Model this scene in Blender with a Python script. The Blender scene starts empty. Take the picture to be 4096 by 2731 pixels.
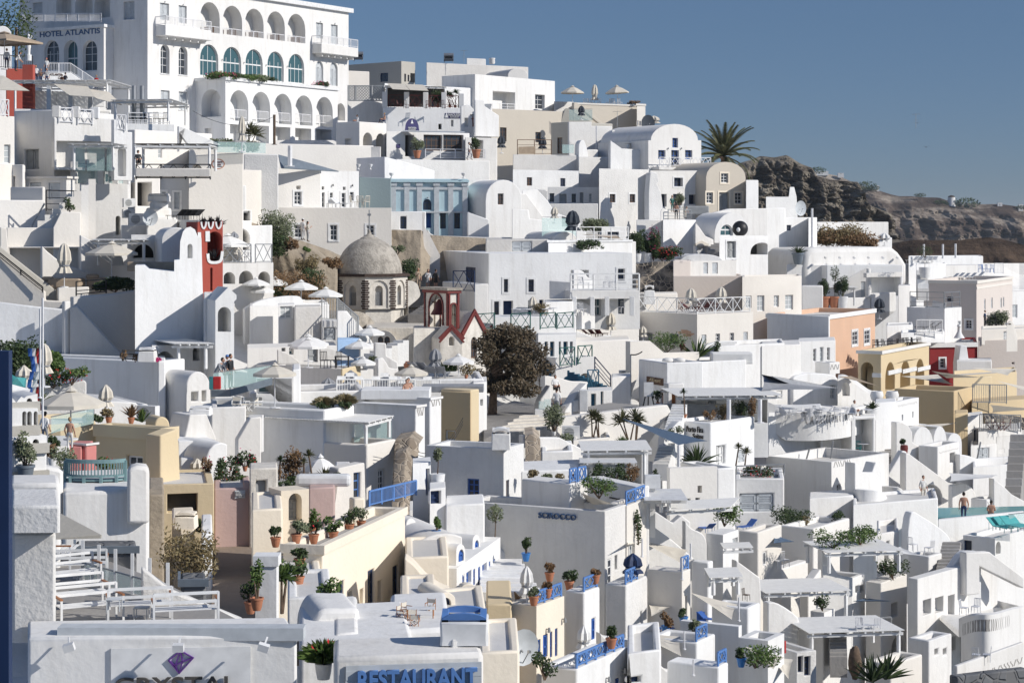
import bpy,bmesh,random
from math import cos,sin,pi,radians,hypot,asin,atan2
from mathutils import Vector as Vector,Matrix
from mathutils.geometry import tessellate_polygon
scene=bpy.context.scene
C=scene.collection
V_=dict(name='vaulted_roof',cat='vault')
rad=radians
def dv(n,k,v):n.inputs[k].default_value=v
#camera, sky, sun, exposure
F_U=1991.0;CX=512.0;HZ=225.0
cam=bpy.data.objects.new('camera',bpy.data.cameras.new('camera'));C.objects.link(cam)
cam.data.sensor_width=36;cam.data.lens=36*F_U/1024
cam.location=(0,0,0);cam.rotation_euler=(rad(90),0,0)
cam.data.shift_y=-(341.4-HZ)/1024
cam.data.clip_start=.5;cam.data.clip_end=30000
scene.camera=cam
SUN=Vector((.82,-.28,.50)).normalized()
SUN_EL=asin(SUN.z);SUN_AZ=atan2(SUN.x,SUN.y)
world=bpy.data.worlds.new('World');scene.world=world;world.use_nodes=True
nt=world.node_tree;nt.nodes.clear()
wo=nt.nodes.new('ShaderNodeOutputWorld');bg=nt.nodes.new('ShaderNodeBackground')
sky=nt.nodes.new('ShaderNodeTexSky');sky.sky_type='NISHITA';sky.sun_disc=False
sky.sun_elevation=SUN_EL;sky.sun_rotation=SUN_AZ
sky.altitude=3000;sky.air_density=1.0;sky.dust_density=0.2;sky.ozone_density=2.0
dv(bg,1,.14)
tcw=nt.nodes.new('ShaderNodeTexCoord');spw=nt.nodes.new('ShaderNodeSeparateXYZ');nt.links.new(tcw.outputs['Generated'],spw.inputs[0])
rw_=nt.nodes.new('ShaderNodeValToRGB');nt.links.new(spw.outputs[2],rw_.inputs[0]);e=rw_.color_ramp.elements
e[0].position=0;e[0].color=(.215,.25,.36,1);e[1].position=.6;e[1].color=(.98,.93,.93,1);x=e.new(.1);x.color=(.31,.348,.408,1)
mw=nt.nodes.new('ShaderNodeMix');mw.data_type='RGBA';mw.blend_type='MULTIPLY';dv(mw,0,1)
nt.links.new(sky.outputs[0],mw.inputs[6]);nt.links.new(rw_.outputs[0],mw.inputs[7])
nt.links.new(mw.outputs[2],bg.inputs[0]);nt.links.new(bg.outputs[0],wo.inputs[0])
sl=bpy.data.lights.new('sun','SUN');sl.energy=4.3;sl.angle=rad(.53);sl.color=(1,.955,.89)
so=bpy.data.objects.new('sun',sl);C.objects.link(so)
so.rotation_euler=SUN.to_track_quat('Z','Y').to_euler();so.location=(60,0,80)
vs=scene.view_settings;vs.view_transform='Standard';vs.look='None';vs.gamma=1;vs.exposure=0
vs.use_curve_mapping=False
scene.cycles.max_bounces=5;scene.cycles.diffuse_bounces=3;scene.cycles.glossy_bounces=2
scene.cycles.transparent_max_bounces=12;scene.cycles.transmission_bounces=4
scene.cycles.use_denoising=True
#picture measurements -> points in the place
K=1024/4096/(2351/1024)
OX=OY=0.0
def tile(i,j):
 global OX,OY
 OX=i*256.0;OY=(0,170.75,341.5,512.0)[j]
def uv(x,y):return OX+x*K,OY+y*K
US=(0,128,256,384,512,640,768,896,1024)
DT=((40,(215,225,235,240,250,260,265,270,270)),(80,(210,220,230,240,250,258,262,268,270)),(150,(180,205,215,225,240,245,250,260,265)),(220,(150,165,185,190,205,225,235,250,270)),(280,(130,135,160,172,182,202,215,235,270)),(340,(112,116,128,152,167,182,195,215,240)),(400,(85,102,112,122,150,165,175,187,200)),(460,(78,95,105,108,120,145,155,165,175)),(520,(70,80,95,100,110,132,140,150,160)),(600,(62,72,88,92,100,117,125,135,145)),(682,(58,60,80,82,95,104,115,125,135)),(760,(50,52,70,72,80,92,100,110,120)))
def DEP(u,v):
 u=min(max(u,0),1023.9);v=min(max(v,40.01),759.9)
 i=int(u//128);a=u/128-i
 for(v0,r0),(v1,r1)in zip(DT,DT[1:]):
  if v<=v1:
   b=(v-v0)/(v1-v0)
   return(r0[i]*(1-a)+r0[i+1]*a)*(1-b)+(r1[i]*(1-a)+r1[i+1]*a)*b
def D(x,y):return DEP(*uv(x,y))
def P(x,y,Y):
 u,v=uv(x,y)
 return Vector(((u-CX)/F_U*Y,Y,(HZ-v)/F_U*Y))
def ray(x,y):
 u,v=uv(x,y);return(u-CX)/F_U,(HZ-v)/F_U
def ground(x,y,z):
 k,m=ray(x,y)
 if m*z<=0 or abs(m)<1e-4:Y=D(x,y)
 else:Y=z/m
 Y=min(max(Y,30),420)
 return Vector((k*Y,Y,z))
def A(x0,x1,yt,yb,n=10):
 xm=(x0+x1)/2;r=(x1-x0)/2
 return[(xm-r*cos(pi*i/n),yb-(yb-yt)*sin(pi*i/n))for i in range(n+1)]
def smooth(p,n=5):
 q=[p[0]]+list(p)+[p[-1]];out=[]
 for a,b,c,d in zip(q,q[1:],q[2:],q[3:]):
  for k in range(n):
   t=k/n
   out.append(tuple(.5*((2*b[m])+(-a[m]+c[m])*t+(2*a[m]-5*b[m]+4*c[m]-d[m])*t*t+(-a[m]+3*b[m]-3*c[m]+d[m])*t**3)for m in range(len(b))))
 out.append(tuple(p[-1]));return out
#materials
MATS={}
def nodes(name):
 m=bpy.data.materials.new(name);m.use_nodes=True
 n=m.node_tree.nodes;l=m.node_tree.links
 return m,n,l,n['Principled BSDF']
def plaster(name,col,var=.06,stain=.10,bump=.25,scale=1.0,dirt=(.42,.39,.34),rough=.9,blotch=0):
 m,n,l,b=nodes(name)
 tc=n.new('ShaderNodeTexCoord');geo=n.new('ShaderNodeNewGeometry')
 n1=n.new('ShaderNodeTexNoise');dv(n1,'Scale',.45*scale);dv(n1,'Detail',6);dv(n1,'Roughness',.65)
 l.new(geo.outputs['Position'],n1.inputs['Vector'])
 mp=n.new('ShaderNodeMapping');dv(mp,'Scale',(1.6,1.6,.18))
 l.new(geo.outputs['Position'],mp.inputs['Vector'])
 n2=n.new('ShaderNodeTexNoise');dv(n2,'Scale',1.3*scale);dv(n2,'Detail',5);dv(n2,'Roughness',.7)
 l.new(mp.outputs[0],n2.inputs['Vector'])
 r2=n.new('ShaderNodeMapRange');dv(r2,1,.50);dv(r2,2,.78)
 dv(r2,3,0);dv(r2,4,stain)
 l.new(n2.outputs[0],r2.inputs[0])
 r1=n.new('ShaderNodeMapRange');dv(r1,1,.3);dv(r1,2,.7)
 dv(r1,3,1-var);dv(r1,4,1)
 l.new(n1.outputs[0],r1.inputs[0])
 mul=n.new('ShaderNodeMix');mul.data_type='RGBA';mul.blend_type='MULTIPLY';dv(mul,0,1)
 dv(mul,6,(*col,1));l.new(r1.outputs[0],mul.inputs[7])
 mx=n.new('ShaderNodeMix');mx.data_type='RGBA';dv(mx,7,(*dirt,1))
 l.new(r2.outputs[0],mx.inputs[0]);l.new(mul.outputs[2],mx.inputs[6])
 oi=n.new('ShaderNodeObjectInfo');om=n.new('ShaderNodeMix');om.data_type='RGBA';om.blend_type='MULTIPLY';dv(om,7,(.90,.875,.84,1))
 l.new(oi.outputs['Random'],om.inputs[0]);l.new(mx.outputs[2],om.inputs[6]);last=om.outputs[2]
 if blotch:
  n4=n.new('ShaderNodeTexNoise');dv(n4,'Scale',1.1*scale);dv(n4,'Detail',9);dv(n4,'Roughness',.72)
  l.new(geo.outputs['Position'],n4.inputs['Vector'])
  r4=n.new('ShaderNodeMapRange');dv(r4,1,.44);dv(r4,2,.62);dv(r4,3,0);dv(r4,4,blotch)
  l.new(n4.outputs[0],r4.inputs[0])
  m4=n.new('ShaderNodeMix');m4.data_type='RGBA';dv(m4,7,(*[c*.42 for c in dirt],1))
  l.new(r4.outputs[0],m4.inputs[0]);l.new(last,m4.inputs[6]);last=m4.outputs[2]
 l.new(last,b.inputs['Base Color'])
 dv(b,'Roughness',rough)
 n3=n.new('ShaderNodeTexNoise');dv(n3,'Scale',5*scale);dv(n3,'Detail',4)
 l.new(geo.outputs['Position'],n3.inputs['Vector'])
 bp=n.new('ShaderNodeBump');dv(bp,'Strength',bump);dv(bp,'Distance',.06)
 l.new(n3.outputs[0],bp.inputs['Height']);l.new(bp.outputs[0],b.inputs['Normal'])
 return m
def plain(name,col,rough=.6,metal=0,var=.1,sc=3.0,alpha=None,spec=.4):
 m,n,l,b=nodes(name)
 geo=n.new('ShaderNodeNewGeometry');t=n.new('ShaderNodeTexNoise');dv(t,'Scale',sc);dv(t,'Detail',4)
 l.new(geo.outputs['Position'],t.inputs['Vector'])
 r=n.new('ShaderNodeMapRange');dv(r,1,.3);dv(r,2,.7);dv(r,3,1-var*1.6);dv(r,4,1+var*.3)
 l.new(t.outputs[0],r.inputs[0])
 mul=n.new('ShaderNodeMix');mul.data_type='RGBA';mul.blend_type='MULTIPLY';dv(mul,0,1)
 dv(mul,6,(*col,1));l.new(r.outputs[0],mul.inputs[7]);l.new(mul.outputs[2],b.inputs['Base Color'])
 dv(b,'Roughness',rough);dv(b,'Metallic',metal)
 dv(b,'Specular IOR Level',spec)
 if alpha is not None:dv(b,'Alpha',alpha)
 return m
def leafy(name,c1,c2,rough=.6,trans=.0):
 m,n,l,b=nodes(name)
 geo=n.new('ShaderNodeNewGeometry')
 mx=n.new('ShaderNodeMix');mx.data_type='RGBA';dv(mx,6,(*c1,1));dv(mx,7,(*c2,1))
 l.new(geo.outputs['Random Per Island'],mx.inputs[0]);l.new(mx.outputs[2],b.inputs['Base Color'])
 dv(b,'Roughness',rough);dv(b,'Specular IOR Level',.3)
 return m
def rubble(name,mortar,s1,s2,sc=2.2,bump=.8):
 m,n,l,b=nodes(name)
 geo=n.new('ShaderNodeNewGeometry')
 ns=n.new('ShaderNodeTexNoise');dv(ns,'Scale',1.2);l.new(geo.outputs['Position'],ns.inputs['Vector'])
 ad=n.new('ShaderNodeMix');ad.data_type='VECTOR';dv(ad,0,.18)
 l.new(geo.outputs['Position'],ad.inputs[4]);l.new(ns.outputs[1],ad.inputs[5])
 v=n.new('ShaderNodeTexVoronoi');dv(v,'Scale',sc);v.feature='DISTANCE_TO_EDGE';l.new(ad.outputs[1],v.inputs['Vector'])
 vc=n.new('ShaderNodeTexVoronoi');dv(vc,'Scale',sc);l.new(ad.outputs[1],vc.inputs['Vector'])
 sep=n.new('ShaderNodeSeparateColor');l.new(vc.outputs['Color'],sep.inputs[0])
 m1=n.new('ShaderNodeMix');m1.data_type='RGBA';dv(m1,6,(*s1,1));dv(m1,7,(*s2,1));l.new(sep.outputs[0],m1.inputs[0])
 r=n.new('ShaderNodeMapRange');dv(r,1,.03);dv(r,2,.09);l.new(v.outputs[0],r.inputs[0])
 th=n.new('ShaderNodeMath');th.operation='MULTIPLY';l.new(r.outputs[0],th.inputs[0])
 n5=n.new('ShaderNodeTexNoise');dv(n5,'Scale',.5);l.new(geo.outputs['Position'],n5.inputs['Vector'])
 r5=n.new('ShaderNodeMapRange');dv(r5,1,.38);dv(r5,2,.52);l.new(n5.outputs[0],r5.inputs[0]);l.new(r5.outputs[0],th.inputs[1])
 m2=n.new('ShaderNodeMix');m2.data_type='RGBA';dv(m2,6,(*mortar,1));l.new(m1.outputs[2],m2.inputs[7]);l.new(th.outputs[0],m2.inputs[0])
 l.new(m2.outputs[2],b.inputs['Base Color']);dv(b,'Roughness',.95)
 bp=n.new('ShaderNodeBump');dv(bp,'Strength',bump);dv(bp,'Distance',.1)
 l.new(th.outputs[0],bp.inputs['Height']);l.new(bp.outputs[0],b.inputs['Normal'])
 return m
def rockmat(name,c1,c2,c3,sc=.02,bump=1.0,dist=6):
 m,n,l,b=nodes(name)
 geo=n.new('ShaderNodeNewGeometry')
 mp=n.new('ShaderNodeMapping');dv(mp,'Scale',(1,1,5));l.new(geo.outputs[0],mp.inputs[0])
 a=n.new('ShaderNodeTexNoise');dv(a,'Scale',sc);dv(a,'Detail',10);dv(a,'Roughness',.65);l.new(mp.outputs[0],a.inputs['Vector'])
 cr=n.new('ShaderNodeValToRGB');e=cr.color_ramp.elements;e[0].position=.36;e[0].color=(*c1,1);e[1].position=.64;e[1].color=(*c3,1)
 x=e.new(.5);x.color=(*c2,1);l.new(a.outputs[0],cr.inputs[0])
 l.new(cr.outputs[0],b.inputs['Base Color']);dv(b,'Roughness',1);dv(b,'Specular IOR Level',.1)
 w=n.new('ShaderNodeTexNoise');dv(w,'Scale',sc*4);dv(w,'Detail',12);dv(w,'Roughness',.7);l.new(geo.outputs['Position'],w.inputs['Vector'])
 bp=n.new('ShaderNodeBump');dv(bp,'Strength',bump);dv(bp,'Distance',dist)
 l.new(w.outputs[0],bp.inputs['Height']);l.new(bp.outputs[0],b.inputs['Normal'])
 return m
def glass(name,col,rough=.05,alpha=None):
 m,n,l,b=nodes(name)
 dv(b,'Base Color',(*col,1));dv(b,'Roughness',rough)
 dv(b,'Specular IOR Level',.6)
 if alpha is not None:dv(b,'Alpha',alpha)
 return m
MK=dict(w=lambda:plaster('white_plaster',(.84,.84,.83),.09,.34),wr=lambda:plaster('rough_white_plaster',(.78,.78,.77),.12,.24,.5,1.5),wg=lambda:plaster('weathered_white_plaster',(.70,.69,.67),.12,.32,.5),wc=lambda:plaster('warm_white_plaster',(.80,.775,.73)),b=lambda:plaster('beige_plaster',(.62,.57,.49),.06,.08),bp=lambda:plaster('pale_pinkish_beige_plaster',(.66,.60,.555),.06,.10),gb=lambda:plaster('grey_beige_plaster',(.50,.48,.43),.06,.05),cr=lambda:plaster('cream_plaster',(.88,.80,.67),.06,.12),ye=lambda:plaster('yellow_plaster',(.70,.53,.29),.06,.08),ys=lambda:plaster('sand_yellow_plaster',(.72,.60,.40),.05,.08),oc=lambda:plaster('ochre_plaster',(.66,.52,.32),.08,.15),pe=lambda:plaster('peach_plaster',(.70,.46,.32),.12,.18),re=lambda:plaster('brick_red_plaster',(.43,.085,.06),.12,.1),dr=lambda:plaster('dark_red_plaster',(.26,.02,.022),.08,.0),pk=lambda:plaster('pink_plaster',(.62,.24,.22),.08,.1),dp=lambda:plaster('dusty_pink_plaster',(.55,.40,.37),.15,.35),bl=lambda:plaster('pale_blue_plaster',(.48,.64,.70),.05,.06),bd=lambda:plaster('slate_blue_plaster',(.27,.35,.38),.06,.05),bs=lambda:plaster('sky_blue_plaster',(.38,.55,.78),.05,.05),lg=lambda:plaster('light_grey_blue_plaster',(.60,.63,.67),.05,.08),cs=lambda:plaster('grey_church_render',(.50,.46,.40),.2,.35,1.0,1.4,(.30,.27,.23),blotch=.55),cw=lambda:plaster('stained_church_wall',(.76,.72,.65),.15,.4,.5,1.3,(.33,.29,.24),blotch=.22),cl=lambda:plaster('tan_rock_wall',(.46,.39,.30),.3,.5,1.2,.8,(.28,.24,.19),blotch=.35),ru=lambda:rubble('lava_rubble_wall',(.42,.36,.29),(.035,.035,.038),(.12,.11,.10),2.4),rd=lambda:rubble('dark_stone_blocks',(.16,.16,.16),(.07,.075,.085),(.17,.175,.18),1.9),rt=lambda:rubble('tan_stone_rubble',(.44,.37,.29),(.20,.16,.12),(.36,.30,.23),2.6),pv=lambda:plaster('grey_paving',(.36,.35,.34),.12,.2,.4),pw=lambda:plaster('brown_paving',(.30,.24,.19),.15,.2,.4),pp=lambda:plaster('cobbled_path',(.27,.26,.25),.3,.3,.8,3),fl=lambda:plaster('terrace_floor',(.66,.65,.63),.10,.12,.2),so=lambda:plaster('soil',(.16,.12,.08),.3,.3,1),G=lambda:glass('window_glass',(.045,.05,.06),.06),GT=lambda:glass('teal_window_glass',(.05,.11,.125),.08),GC=lambda:glass('curtained_glass',(.42,.45,.46),.25),GB=lambda:glass('balustrade_glass',(.55,.75,.72),.05,.32),in_=lambda:plain('shade_and_letter_dark',(.07,.065,.06),.9),fr=lambda:plain('white_painted_wood',(.78,.78,.77),.5),gr=lambda:plain('grey_painted_wood',(.36,.37,.37),.6),gy=lambda:plain('pale_grey_paint',(.55,.58,.60),.6),bw=lambda:plain('blue_painted_wood',(.045,.13,.42),.5),nb=lambda:plain('navy_painted_wood',(.015,.035,.10),.5),lb=lambda:plain('light_blue_paint',(.11,.24,.54),.5),tb=lambda:plain('teal_blue_paint',(.02,.10,.17),.5),gn=lambda:plain('dark_green_paint',(.012,.10,.085),.5),tq_=lambda:plain('pale_turquoise_wood',(.20,.32,.33),.6),tq=lambda:plain('turquoise_paint',(.10,.45,.45),.5),br=lambda:plain('brown_wood',(.13,.07,.04),.6),ow=lambda:plain('orange_brown_wood',(.36,.15,.06),.55),mr=lambda:plain('maroon_wood',(.10,.02,.018),.5),bk=lambda:plain('black_metal',(.02,.02,.022),.5),mt=lambda:plain('grey_metal',(.35,.36,.37),.4,.6),wm=lambda:plain('white_metal',(.75,.75,.76),.4),rdk=lambda:plain('deep_red_paint',(.17,.03,.025),.6),dkb=lambda:plain('dark_brown_brick',(.075,.05,.04),.9,0,.3,5),tc=lambda:plain('terracotta',(.48,.20,.11),.8),tcb=lambda:plain('blue_glazed_pot',(.05,.20,.50),.3),cf=lambda:plain('cream_canvas',(.66,.61,.52),.9,0,.06),wf=lambda:plain('white_canvas',(.80,.79,.76),.9,0,.05),gf=lambda:plain('grey_canvas',(.30,.31,.33),.9),df=lambda:plain('dark_canvas',(.05,.06,.075),.9),tf=lambda:plain('tan_canvas',(.42,.33,.24),.9),bf=lambda:plain('blue_canvas',(.07,.11,.17),.8),rf=lambda:plain('red_cloth',(.5,.03,.03),.8),po=lambda:glass('pool_water',(.12,.42,.42),.08),wd=lambda:plain('pale_wood_deck',(.42,.33,.24),.7),sg=lambda:plain('slate_gutter_metal',(.20,.235,.27),.4,.3),pg=lambda:plain('wickerwork',(.10,.07,.05),.8,0,.3,20),sc=lambda:plain('letter_blue',(.05,.11,.23),.5),pu=lambda:plain('purple_metal',(.13,.04,.26),.4),sgn=lambda:plain('sign_navy',(.035,.03,.13),.5),lf=lambda:leafy('green_leaves',(.035,.075,.015),(.10,.15,.035)),ld=lambda:leafy('dark_green_leaves',(.018,.038,.012),(.05,.075,.022)),lo=lambda:leafy('olive_leaves',(.08,.10,.05),(.17,.19,.11)),lr=lambda:leafy('rust_brown_scrub',(.10,.055,.025),(.22,.13,.06)),lt=lambda:leafy('tan_grass_blades',(.16,.14,.06),(.40,.33,.20)),lp=lambda:leafy('palm_fronds',(.045,.06,.025),(.16,.15,.07)),lc=lambda:leafy('cypress_needles',(.035,.03,.016),(.12,.085,.05)),fo=lambda:leafy('red_blossom',(.45,.01,.015),(.6,.04,.05)),fp=lambda:leafy('magenta_blossom',(.38,.015,.10),(.5,.03,.16)),bkk=lambda:plain('bark',(.16,.11,.075),.9,0,.3,8),ob=lambda:leafy('olive_brown_bush',(.11,.075,.03),(.21,.17,.085)),sk=lambda:plain('skin',(.50,.28,.19),.6,0,.03),ht=lambda:plain('dark_hair',(.02,.014,.01),.7),hl=lambda:plain('blond_hair',(.35,.24,.12),.7))  # in_: near-black colour standing for unlit interiors, also used for lettering
def mat(k):
 if not isinstance(k,str):return k
 if k not in MATS:MATS[k]=MK[k]()
 return MATS[k]
#mesh collecting
class MB:
 def __init__(s):s.v=[];s.f=[];s.mi=[];s.m=0
 def add(s,vs,fs):
  n=len(s.v);s.v+=[tuple(p)for p in vs];s.f+=[tuple(i+n for i in f)for f in fs];s.mi+=[s.m]*len(fs)
 def obox(s,o,a,b,c):
  o=Vector(o);p=[o,o+a,o+a+b,o+b,o+c,o+a+c,o+a+b+c,o+b+c]
  s.add(p,[(0,3,2,1),(4,5,6,7),(0,1,5,4),(1,2,6,5),(2,3,7,6),(3,0,4,7)])
 def box(s,x0,y0,z0,x1,y1,z1):s.obox((x0,y0,z0),Vector((x1-x0,0,0)),Vector((0,y1-y0,0)),Vector((0,0,z1-z0)))
 def bar(s,p,q,r,n=4,r2=None,up=None):
  p=Vector(p);q=Vector(q);d=q-p
  if d.length<1e-6:return
  d.normalize();a=d.orthogonal()if abs(d.z)>.9 else d.cross(Vector((0,0,1)))
  a.normalize();b=d.cross(a);r2=r if r2 is None else r2;off=pi/4 if n==4 else 0
  k=1.3 if n==4 else 1
  vs=[c+(a*cos(off+2*pi*i/n)+b*sin(off+2*pi*i/n))*rr*k for c,rr in((p,r),(q,r2))for i in range(n)]
  s.add(vs,[(i,(i+1)%n,n+(i+1)%n,n+i)for i in range(n)]+[tuple(range(n-1,-1,-1)),tuple(range(n,2*n))])
 def lathe(s,prof,n=12,o=(0,0,0),arc=None):
  vs=[(o[0]+r*cos(2*pi*i/n),o[1]+r*sin(2*pi*i/n),o[2]+z)for r,z in prof for i in range(n)]
  fs=[(k*n+i,k*n+(i+1)%n,(k+1)*n+(i+1)%n,(k+1)*n+i)for k in range(len(prof)-1)for i in range(n)]
  fs.append(tuple(range(n-1,-1,-1)));fs.append(tuple((len(prof)-1)*n+i for i in range(n)))
  s.add(vs,fs)
 def blob(s,c,r,n=8,m=6,jit=0,rnd=None):
  prof=[(max(1e-3,sin(pi*k/m)),-cos(pi*k/m))for k in range(m+1)]
  k0=len(s.v);s.lathe(prof,n)
  for i in range(k0,len(s.v)):
   x,y,z=s.v[i];j=1+(rnd.uniform(-jit,jit)if jit else 0)
   s.v[i]=(c[0]+x*r[0]*j,c[1]+y*r[1]*j,c[2]+z*r[2]*j)
 def mesh(s,name,mats,sm=None):
  me=bpy.data.meshes.new(name);me.from_pydata(s.v,[],s.f)
  for m in(mats if isinstance(mats,(list,tuple))else[mats]):me.materials.append(mat(m))
  if s.m or any(s.mi):me.polygons.foreach_set('material_index',s.mi)
  if sm:
   me.polygons.foreach_set('use_smooth',[True]*len(me.polygons));me.set_sharp_from_angle(angle=rad(sm))
  me.update();return me
 def build(s,name,mats,parent=None,sm=None,off=None):
  if off is not None:s.v=[(x-off[0],y-off[1],z-off[2])for x,y,z in s.v]
  o=bpy.data.objects.new(name,s.mesh(name,mats,sm));C.objects.link(o)
  if parent is not None:o.parent=parent
  return o
def tag(o,label=None,cat=None,group=None,kind=None):
 if cat=='':cat=o.name.split('.')[0].replace('_',' ')
 if group==1:group=label
 for k,v in(('label',label),('category',cat),('group',group),('kind',kind)):
  if v:o[k]=v
 return o
def put(g,name,m,loc,label,cat='',sm=None,group=None):
 o=g.build(name,m,None,sm);o.location=loc;return tag(o,label,cat,group)
def T(name,label,cat,loc,group=None,rz=0):
 o=bpy.data.objects.new(name,None);C.objects.link(o);o.location=loc;o.rotation_euler.z=rz;o.empty_display_size=.3
 return tag(o,label,cat,group)
def dup(r,loc,rz=0,sc=1,label=None,group=None):
 def cp(o,par):
  c=o.copy();C.objects.link(c);c.parent=par
  for ch in kids.get(o,()):cp(ch,c)
  return c
 kids={}
 def gather(o):
  kids[o]=[x for x in o.children]
  for x in kids[o]:gather(x)
 gather(r);c=cp(r,None);c.location=loc;c.rotation_euler.z=rz;c.scale=(sc,)*3 if not isinstance(sc,tuple)else sc
 if label:c['label']=label
 if group:c['group']=label if group==1 else group
 return c
#walls with real openings
Z3=Vector((0,0,1))
class Face:
 def __init__(s,o,d,n):s.o=Vector((o[0],o[1]));s.d=Vector((d[0],d[1]));s.n=Vector((n[0],n[1]));s.D=Vector((d[0],d[1],0));s.N=Vector((n[0],n[1],0))
 def sz(s,x,y):
  k,m=ray(x,y);q=(k*s.o.y-s.o.x)/(s.d.x-k*s.d.y);return q,m*(s.o.y+q*s.d.y)
 def pt(s,a,z,k=0):return Vector((s.o.x+s.d.x*a+s.n.x*k,s.o.y+s.d.y*a+s.n.y*k,z))
def opening(f,kind,x0,y0,x1,y1):
 xm=(x0+x1)/2
 a,_=f.sz(x0,y0);b,_=f.sz(x1,y0);_,zt=f.sz(xm,y0);_,zb=f.sz(xm,y1)
 if a>b:a,b=b,a
 if 'a' in kind[1:]:
  r=(b-a)/2;h=min(r*1.05,(zt-zb)*.8);m=(a+b)/2
  loop=[(a,zb)]+[(m-r*cos(pi*i/10),zt-h+h*sin(pi*i/10))for i in range(11)]+[(b,zb)]
 else:loop=[(a,zb),(a,zt),(b,zt),(b,zb)]
 return loop
FRAME=dict(w='fr',c='fr',g='fr',b='bw',k='nb',y='gy',q='lb')
def fill_opening(f,th,kind,loop,mb):
 k0=kind[0];a=min(p[0]for p in loop);b=max(p[0]for p in loop);zb=min(p[1]for p in loop);zt=max(p[1]for p in loop)
 r={'w':.2,'c':.2,'g':.3,'b':.15,'k':.2,'y':.2,'q':.2,'n':.45,'N':1.6,'o':1.5,'s':.12,'S':.12,'m':.2}.get(k0,.25)
 if '3' in kind:r*=2.2
 if abs(f.d.y)>.85 and k0 in 'DbxEkw':r*=.35
 n=len(loop)
 vs=[f.pt(s_,z_,0)for s_,z_ in loop]+[f.pt(s_,z_,r)for s_,z_ in loop]
 mb.add(vs,[(i,(i+1)%n,n+(i+1)%n,n+i)for i in range(n)])
 if k0 in 'nN':mb.add([f.pt(s_,z_,r)for s_,z_ in loop],[tuple(range(n))]);return
 inv=lambda p:p-th.location
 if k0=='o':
  q=MB();q.add([inv(f.pt(s_,z_,r))for s_,z_ in loop],[tuple(range(n))]);q.build('opening_shade','in_',th);return  # near-black back panel paints the shade of an unlit room
 w=b-a;h=zt-zb;fw=min(.09,w*.12)
 if k0 in 'wcgbkyqm':
  fm=FRAME.get(k0,'br');q=MB()
  c=[(a+b)/2,(zb+zt)/2]
  ins=[(c[0]+(s_-c[0])*(1-2*fw/w),c[1]+(z_-c[1])*(1-2*fw/h))for s_,z_ in loop]
  vs=[]
  for L in(loop,ins):
   for kk in(r-.06,r):vs+=[inv(f.pt(s_,z_,kk))for s_,z_ in L]
  q.add(vs,[(i,(i+1)%n,2*n+(i+1)%n,2*n+i)for i in range(n)]+[(2*n+i,2*n+(i+1)%n,3*n+(i+1)%n,3*n+i)for i in range(n)])
  def bx(s0,s1,z0,z1):q.obox(inv(f.pt(s0,z0,r-.045)),f.D*(s1-s0),f.N*.04,Z3*(z1-z0))
  m_=.028
  if w>.5:bx(c[0]-m_,c[0]+m_,zb+fw,zt-fw)
  if w>2.2:
   for t_ in(.25,.75):bx(a+w*t_-m_,a+w*t_+m_,zb+fw,zt-fw*2-(.3*h if 'a' in kind[1:]else 0))
  if h>.7 and k0!='g':
   for t_ in((1/3,2/3)if h<2 else(.3,.55,.78)):bx(a+fw,b-fw,zb+h*t_-m_*.8,zb+h*t_+m_*.8)
  if k0=='g':bx(a+fw,b-fw,zb+h*.47,zb+h*.47+.14)
  ob=q.build('window',fm,th)
  g=MB();g.add([inv(f.pt(s_,z_,r-.02))for s_,z_ in ins],[tuple(range(n))])
  g.build('pane',{'g':'GT','c':'GC'}.get(k0,'G'),ob)
 elif k0 in 'dDeEsStx':
  m_={'d':'gr','D':'bw','e':'fr','E':'tb','s':'gy','S':'bw','t':'ow','x':'nb'}[k0]
  q=MB();n2=2 if w>1.0 else 1
  back=[inv(f.pt(s_,z_,r))for s_,z_ in loop];q.add(back,[tuple(range(n))])
  for i in range(n2):
   s0=a+i*w/n2+.03;s1=a+(i+1)*w/n2-.03;zz=zt-(h*.28 if 'a' in kind[1:]else.03)
   e=(zz-zb-.06)
   fr=.1*min(1,(s1-s0)/.5)
   for(u0,u1,v0,v1)in((s0,s0+fr,zb,zz),(s1-fr,s1,zb,zz),(s0,s1,zz-fr,zz),(s0,s1,zb,zb+fr),(s0,s1,zb+e*.5-fr/2,zb+e*.5+fr/2)):
    q.obox(inv(f.pt(u0,v0,r-.05)),f.D*(u1-u0),f.N*.045,Z3*(v1-v0))
   if k0 in 'sS':
    k=int(e/.12)
    for j in range(k):
     z0=zb+.1+j*(e-.1)/k;q.obox(inv(f.pt(s0+fr,z0,r-.03)),f.D*(s1-s0-2*fr),f.N*.025,Z3*.07)
  q.build('shutter' if k0 in 'sS' else 'door',m_,th)
 if 'f' in kind:
  q=MB();D3=f.D;N3=f.N;e=.16
  for(u0,u1,v0,v1)in((a-e,a,zb-e,zt+e),(b,b+e,zb-e,zt+e),(a,b,zt,zt+e),(a,b,zb-e,zb)):
   q.obox(inv(f.pt(u0,v0,-.04)),D3*(u1-u0),N3*.05,Z3*(v1-v0))
  q.build('window_surround','cr' if 'F' in kind else 'fr',th)
 if 'i' in kind:
  q=MB();q.obox(inv(f.pt(a-.1,zb-.09,-.08)),f.D*(b-a+.2),f.N*.1,Z3*.088);q.build('sill','fr',th)
def panel(mb,f,outer,loops):
 polys=[[Vector((p[0],p[1],0))for p in outer]]+[[Vector((p[0],p[1],0))for p in L]for L in loops]
 tri=tessellate_polygon(polys);flat=[p for L in polys for p in L]
 mb.add([f.pt(p.x,p.y)for p in flat],tri)
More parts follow.
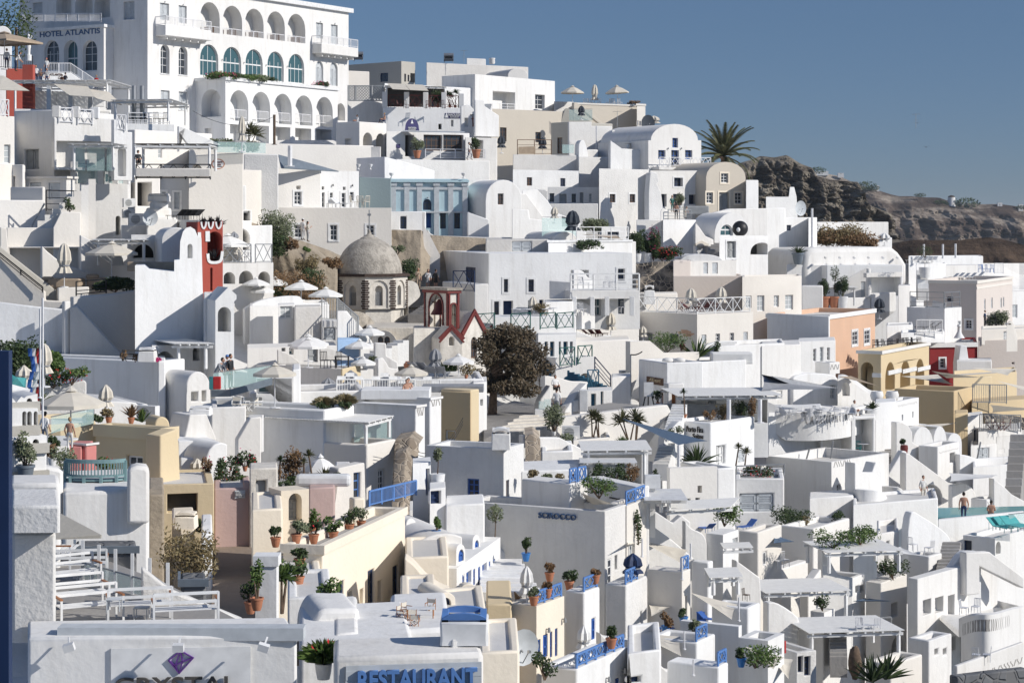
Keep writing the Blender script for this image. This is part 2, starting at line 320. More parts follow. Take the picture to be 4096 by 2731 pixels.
def finish(mb,name,m,th,bev=.07,sm=None):
 ob=mb.build(name,m,th,None,th.location)
 bm=bmesh.new();bm.from_mesh(ob.data);bmesh.ops.remove_doubles(bm,verts=bm.verts,dist=.004)
 bmesh.ops.dissolve_degenerate(bm,edges=bm.edges,dist=.001)
 bmesh.ops.dissolve_limit(bm,angle_limit=rad(.5),verts=bm.verts,edges=bm.edges)
 bmesh.ops.recalc_face_normals(bm,faces=bm.faces);bm.to_mesh(ob.data);bm.free()
 if bev:
  md=ob.modifiers.new('soft_edges','BEVEL');md.width=bev;md.segments=2;md.limit_method='ANGLE';md.angle_limit=rad(40)
  md.use_clamp_overlap=True
 ob.data.polygons.foreach_set('use_smooth',[True]*len(ob.data.polygons));ob.data.set_sharp_from_angle(angle=rad(50 if bev else 30))
 return ob
HOUSES={}
def DIM(l):return any(k in l for k in('shaded','grey stucco','slate','church','dark','veranda','mansion','near ','oven'))
def H(label,lx,cx,rx,yt,yb,th=40,Y=None,m='w',par=0,ops=(),name='house',cat='',dl=5,dr=9,dn=4,floor='fl',corn=None,bev=.07,key=None,sub=(),group=None,pt=.28):
 """box house: left end, near corner, right end (measured), top and visible bottom; th = heading of the right-hand face"""
 Y=Y or D(cx,yb)
 if not lx and th<=20 and not DIM(label):
  k,_=ray(cx,0);k1,_=ray(rx,0)if rx is not None else(k,0);th+=22 if Y>105 else 8;Y-=min(3,abs(k1-k)*Y*.19)if Y>105 else 0
 c=P(cx,yt,Y);zt=c.z;zb=P(cx,yb,Y).z-dn*(2.2 if Y<125 and dn>2 else 1)
 a=rad(th);R=Vector((cos(a),sin(a)));L=N=Vector((-sin(a),cos(a)))
 if not lx:L=Vector((ray(cx,0)[0],1)).normalized()
 def length(d,x,dft):
  if not x:return dft
  k,_=ray(x,0);t=(k*c.y-c.x)/(d.x-k*d.y)
  return t if.2<t<80 else dft
 ll=length(L,lx,dl);lr=length(R,rx,dr)
 th_=T(name,label,cat,Vector((c.x,c.y,zb)),group)
 fL=Face(c.xy,L,R);fR=Face(c.xy,R,N)
 mb=MB();holes={'L':[],'R':[]}
 for o in ops:
  if o[0]!='L':o=('R',*o)
  f=fL if o[0]=='L' else fR;mx_=ll if o[0]=='L' else lr
  lp=opening(f,*o[1:6])
  s0=min(p[0]for p in lp);s1=max(p[0]for p in lp);z1=max(p[1]for p in lp);z0=min(p[1]for p in lp)
  if s0<.03 or s1>mx_-.03 or z1>zt-.03:
   e=[(min(max(p[0],.05),mx_-.05),min(p[1],zt-.06))for p in lp]
   if max(p[0]for p in e)-min(p[0]for p in e)<.15:continue
   lp=[p for i,p in enumerate(e)if p!=e[i-1]]
  if len(lp)<3 or max(p[0]for p in lp)-min(p[0]for p in lp)<.12 or max(p[1]for p in lp)-min(p[1]for p in lp)<.12:continue
  holes[o[0]].append((o[1],lp))
 rect=lambda l:[(0,zb),(0,zt),(l,zt),(l,zb)]
 panel(mb,fL,rect(ll),[h[1]for h in holes['L']]);panel(mb,fR,rect(lr),[h[1]for h in holes['R']])
 for k in 'LR':
  for kd,lp in holes[k]:fill_opening(fL if k=='L' else fR,th_,kd,lp,mb)
 cc=c.xy;q=[cc,cc+R*lr,cc+R*lr+L*ll,cc+L*ll]
 v3=lambda p,z:Vector((p.x,p.y,z))
 mb.add([v3(q[1],zb),v3(q[2],zb),v3(q[3],zb),v3(q[1],zt),v3(q[2],zt),v3(q[3],zt)],[(0,1,4,3),(1,2,5,4)])
 if par and ll>1 and lr>1:
  t=pt;i=[cc+(R+L)*t,cc+R*(lr-t)+L*t,cc+R*(lr-t)+L*(ll-t),cc+R*t+L*(ll-t)]
  zf=zt-par
  mb.add([v3(p,zt)for p in q]+[v3(p,zt)for p in i]+[v3(p,zf)for p in i],[(k,(k+1)%4,4+(k+1)%4,4+k)for k in range(4)]+[(4+k,4+(k+1)%4,8+(k+1)%4,8+k)for k in range(4)])
  g=MB();g.add([v3(p,zf+.004)for p in i]+[v3(p,zf-.2)for p in i],[(0,1,2,3),(4,5,6,7)]);g.build('terrace_floor',floor,th_,None,th_.location)
 else:
  zf=zt;mb.add([v3(p,zt)for p in q],[(0,1,2,3)])
 finish(mb,'wall',m,th_,bev)
 if corn:
  cm,ch,cw_=corn;g=MB()
  R3=Vector((R.x,R.y,0));L3=Vector((L.x,L.y,0))
  o=v3(cc,zt-ch)-(R3+L3)*cw_
  g.obox(o,R3*(lr+2*cw_),L3*(cw_-.004),Z3*(ch+.02));g.obox(o+L3*(cw_+.004-.008),L3*(ll+cw_),R3*(cw_-.004),Z3*(ch+.02))
  g.build('cornice',cm,th_,None,th_.location)
 h=dict(z=zf,zt=zt,L=fL,R=fR,th=th_,ll=ll,lr=lr,c=c,Rv=R,Lv=L,Y=Y)
 if key:HOUSES[key]=h
 return h
def Wl(label,top,yb,th=0,Y=None,t=.35,m='w',ops=(),name='terrace_wall',cat='',sm=0,dn=2,bev=.06,x=None,group=None):
 """upright wall or vault: measured top outline, heading th, thickness t going back"""
 x=top[len(top)//2][0]if x is None else x
 tilted=0<=th<=20 and not DIM(label)
 if tilted:th+=22 if Y>105 else 8
 Y=Y or D(x,yb)
 a=rad(th);d=Vector((cos(a),sin(a)));n=Vector((-sin(a),cos(a)))
 if n.y<0:n=-n
 o=P(x,yb,Y);f=Face(o.xy,d,n)
 zb=o.z-dn*(2.2 if Y<125 and dn>2 else 1)
 pts=[f.sz(*p)for p in(smooth(top,5)if sm else top)]
 if pts[0][0]>pts[-1][0]:pts.reverse()
 loop=[(pts[0][0],zb)]+pts+[(pts[-1][0],zb)]
 th_=T(name,label,cat,Vector((o.x,o.y,zb)),group)
 mb=MB();hs=[(q[0],opening(f,*q[:5]))for q in ops]
 panel(mb,f,loop,[h[1]for h in hs])
 k=len(loop)
 ex=Vector((ray(x,0)[0]*t,t,0))if tilted and t>=1 and 'vault' not in name else Vector((f.n.x*t,f.n.y*t,0))
 bk=[f.pt(s,z)+ex for s,z in loop]
 tri=tessellate_polygon([[Vector((p[0],p[1],0))for p in loop]])
 mb.add(bk,tri);mb.add([f.pt(s,z)for s,z in loop]+bk,[(i,(i+1)%k,k+(i+1)%k,k+i)for i in range(k)])
 for kd,lp in hs:fill_opening(f,th_,kd,lp,mb)
 finish(mb,'wall',m,th_,bev)
 return dict(th=th_,R=f,L=f,z=max(p[1]for p in pts),c=o,Y=Y,Rv=d,Lv=n)
#small builders
def slab(label,pts,z,thick,m,name='terrace_floor',cat='terrace',kind=None,dn=0):
 """level sheet: measured corners at level z"""
 w=[ground(x,y,z)for x,y in pts];mb=MB();n=len(w);c=sum(w,Vector())/n
 lo=[p-Z3*thick for p in w]
 mb.add([p-c for p in w]+[p-c for p in lo],[tuple(range(n)),tuple(range(2*n-1,n-1,-1))]+[(i,(i+1)%n,n+(i+1)%n,n+i)for i in range(n)])
 o=mb.build(name,m);o.location=c
 if kind:tag(o,kind=kind)
 else:tag(o,label,cat)
 return o
def poly(label,pts,m,name,cat,thick=.03,kind=None,group=None):
 """sheet through world points"""
 c=sum(pts,Vector())/len(pts);mb=MB();n=len(pts)
 nn=(pts[1]-pts[0]).cross(pts[2]-pts[0]).normalized()*thick
 mb.add([p-c for p in pts]+[p-c-nn for p in pts],[tuple(range(n)),tuple(range(2*n-1,n-1,-1))]+[(i,(i+1)%n,n+(i+1)%n,n+i)for i in range(n)])
 o=mb.build(name,m);o.location=c;tag(o,label,cat,group,kind);return o
def rail(label,p,q,h=.95,kind='v',m='wm',parent=None,name='railing',posts=True,group=None,cells=None):
 """railing from foot p to foot q"""
 p=Vector(p);q=Vector(q);h*=min(1,p.y/125);base=parent.location if parent is not None else(p+q)/2
 p0=p-base;q0=q-base;L=(q-p).length;d=(q-p)/max(L,.01);up=Z3*h
 if parent is None:th=T(name,label,'railing',base,group)
 else:th=parent
 a=MB();r=.028 if kind!='o' else.045
 a.bar(p0+up,q0+up,r*1.3);a.bar(p0+Z3*.10,q0+Z3*.10,r)
 nseg=cells or max(1,round(L/(h*1.6 if kind=='x' else 1.6)))
 for i in range(nseg+1):
  s=p0+(q0-p0)*i/nseg;a.bar(s,s+up,r*1.2)
 b=MB()
 if kind=='v':
  n=max(2,int(L/.16))
  for i in range(1,n):s=p0+(q0-p0)*i/n;b.bar(s+Z3*.1,s+up,.014)
 elif kind=='x':
  for i in range(nseg):
   for s0,s1 in((i,i+.5),(i+.5,i+1)):
    u_=p0+(q0-p0)*s0/nseg;v_=p0+(q0-p0)*s1/nseg
    b.bar(u_+Z3*.1,v_+up,.022);b.bar(v_+Z3*.1,u_+up,.022)
 elif kind=='h' or kind=='o':
  for k in(.35,.65):b.bar(p0+up*k,q0+up*k,r*.8)
 elif kind=='g':
  a=MB();a.bar(p0+up,q0+up,.02)
  b.obox(p0+Z3*.04,q0-p0,Vector((0,.012,0)),up*.93)
 if parent is None:
  if kind=='g':b.build('glass_panel','GB',th);a.build('handrail','mt',th)
  else:a.build('rail_frame',m,th);b.build('bars',m,th)
 else:
  a.build('railing',m,th);b.build('bars' if kind!='g' else 'glass_panel','GB' if kind=='g' else m,th)
 return th
def frail(f,x0,y0,x1,y1,h=None,kind='v',m='wm',k=0.0,label=None,parent=None,name='railing',z=None,group=None):
 """railing along a wall face between measured foot points"""
 s0,z0=f.sz(x0,y0);s1,z1=f.sz(x1,y1)
 if z is not None:z0=z1=z
 return rail(label,f.pt(s0,z0,k),f.pt(s1,z1,k),h or.95,kind,m,parent,name,group=group)
def leaves(mb,c,r,n,size,rnd,flat=.0,hollow=.35):
 for _ in range(n):
  while 1:
   p=Vector((rnd.uniform(-1,1),rnd.uniform(-1,1),rnd.uniform(-1,1)))
   if hollow<p.length<1:break
  p=Vector((c[0]+p.x*r[0],c[1]+p.y*r[1],c[2]+p.z*r[2]))
  a=Vector((rnd.gauss(0,1),rnd.gauss(0,1),rnd.gauss(0,1)*(1-flat))).normalized();b=a.orthogonal().normalized()
  s=size*rnd.uniform(.6,1.4)
  mb.add([p-a*s,p+b*s*.45,p+a*s,p-b*s*.45],[(0,1,2,3)])
def plant(label,foot,w,h,kind='bush',m='ld',pot=None,fl=None,name=None,n=None,group=None,size=None,pots=.35):
 rnd=random.Random(sum(map(ord,label)));foot=Vector(foot);k_=min(1,max(.4,foot.y/185));w*=k_;h*=k_;pots*=max(k_,.6)
 nm=name or{'bush':'shrub','olive':'olive_tree','yucca':'yucca','grass':'ornamental_grass','agave':'agave'}.get(kind,'plant')
 th=T(nm,label,nm.replace('_',' ')if not pot else 'potted plant',foot,group);z0=0
 if pot:
  ph=pots;r=ph*.5;g=MB()
  if pot=='wf':g.lathe([(r*.8,0),(r,ph*.5),(r*1.1,ph)],12)
  else:g.lathe([(r*.6,0),(r*.8,ph*.3),(r,ph*.85),(r*1.12,ph*.86),(r*1.12,ph),(r*.9,ph),(r*.85,ph*.9)],14)
  g.build('pot',{'tc':'tc','bl':'tcb','wf':'fr','dk':'sg'}[pot],th,40)
  s=MB();s.lathe([(r*.85,ph*.88),(.01,ph*.93)],10);s.build('soil','so',th);z0=ph*.9
 g=MB();sz=(size or.09)*max(.75,k_)
 if kind=='bush':
  k=n or int(260*max(1,w*h*1.4));k=min(k,5000);cl=max(4,int(w*h*5));cl=min(cl,40)
  cs=[(rnd.uniform(-.32,.32)*w,rnd.uniform(-.3,.3)*w*.8,z0+h*(.35+rnd.uniform(-.12,.32)),rnd.uniform(.45,.8))for _ in range(cl)]
  for cx_,cy_,cz_,s in cs:leaves(g,(cx_,cy_,cz_),(w*.30*s+.05,w*.28*s+.05,h*.32*s+.05),k//cl,sz,rnd)
  t=MB()
  for cx_,cy_,cz_,s in cs[:7]:t.bar((0,0,z0*.6),(cx_,cy_,cz_),.025,4,.008)
  t.build('stem','bkk',th)
 elif kind=='olive':
  t=MB();t.bar((0,0,z0),(.03,0,z0+h*.5),.03,5,.02)
  for _ in range(6):t.bar((.03,0,z0+h*.45),(rnd.uniform(-.3,.3)*w,rnd.uniform(-.3,.3)*w,z0+h*.8),.015,4,.006)
  t.build('trunk','bkk',th)
  leaves(g,(0,0,z0+h*.74),(w*.5,w*.5,h*.27),n or 260,sz,rnd,hollow=.1)
 elif kind in('yucca','agave','grass'):
  heads=[(0,0,z0+.02)]
  if kind=='yucca':
   t=MB();heads=[]
   for i in range(max(1,int(w/.5))):
    hx=rnd.uniform(-.4,.4)*w;hz=z0+h*rnd.uniform(.5,.8);heads.append((hx,rnd.uniform(-.2,.2)*w,hz));t.bar((hx*.2,0,z0),(hx,heads[-1][1],hz),.05,5,.035)
   t.build('trunk','bkk',th)
  for hx,hy,hz in heads:
   k={'yucca':46,'agave':34,'grass':420}[kind]
   for i in range(n or k):
    az=rnd.uniform(0,2*pi);el=rnd.uniform(-.3,1.5)if kind=='yucca' else rnd.uniform(.35,1.45)
    ln=(min(w*.5,h*.45)if kind=='yucca' else max(h,w*.5))*rnd.uniform(.75,1.1)
    if kind=='grass':el=rnd.uniform(.5,1.5)
    d=Vector((cos(az)*cos(el),sin(az)*cos(el),sin(el)))
    sd=d.cross(Z3);sd=(sd.normalized()if sd.length>.01 else Vector((1,0,0)))*({'yucca':.03,'agave':.05,'grass':.012}[kind]*max(1,ln*.8))
    b0=Vector((hx,hy,hz));md=b0+d*ln*.55;e=md+(d*ln*.45)+Z3*(-ln*(.28 if kind=='grass' else.12))
    g.add([b0-sd,b0+sd,md+sd,e,md-sd],[(0,1,2,3,4)])
 g.build('foliage',m,th)
 if fl:
  b=MB();leaves(b,(0,0,z0+h*.5),(w*.5,w*.45,h*.45),max(12,int(22*w*h)),sz*.8,rnd,hollow=.7);b.build('blossom',fl,th)
 return th
def parasol_mesh(n,r,h,drop,m,root,tilt=0,double=True):
 t=MB();t.bar((0,0,0),(0,0,h),.03,6);t.lathe([(.28,0),(.28,.05),(.05,.08)],10);t.build('pole','wm',root)
 g=MB();R1=.0
 ring=[(r*cos(2*pi*i/n+.3),r*sin(2*pi*i/n+.3),h-drop)for i in range(n)]
 ring2=[(r*.45*cos(2*pi*i/n+.3),r*.45*sin(2*pi*i/n+.3),h-drop*.36)for i in range(n)]
 va=[(x,y,h-drop-.14)for x,y,z in ring]
 g.add([(0,0,h)]+ring2+ring+va,[(0,1+i,1+(i+1)%n)for i in range(n)]+[(1+i,1+n+i,1+n+(i+1)%n,1+(i+1)%n)for i in range(n)]+[(1+n+i,1+2*n+i,1+2*n+(i+1)%n,1+n+(i+1)%n)for i in range(n)])
 g.build('canopy',m,root)
 if double:
  q=MB();rr=r*.2;q.add([(0,0,h+.14)]+[(rr*cos(2*pi*i/n+.3),rr*sin(2*pi*i/n+.3),h-drop*.05)for i in range(n)],[(0,1+i,1+(i+1)%n)for i in range(n)]);q.build('vent_cap',m,root)
 s=MB()
 for i in range(n):s.bar((0,0,h-drop*1.0-.25),(ring[i][0]*.5,ring[i][1]*.5,h-drop*.5-.03),.012)
 s.build('ribs','wm',root)
def closed_mesh(h,r,m,root,band=None):
 t=MB();t.bar((0,0,0),(0,0,h),.03,6);t.lathe([(.25,0),(.25,.05),(.05,.08)],10);t.build('pole','wm',root)
 n=16;g=MB();prof=[(.03,h+.05),(.10*r/.2,h-.08),(r*.85,h*.82),(r,h*.62),(r*.62,h*.5),(r*.9,h*.42),(r*1.15,h*.33)]
 vs=[]
 for rr,z in prof:
  for i in range(n):k=rr*(1 if i%2 else.72);vs.append((k*cos(2*pi*i/n),k*sin(2*pi*i/n),z))
 g.add(vs,[(k*n+i,k*n+(i+1)%n,(k+1)*n+(i+1)%n,(k+1)*n+i)for k in range(len(prof)-1)for i in range(n)])
 g.build('canopy',m,root)
 if band:
  q=MB();q.lathe([(r*.72,h*.49),(r*.72,h*.52)],12);q.build('strap',band,root)
PROTO={}
def parasol(label,foot,r=1.5,h=2.5,m='cf',closed=False,rz=0,drop=None,group=None,tilt=0,n=8):
 th=T('parasol',label,'parasol',foot,group,rz)
 if tilt:th.rotation_euler.y=tilt
 if closed:closed_mesh(h,r,m,th,'gf')
 else:parasol_mesh(n,r,h,drop or r*.38,m,th)
 return th
def up(x,y0,y1,Y):return abs((P(x,y0,Y)-P(x,y1,Y)).z)
def wd(x0,x1,Y):return(P(x1,0,Y)-P(x0,0,Y)).x
def sail(label,corners,m='cf',sag=.12,group=None,name='shade_sail'):
 """stretched cloth between world corners with inward-curved hems"""
 n=len(corners);c=sum(corners,Vector())/n;mb=MB();N=7;rim=[]
 for i in range(n):
  a,b=corners[i],corners[(i+1)%n]
  for k in range(N):
   t=k/N;p=a.lerp(b,t);rim.append(p+(c-p)*sag*4*t*(1-t))
 M_=len(rim);rings=5;vs=[]
 for j in range(rings):
  s=1-j/rings
  for p in rim:
   q=c+(p-c)*s;q=q-Z3*(1-s)*s*.9*sag*2;vs.append(q-c)
 vs.append(Vector((0,0,0)))
 fs=[(j*M_+i,j*M_+(i+1)%M_,(j+1)*M_+(i+1)%M_,(j+1)*M_+i)for j in range(rings-1)for i in range(M_)]+[((rings-1)*M_+i,(rings-1)*M_+(i+1)%M_,rings*M_)for i in range(M_)]
 mb.add(vs,fs);o=mb.build(name,m,None,80);o.location=c;tag(o,label,'shade sail',group);return o
def pole(label,foot,h,m='mt',r=.05,name='pole',tilt=(0,0)):
 g=MB();g.bar((0,0,0),(tilt[0],tilt[1],h),r,6);g.lathe([(r*2,0),(r*2,.04),(r,.06)],8);o=g.build(name,m);o.location=foot;return tag(o,label,'pole')
def pergola(label,p,a,b,h,m='wf',fm='fr',n=None,over=.35,posts=(1,1,1,1),name='pergola',group=None,dropz=0):
 """flat slatted roof: near-left foot p, plan vectors a (along front) and b (going back), height h"""
 p=Vector(p);th=T(name,label,'pergola',p,group);a=Vector((*a,0));b=Vector((*b,0));an=a.normalized();bn=b.normalized()
 for k,(o,s)in enumerate(zip((Vector(),a,a+b,b),posts)):
  if s:g=MB();g.bar(o,o+Z3*(h-.16),.07);g.build('post',fm,th)
 g=MB();z=Z3*(h-.15)
 for o in(Vector(),b):g.bar(o-an*over+z,o+a+an*over+z,.065)
 nb=max(3,int(a.length/.75))
 for i in range(nb+1):o=a*i/nb;g.bar(o-bn*over+z+Z3*.12,o+b+bn*over+z+Z3*.12,.045)
 g.build('beams',fm,th)
 ns=n or max(6,int((b.length+2*over)/.17));ns=min(ns,60);L=b.length+2*over
 for i in range(ns):
  g=MB();o=-bn*over-an*over+bn*L*i/ns+Z3*(h+.02);g.obox(o,a+an*2*over,bn*(L/ns*.82),Z3*.03);g.build('slat',m,th)
 return th
def stairs(label,p,run,rise,width,n,m='wr',name='staircase',group=None,tread=None):
 """n solid steps from foot p; run = plan vector of the whole flight, width = plan vector across"""
 p=Vector(p);th=T(name,label,'staircase',p,group);k=min(1,p.y/125);r=Vector((*run,0))*k;w=Vector((*width,0))*(1 if 'broad' in label or 'cream' in label else.45)
 for i in range(n):
  g=MB();g.obox(r*i/n-Z3*.8,w,r/n,Z3*(.8+rise*(i+1)/n));g.build('step',m,th)
 return th
def text(s,f,x0,y0,x1,y1,m,parent,name='lettering',k=-.02,ext=.03,sp=1.0,shear=0,bold=0):
 """letters laid on a wall face inside a measured box"""
 a,_=f.sz(x0,y0);b,_=f.sz(x1,y1);xm=(x0+x1)/2;_,zt=f.sz(xm,y0);_,zb=f.sz(xm,y1)
 cu=bpy.data.curves.new(name,'FONT');cu.body=s;cu.extrude=ext;cu.shear=shear;cu.space_character=sp;cu.offset=bold
 o=bpy.data.objects.new(name,cu);C.objects.link(o)
 bpy.context.view_layer.update()
 me=bpy.data.meshes.new_from_object(o);bpy.data.objects.remove(o)
 xs=[v.co.x for v in me.vertices];ys=[v.co.y for v in me.vertices]
 x_0,x_1,y_0,y_1=min(xs),max(xs),min(ys),max(ys)
 flip=a>b
 for v in me.vertices:
  s_=a+(b-a)*(v.co.x-x_0)/(x_1-x_0);z_=zb+(zt-zb)*(v.co.y-y_0)/(y_1-y_0)
  v.co=f.pt(s_,z_,k-v.co.z)-parent.location
 me.materials.clear();me.materials.append(mat(m))
 ob=bpy.data.objects.new(name,me);C.objects.link(ob);ob.parent=parent;return ob
def board(f,x0,y0,x1,y1,m,parent,name='sign_board',k=-.06,t=.05):
 a,zt=f.sz(x0,y0);b,zb=f.sz(x1,y1)
 g=MB();g.obox(f.pt(min(a,b),zb,k)-parent.location,f.D*abs(b-a),f.N*t,Z3*(zt-zb));return g.build(name,m,parent)
#people
def person(label,foot,h=1.72,face=0,pose='stand',shirt='w',legs='nb',hair='ht',bare=False,name='person',shorts=False,cap=None):
 foot=Vector(foot);th=T(name,label,'person',foot,None,face);s=h/1.72*min(1,foot.y/102)
 if pose=='sit':
  pel=(0,0,.12);che=(0,.04,.52);nek=(0,.03,.64);hip=.10
  kn=[(-.12,-.42,.30),(.12,-.42,.32)];an=[(-.12,-.50,-.10),(.12,-.52,-.08)];to=[(-.13,-.64,-.14),(.13,-.66,-.12)]
  el=[(-.24,-.05,.30),(.24,-.05,.30)];ha=[(-.12,-.30,.28),(.12,-.30,.30)]
 elif pose=='lie':
  pel=(0,0,.12);che=(0,.42,.30);nek=(0,.52,.42);hip=.1
  kn=[(-.1,-.42,.22),(.1,-.42,.14)];an=[(-.1,-.85,.1),(.1,-.85,.08)];to=[(-.1,-.9,.2),(.1,-.9,.18)]
  el=[(-.24,.25,.15),(.24,.25,.15)];ha=[(-.12,.02,.24),(.12,.02,.24)]
 else:
  st=.22 if pose=='walk' else 0
  pel=(0,0,.92);che=(0,.0,1.30)if pose!='lean' else(0,-.22,1.22);nek=(0,.0,1.46)if pose!='lean' else(0,-.36,1.34);hip=.10
  kn=[(-.10,-.06-st,.49),(.10,-.03+st*.3,.49)];an=[(-.11,-st*.9,.09),(.11,st,.09)];to=[(-.12,-.18-st*.9,.04),(.12,-.17+st,.04)]
  el=[(-.25,.05,1.08),(.25,.05,1.08)];ha=[(-.24,-.10,.86),(.24,-.10,.86)]
  if pose=='phone':el=[(-.24,-.05,1.08),(.25,.05,1.08)];ha=[(-.05,-.28,1.25),(.22,-.12,.86)]
  if pose=='hips':el=[(-.36,.05,1.12),(.36,.05,1.12)];ha=[(-.18,-.05,.98),(.18,-.05,.98)]
  if pose=='lean':el=[(-.22,-.35,1.0),(.22,-.35,1.0)];ha=[(-.15,-.5,.85),(.15,-.5,.85)]
 V=[pel,tuple((a+b)/2 for a,b in zip(pel,che)),che,nek];E=[(0,1),(1,2),(2,3)];R=[(.145,.11),(.135,.10),(.155,.11),(.055,.055)]
 off=Vector(che)-Vector((0,0,1.30))if pose in('stand','walk','phone','hips','lean')else Vector(che)-Vector((0,0,0))
 for i,sx in enumerate((-1,1)):
  k=len(V);V.append((sx*.17,che[1],che[2]+.06));R.append((.06,.06));E.append((2,k))
  V.append(el[i]);R.append((.045,.045));E.append((k,k+1));V.append(ha[i]);R.append((.03,.03));E.append((k+1,k+2))
  hv=Vector(ha[i]);dv=(hv-Vector(el[i])).normalized();V.append(tuple(hv+dv*.10));R.append((.035,.02));E.append((k+2,k+3))
  k=len(V);V.append((sx*hip,pel[1],pel[2]-.06));R.append((.085,.09));E.append((0,k))
  V.append(kn[i]);R.append((.06,.06));E.append((k,k+1));V.append(an[i]);R.append((.04,.04));E.append((k+1,k+2));V.append(to[i]);R.append((.045,.03));E.append((k+2,k+3))
 me=bpy.data.meshes.new('body');me.from_pydata([tuple(c*s for c in v)for v in V],E,[]);ob=bpy.data.objects.new('body',me);C.objects.link(ob)
 md=ob.modifiers.new('skin','SKIN');sv=me.skin_vertices[0].data
 for i,r in enumerate(R):sv[i].radius=(r[0]*s,r[1]*s)
 sv[0].use_root=True
 ob.modifiers.new('sub','SUBSURF').levels=1;ob.modifiers[-1].render_levels=1
 dg=bpy.context.evaluated_depsgraph_get();me2=bpy.data.meshes.new_from_object(ob.evaluated_get(dg));bpy.data.objects.remove(ob)
 for k in('sk','sk' if bare else shirt,legs,'br'):me2.materials.append(mat(k))
 pz=Vector(pel)*s;cz=Vector(che)*s;ax=(cz-pz);al=ax.length;ax.normalize()
 for p in me2.polygons:
  c=p.center;t=(c-pz).dot(ax)/al
  mi=0
  dl=min((c-Vector(q)*s).length for q in(kn[0],kn[1]))
  da=min((c-Vector(q)*s).length for q in(an[0],an[1],to[0],to[1]));dh=min((c-Vector(q)*s).length for q in ha)
  if da<.12*s:mi=3
  elif t<.12 and dh>.14*s:mi=2 if not(shorts and(dl<.20*s or c.z<.5*s and pose not in('sit','lie')))else 0
  elif dh<.20*s:mi=0
  elif t<1.32 and abs(c.x)<.27*s:mi=1
  p.material_index=mi;p.use_smooth=True
 b=bpy.data.objects.new('body',me2);C.objects.link(b);b.parent=th
 nv=Vector(nek)*s;g=MB();hc=nv+Vector((0,-.03,.15))*s
 g.blob(hc,(.078*s,.095*s,.118*s),12,10);g.blob(hc+Vector((0,-.095,-.015))*s,(.014*s,.022*s,.022*s),6,4)
 for sx in(-1,1):g.blob(hc+Vector((sx*.08,0,-.01))*s,(.014*s,.025*s,.035*s),6,4)
 hd=g.build('head','sk',th,60)
 g=MB()
 for sx in(-1,1):g.blob(hc+Vector((sx*.03,-.088,.01))*s,(.012*s,.008*s,.008*s),6,4)
 g.build('eye','bk',hd);g=MB();g.blob(hc+Vector((0,-.085,-.055))*s,(.026*s,.01*s,.008*s),6,4);g.build('mouth','tc',hd)
 g=MB();g.blob(hc+Vector((0,.022,.03))*s,(.088*s,.098*s,.112*s),12,8)
 if hair=='long' or name=='woman':g.blob(hc+Vector((0,.07,-.10))*s,(.085*s,.05*s,.17*s),10,6)
 g.build('hair','ht' if hair=='long' else hair,th,60)
 if cap:g=MB();g.blob(hc+Vector((0,.0,.07))*s,(.095*s,.11*s,.075*s),12,6);g.blob(hc+Vector((0,-.12,.05))*s,(.07*s,.07*s,.012*s),8,4);g.build('cap',cap,th,60)
 for i in(0,1):
  hv=Vector(ha[i])*s;dv=(Vector(ha[i])-Vector(el[i])).normalized();sd=dv.orthogonal().normalized();g=MB()
  for j in range(4):o=hv+dv*.10*s+sd*(j-1.5)*.019*s;g.bar(o,o+dv*(.07-.008*abs(j-1.3))*s+Vector((0,-.012,0))*s,.009*s,4,.007*s)
  o=hv+dv*.05*s-sd*.035*s;g.bar(o,o+dv*.05*s-sd*.02*s,.01*s);g.build('fingers','sk',th)
 return th
#furniture
def chair_mesh(kind,m,root):
 if kind=='lounger':
  a=radians(38)
  s=MB()
  for i in range(8):s.obox((-.3,-1.1+i*.15,.30),Vector((.6,0,0)),Vector((0,.11,0)),Z3*.03)
  s.build('seat',m,root);b=MB()
  for i in range(6):b.obox((-.3,.12+i*.12*cos(a),.32+i*.12*sin(a)),Vector((.6,0,0)),Vector((0,.09*cos(a),.09*sin(a))),Z3*.03)
  b.build('backrest',m,root);f=MB()
  for sx in(-.3,.3):
   f.bar((sx,-1.1,.3),(sx,.1,.3),.02);f.bar((sx,.1,.3),(sx,.1+.75*cos(a),.3+.75*sin(a)),.02)
   f.bar((sx,-.9,0),(sx,-.9,.3),.02);f.bar((sx,.1,0),(sx,.1,.3),.02);f.bar((sx,.45,0),(sx,.45,.5),.015)
  f.build('frame',m,root);return
 s=MB();s.box(-.23,-.23,.43,.23,.23,.46);s.build('seat',m if kind!='director' else 'cf',root)
 b=MB()
 if kind=='director':b.box(-.26,.21,.62,.26,.24,.86)
 elif kind=='bowl':
  for i in range(12):
   t=pi*i/11;x=.33*cos(t);y=.33*sin(t)-.02;b.bar((x*.75,y*.75,.3),(x,y,.5+.36*sin(t)),.035)
 else:
  for i in range(5):x=-.2+i*.1;b.bar((x,.22,.46),(x,.27,.9),.014)
  b.bar((-.22,.27,.9),(.22,.27,.9),.02)
 b.build('backrest',m if kind!='director' else 'cf',root)
 for sx in(-1,1):
  for sy in(-1,1):
   l=MB()
   if kind=='director':l.bar((sx*.24,sy*.2,0),(-sx*.24,sy*.2,.44),.018)
   else:l.bar((sx*.22,sy*.21,0),(sx*.2,sy*.2,.44),.018)
   l.build('leg',m,root)
 if kind in('director','arm'):
  for sx in(-1,1):l=MB();l.bar((sx*.26,-.22,.64),(sx*.26,.24,.64),.022);l.bar((sx*.26,-.2,.44),(sx*.26,-.2,.64),.016);l.bar((sx*.26,.22,.2),(sx*.26,.24,.9),.016);l.build('armrest',m,root)
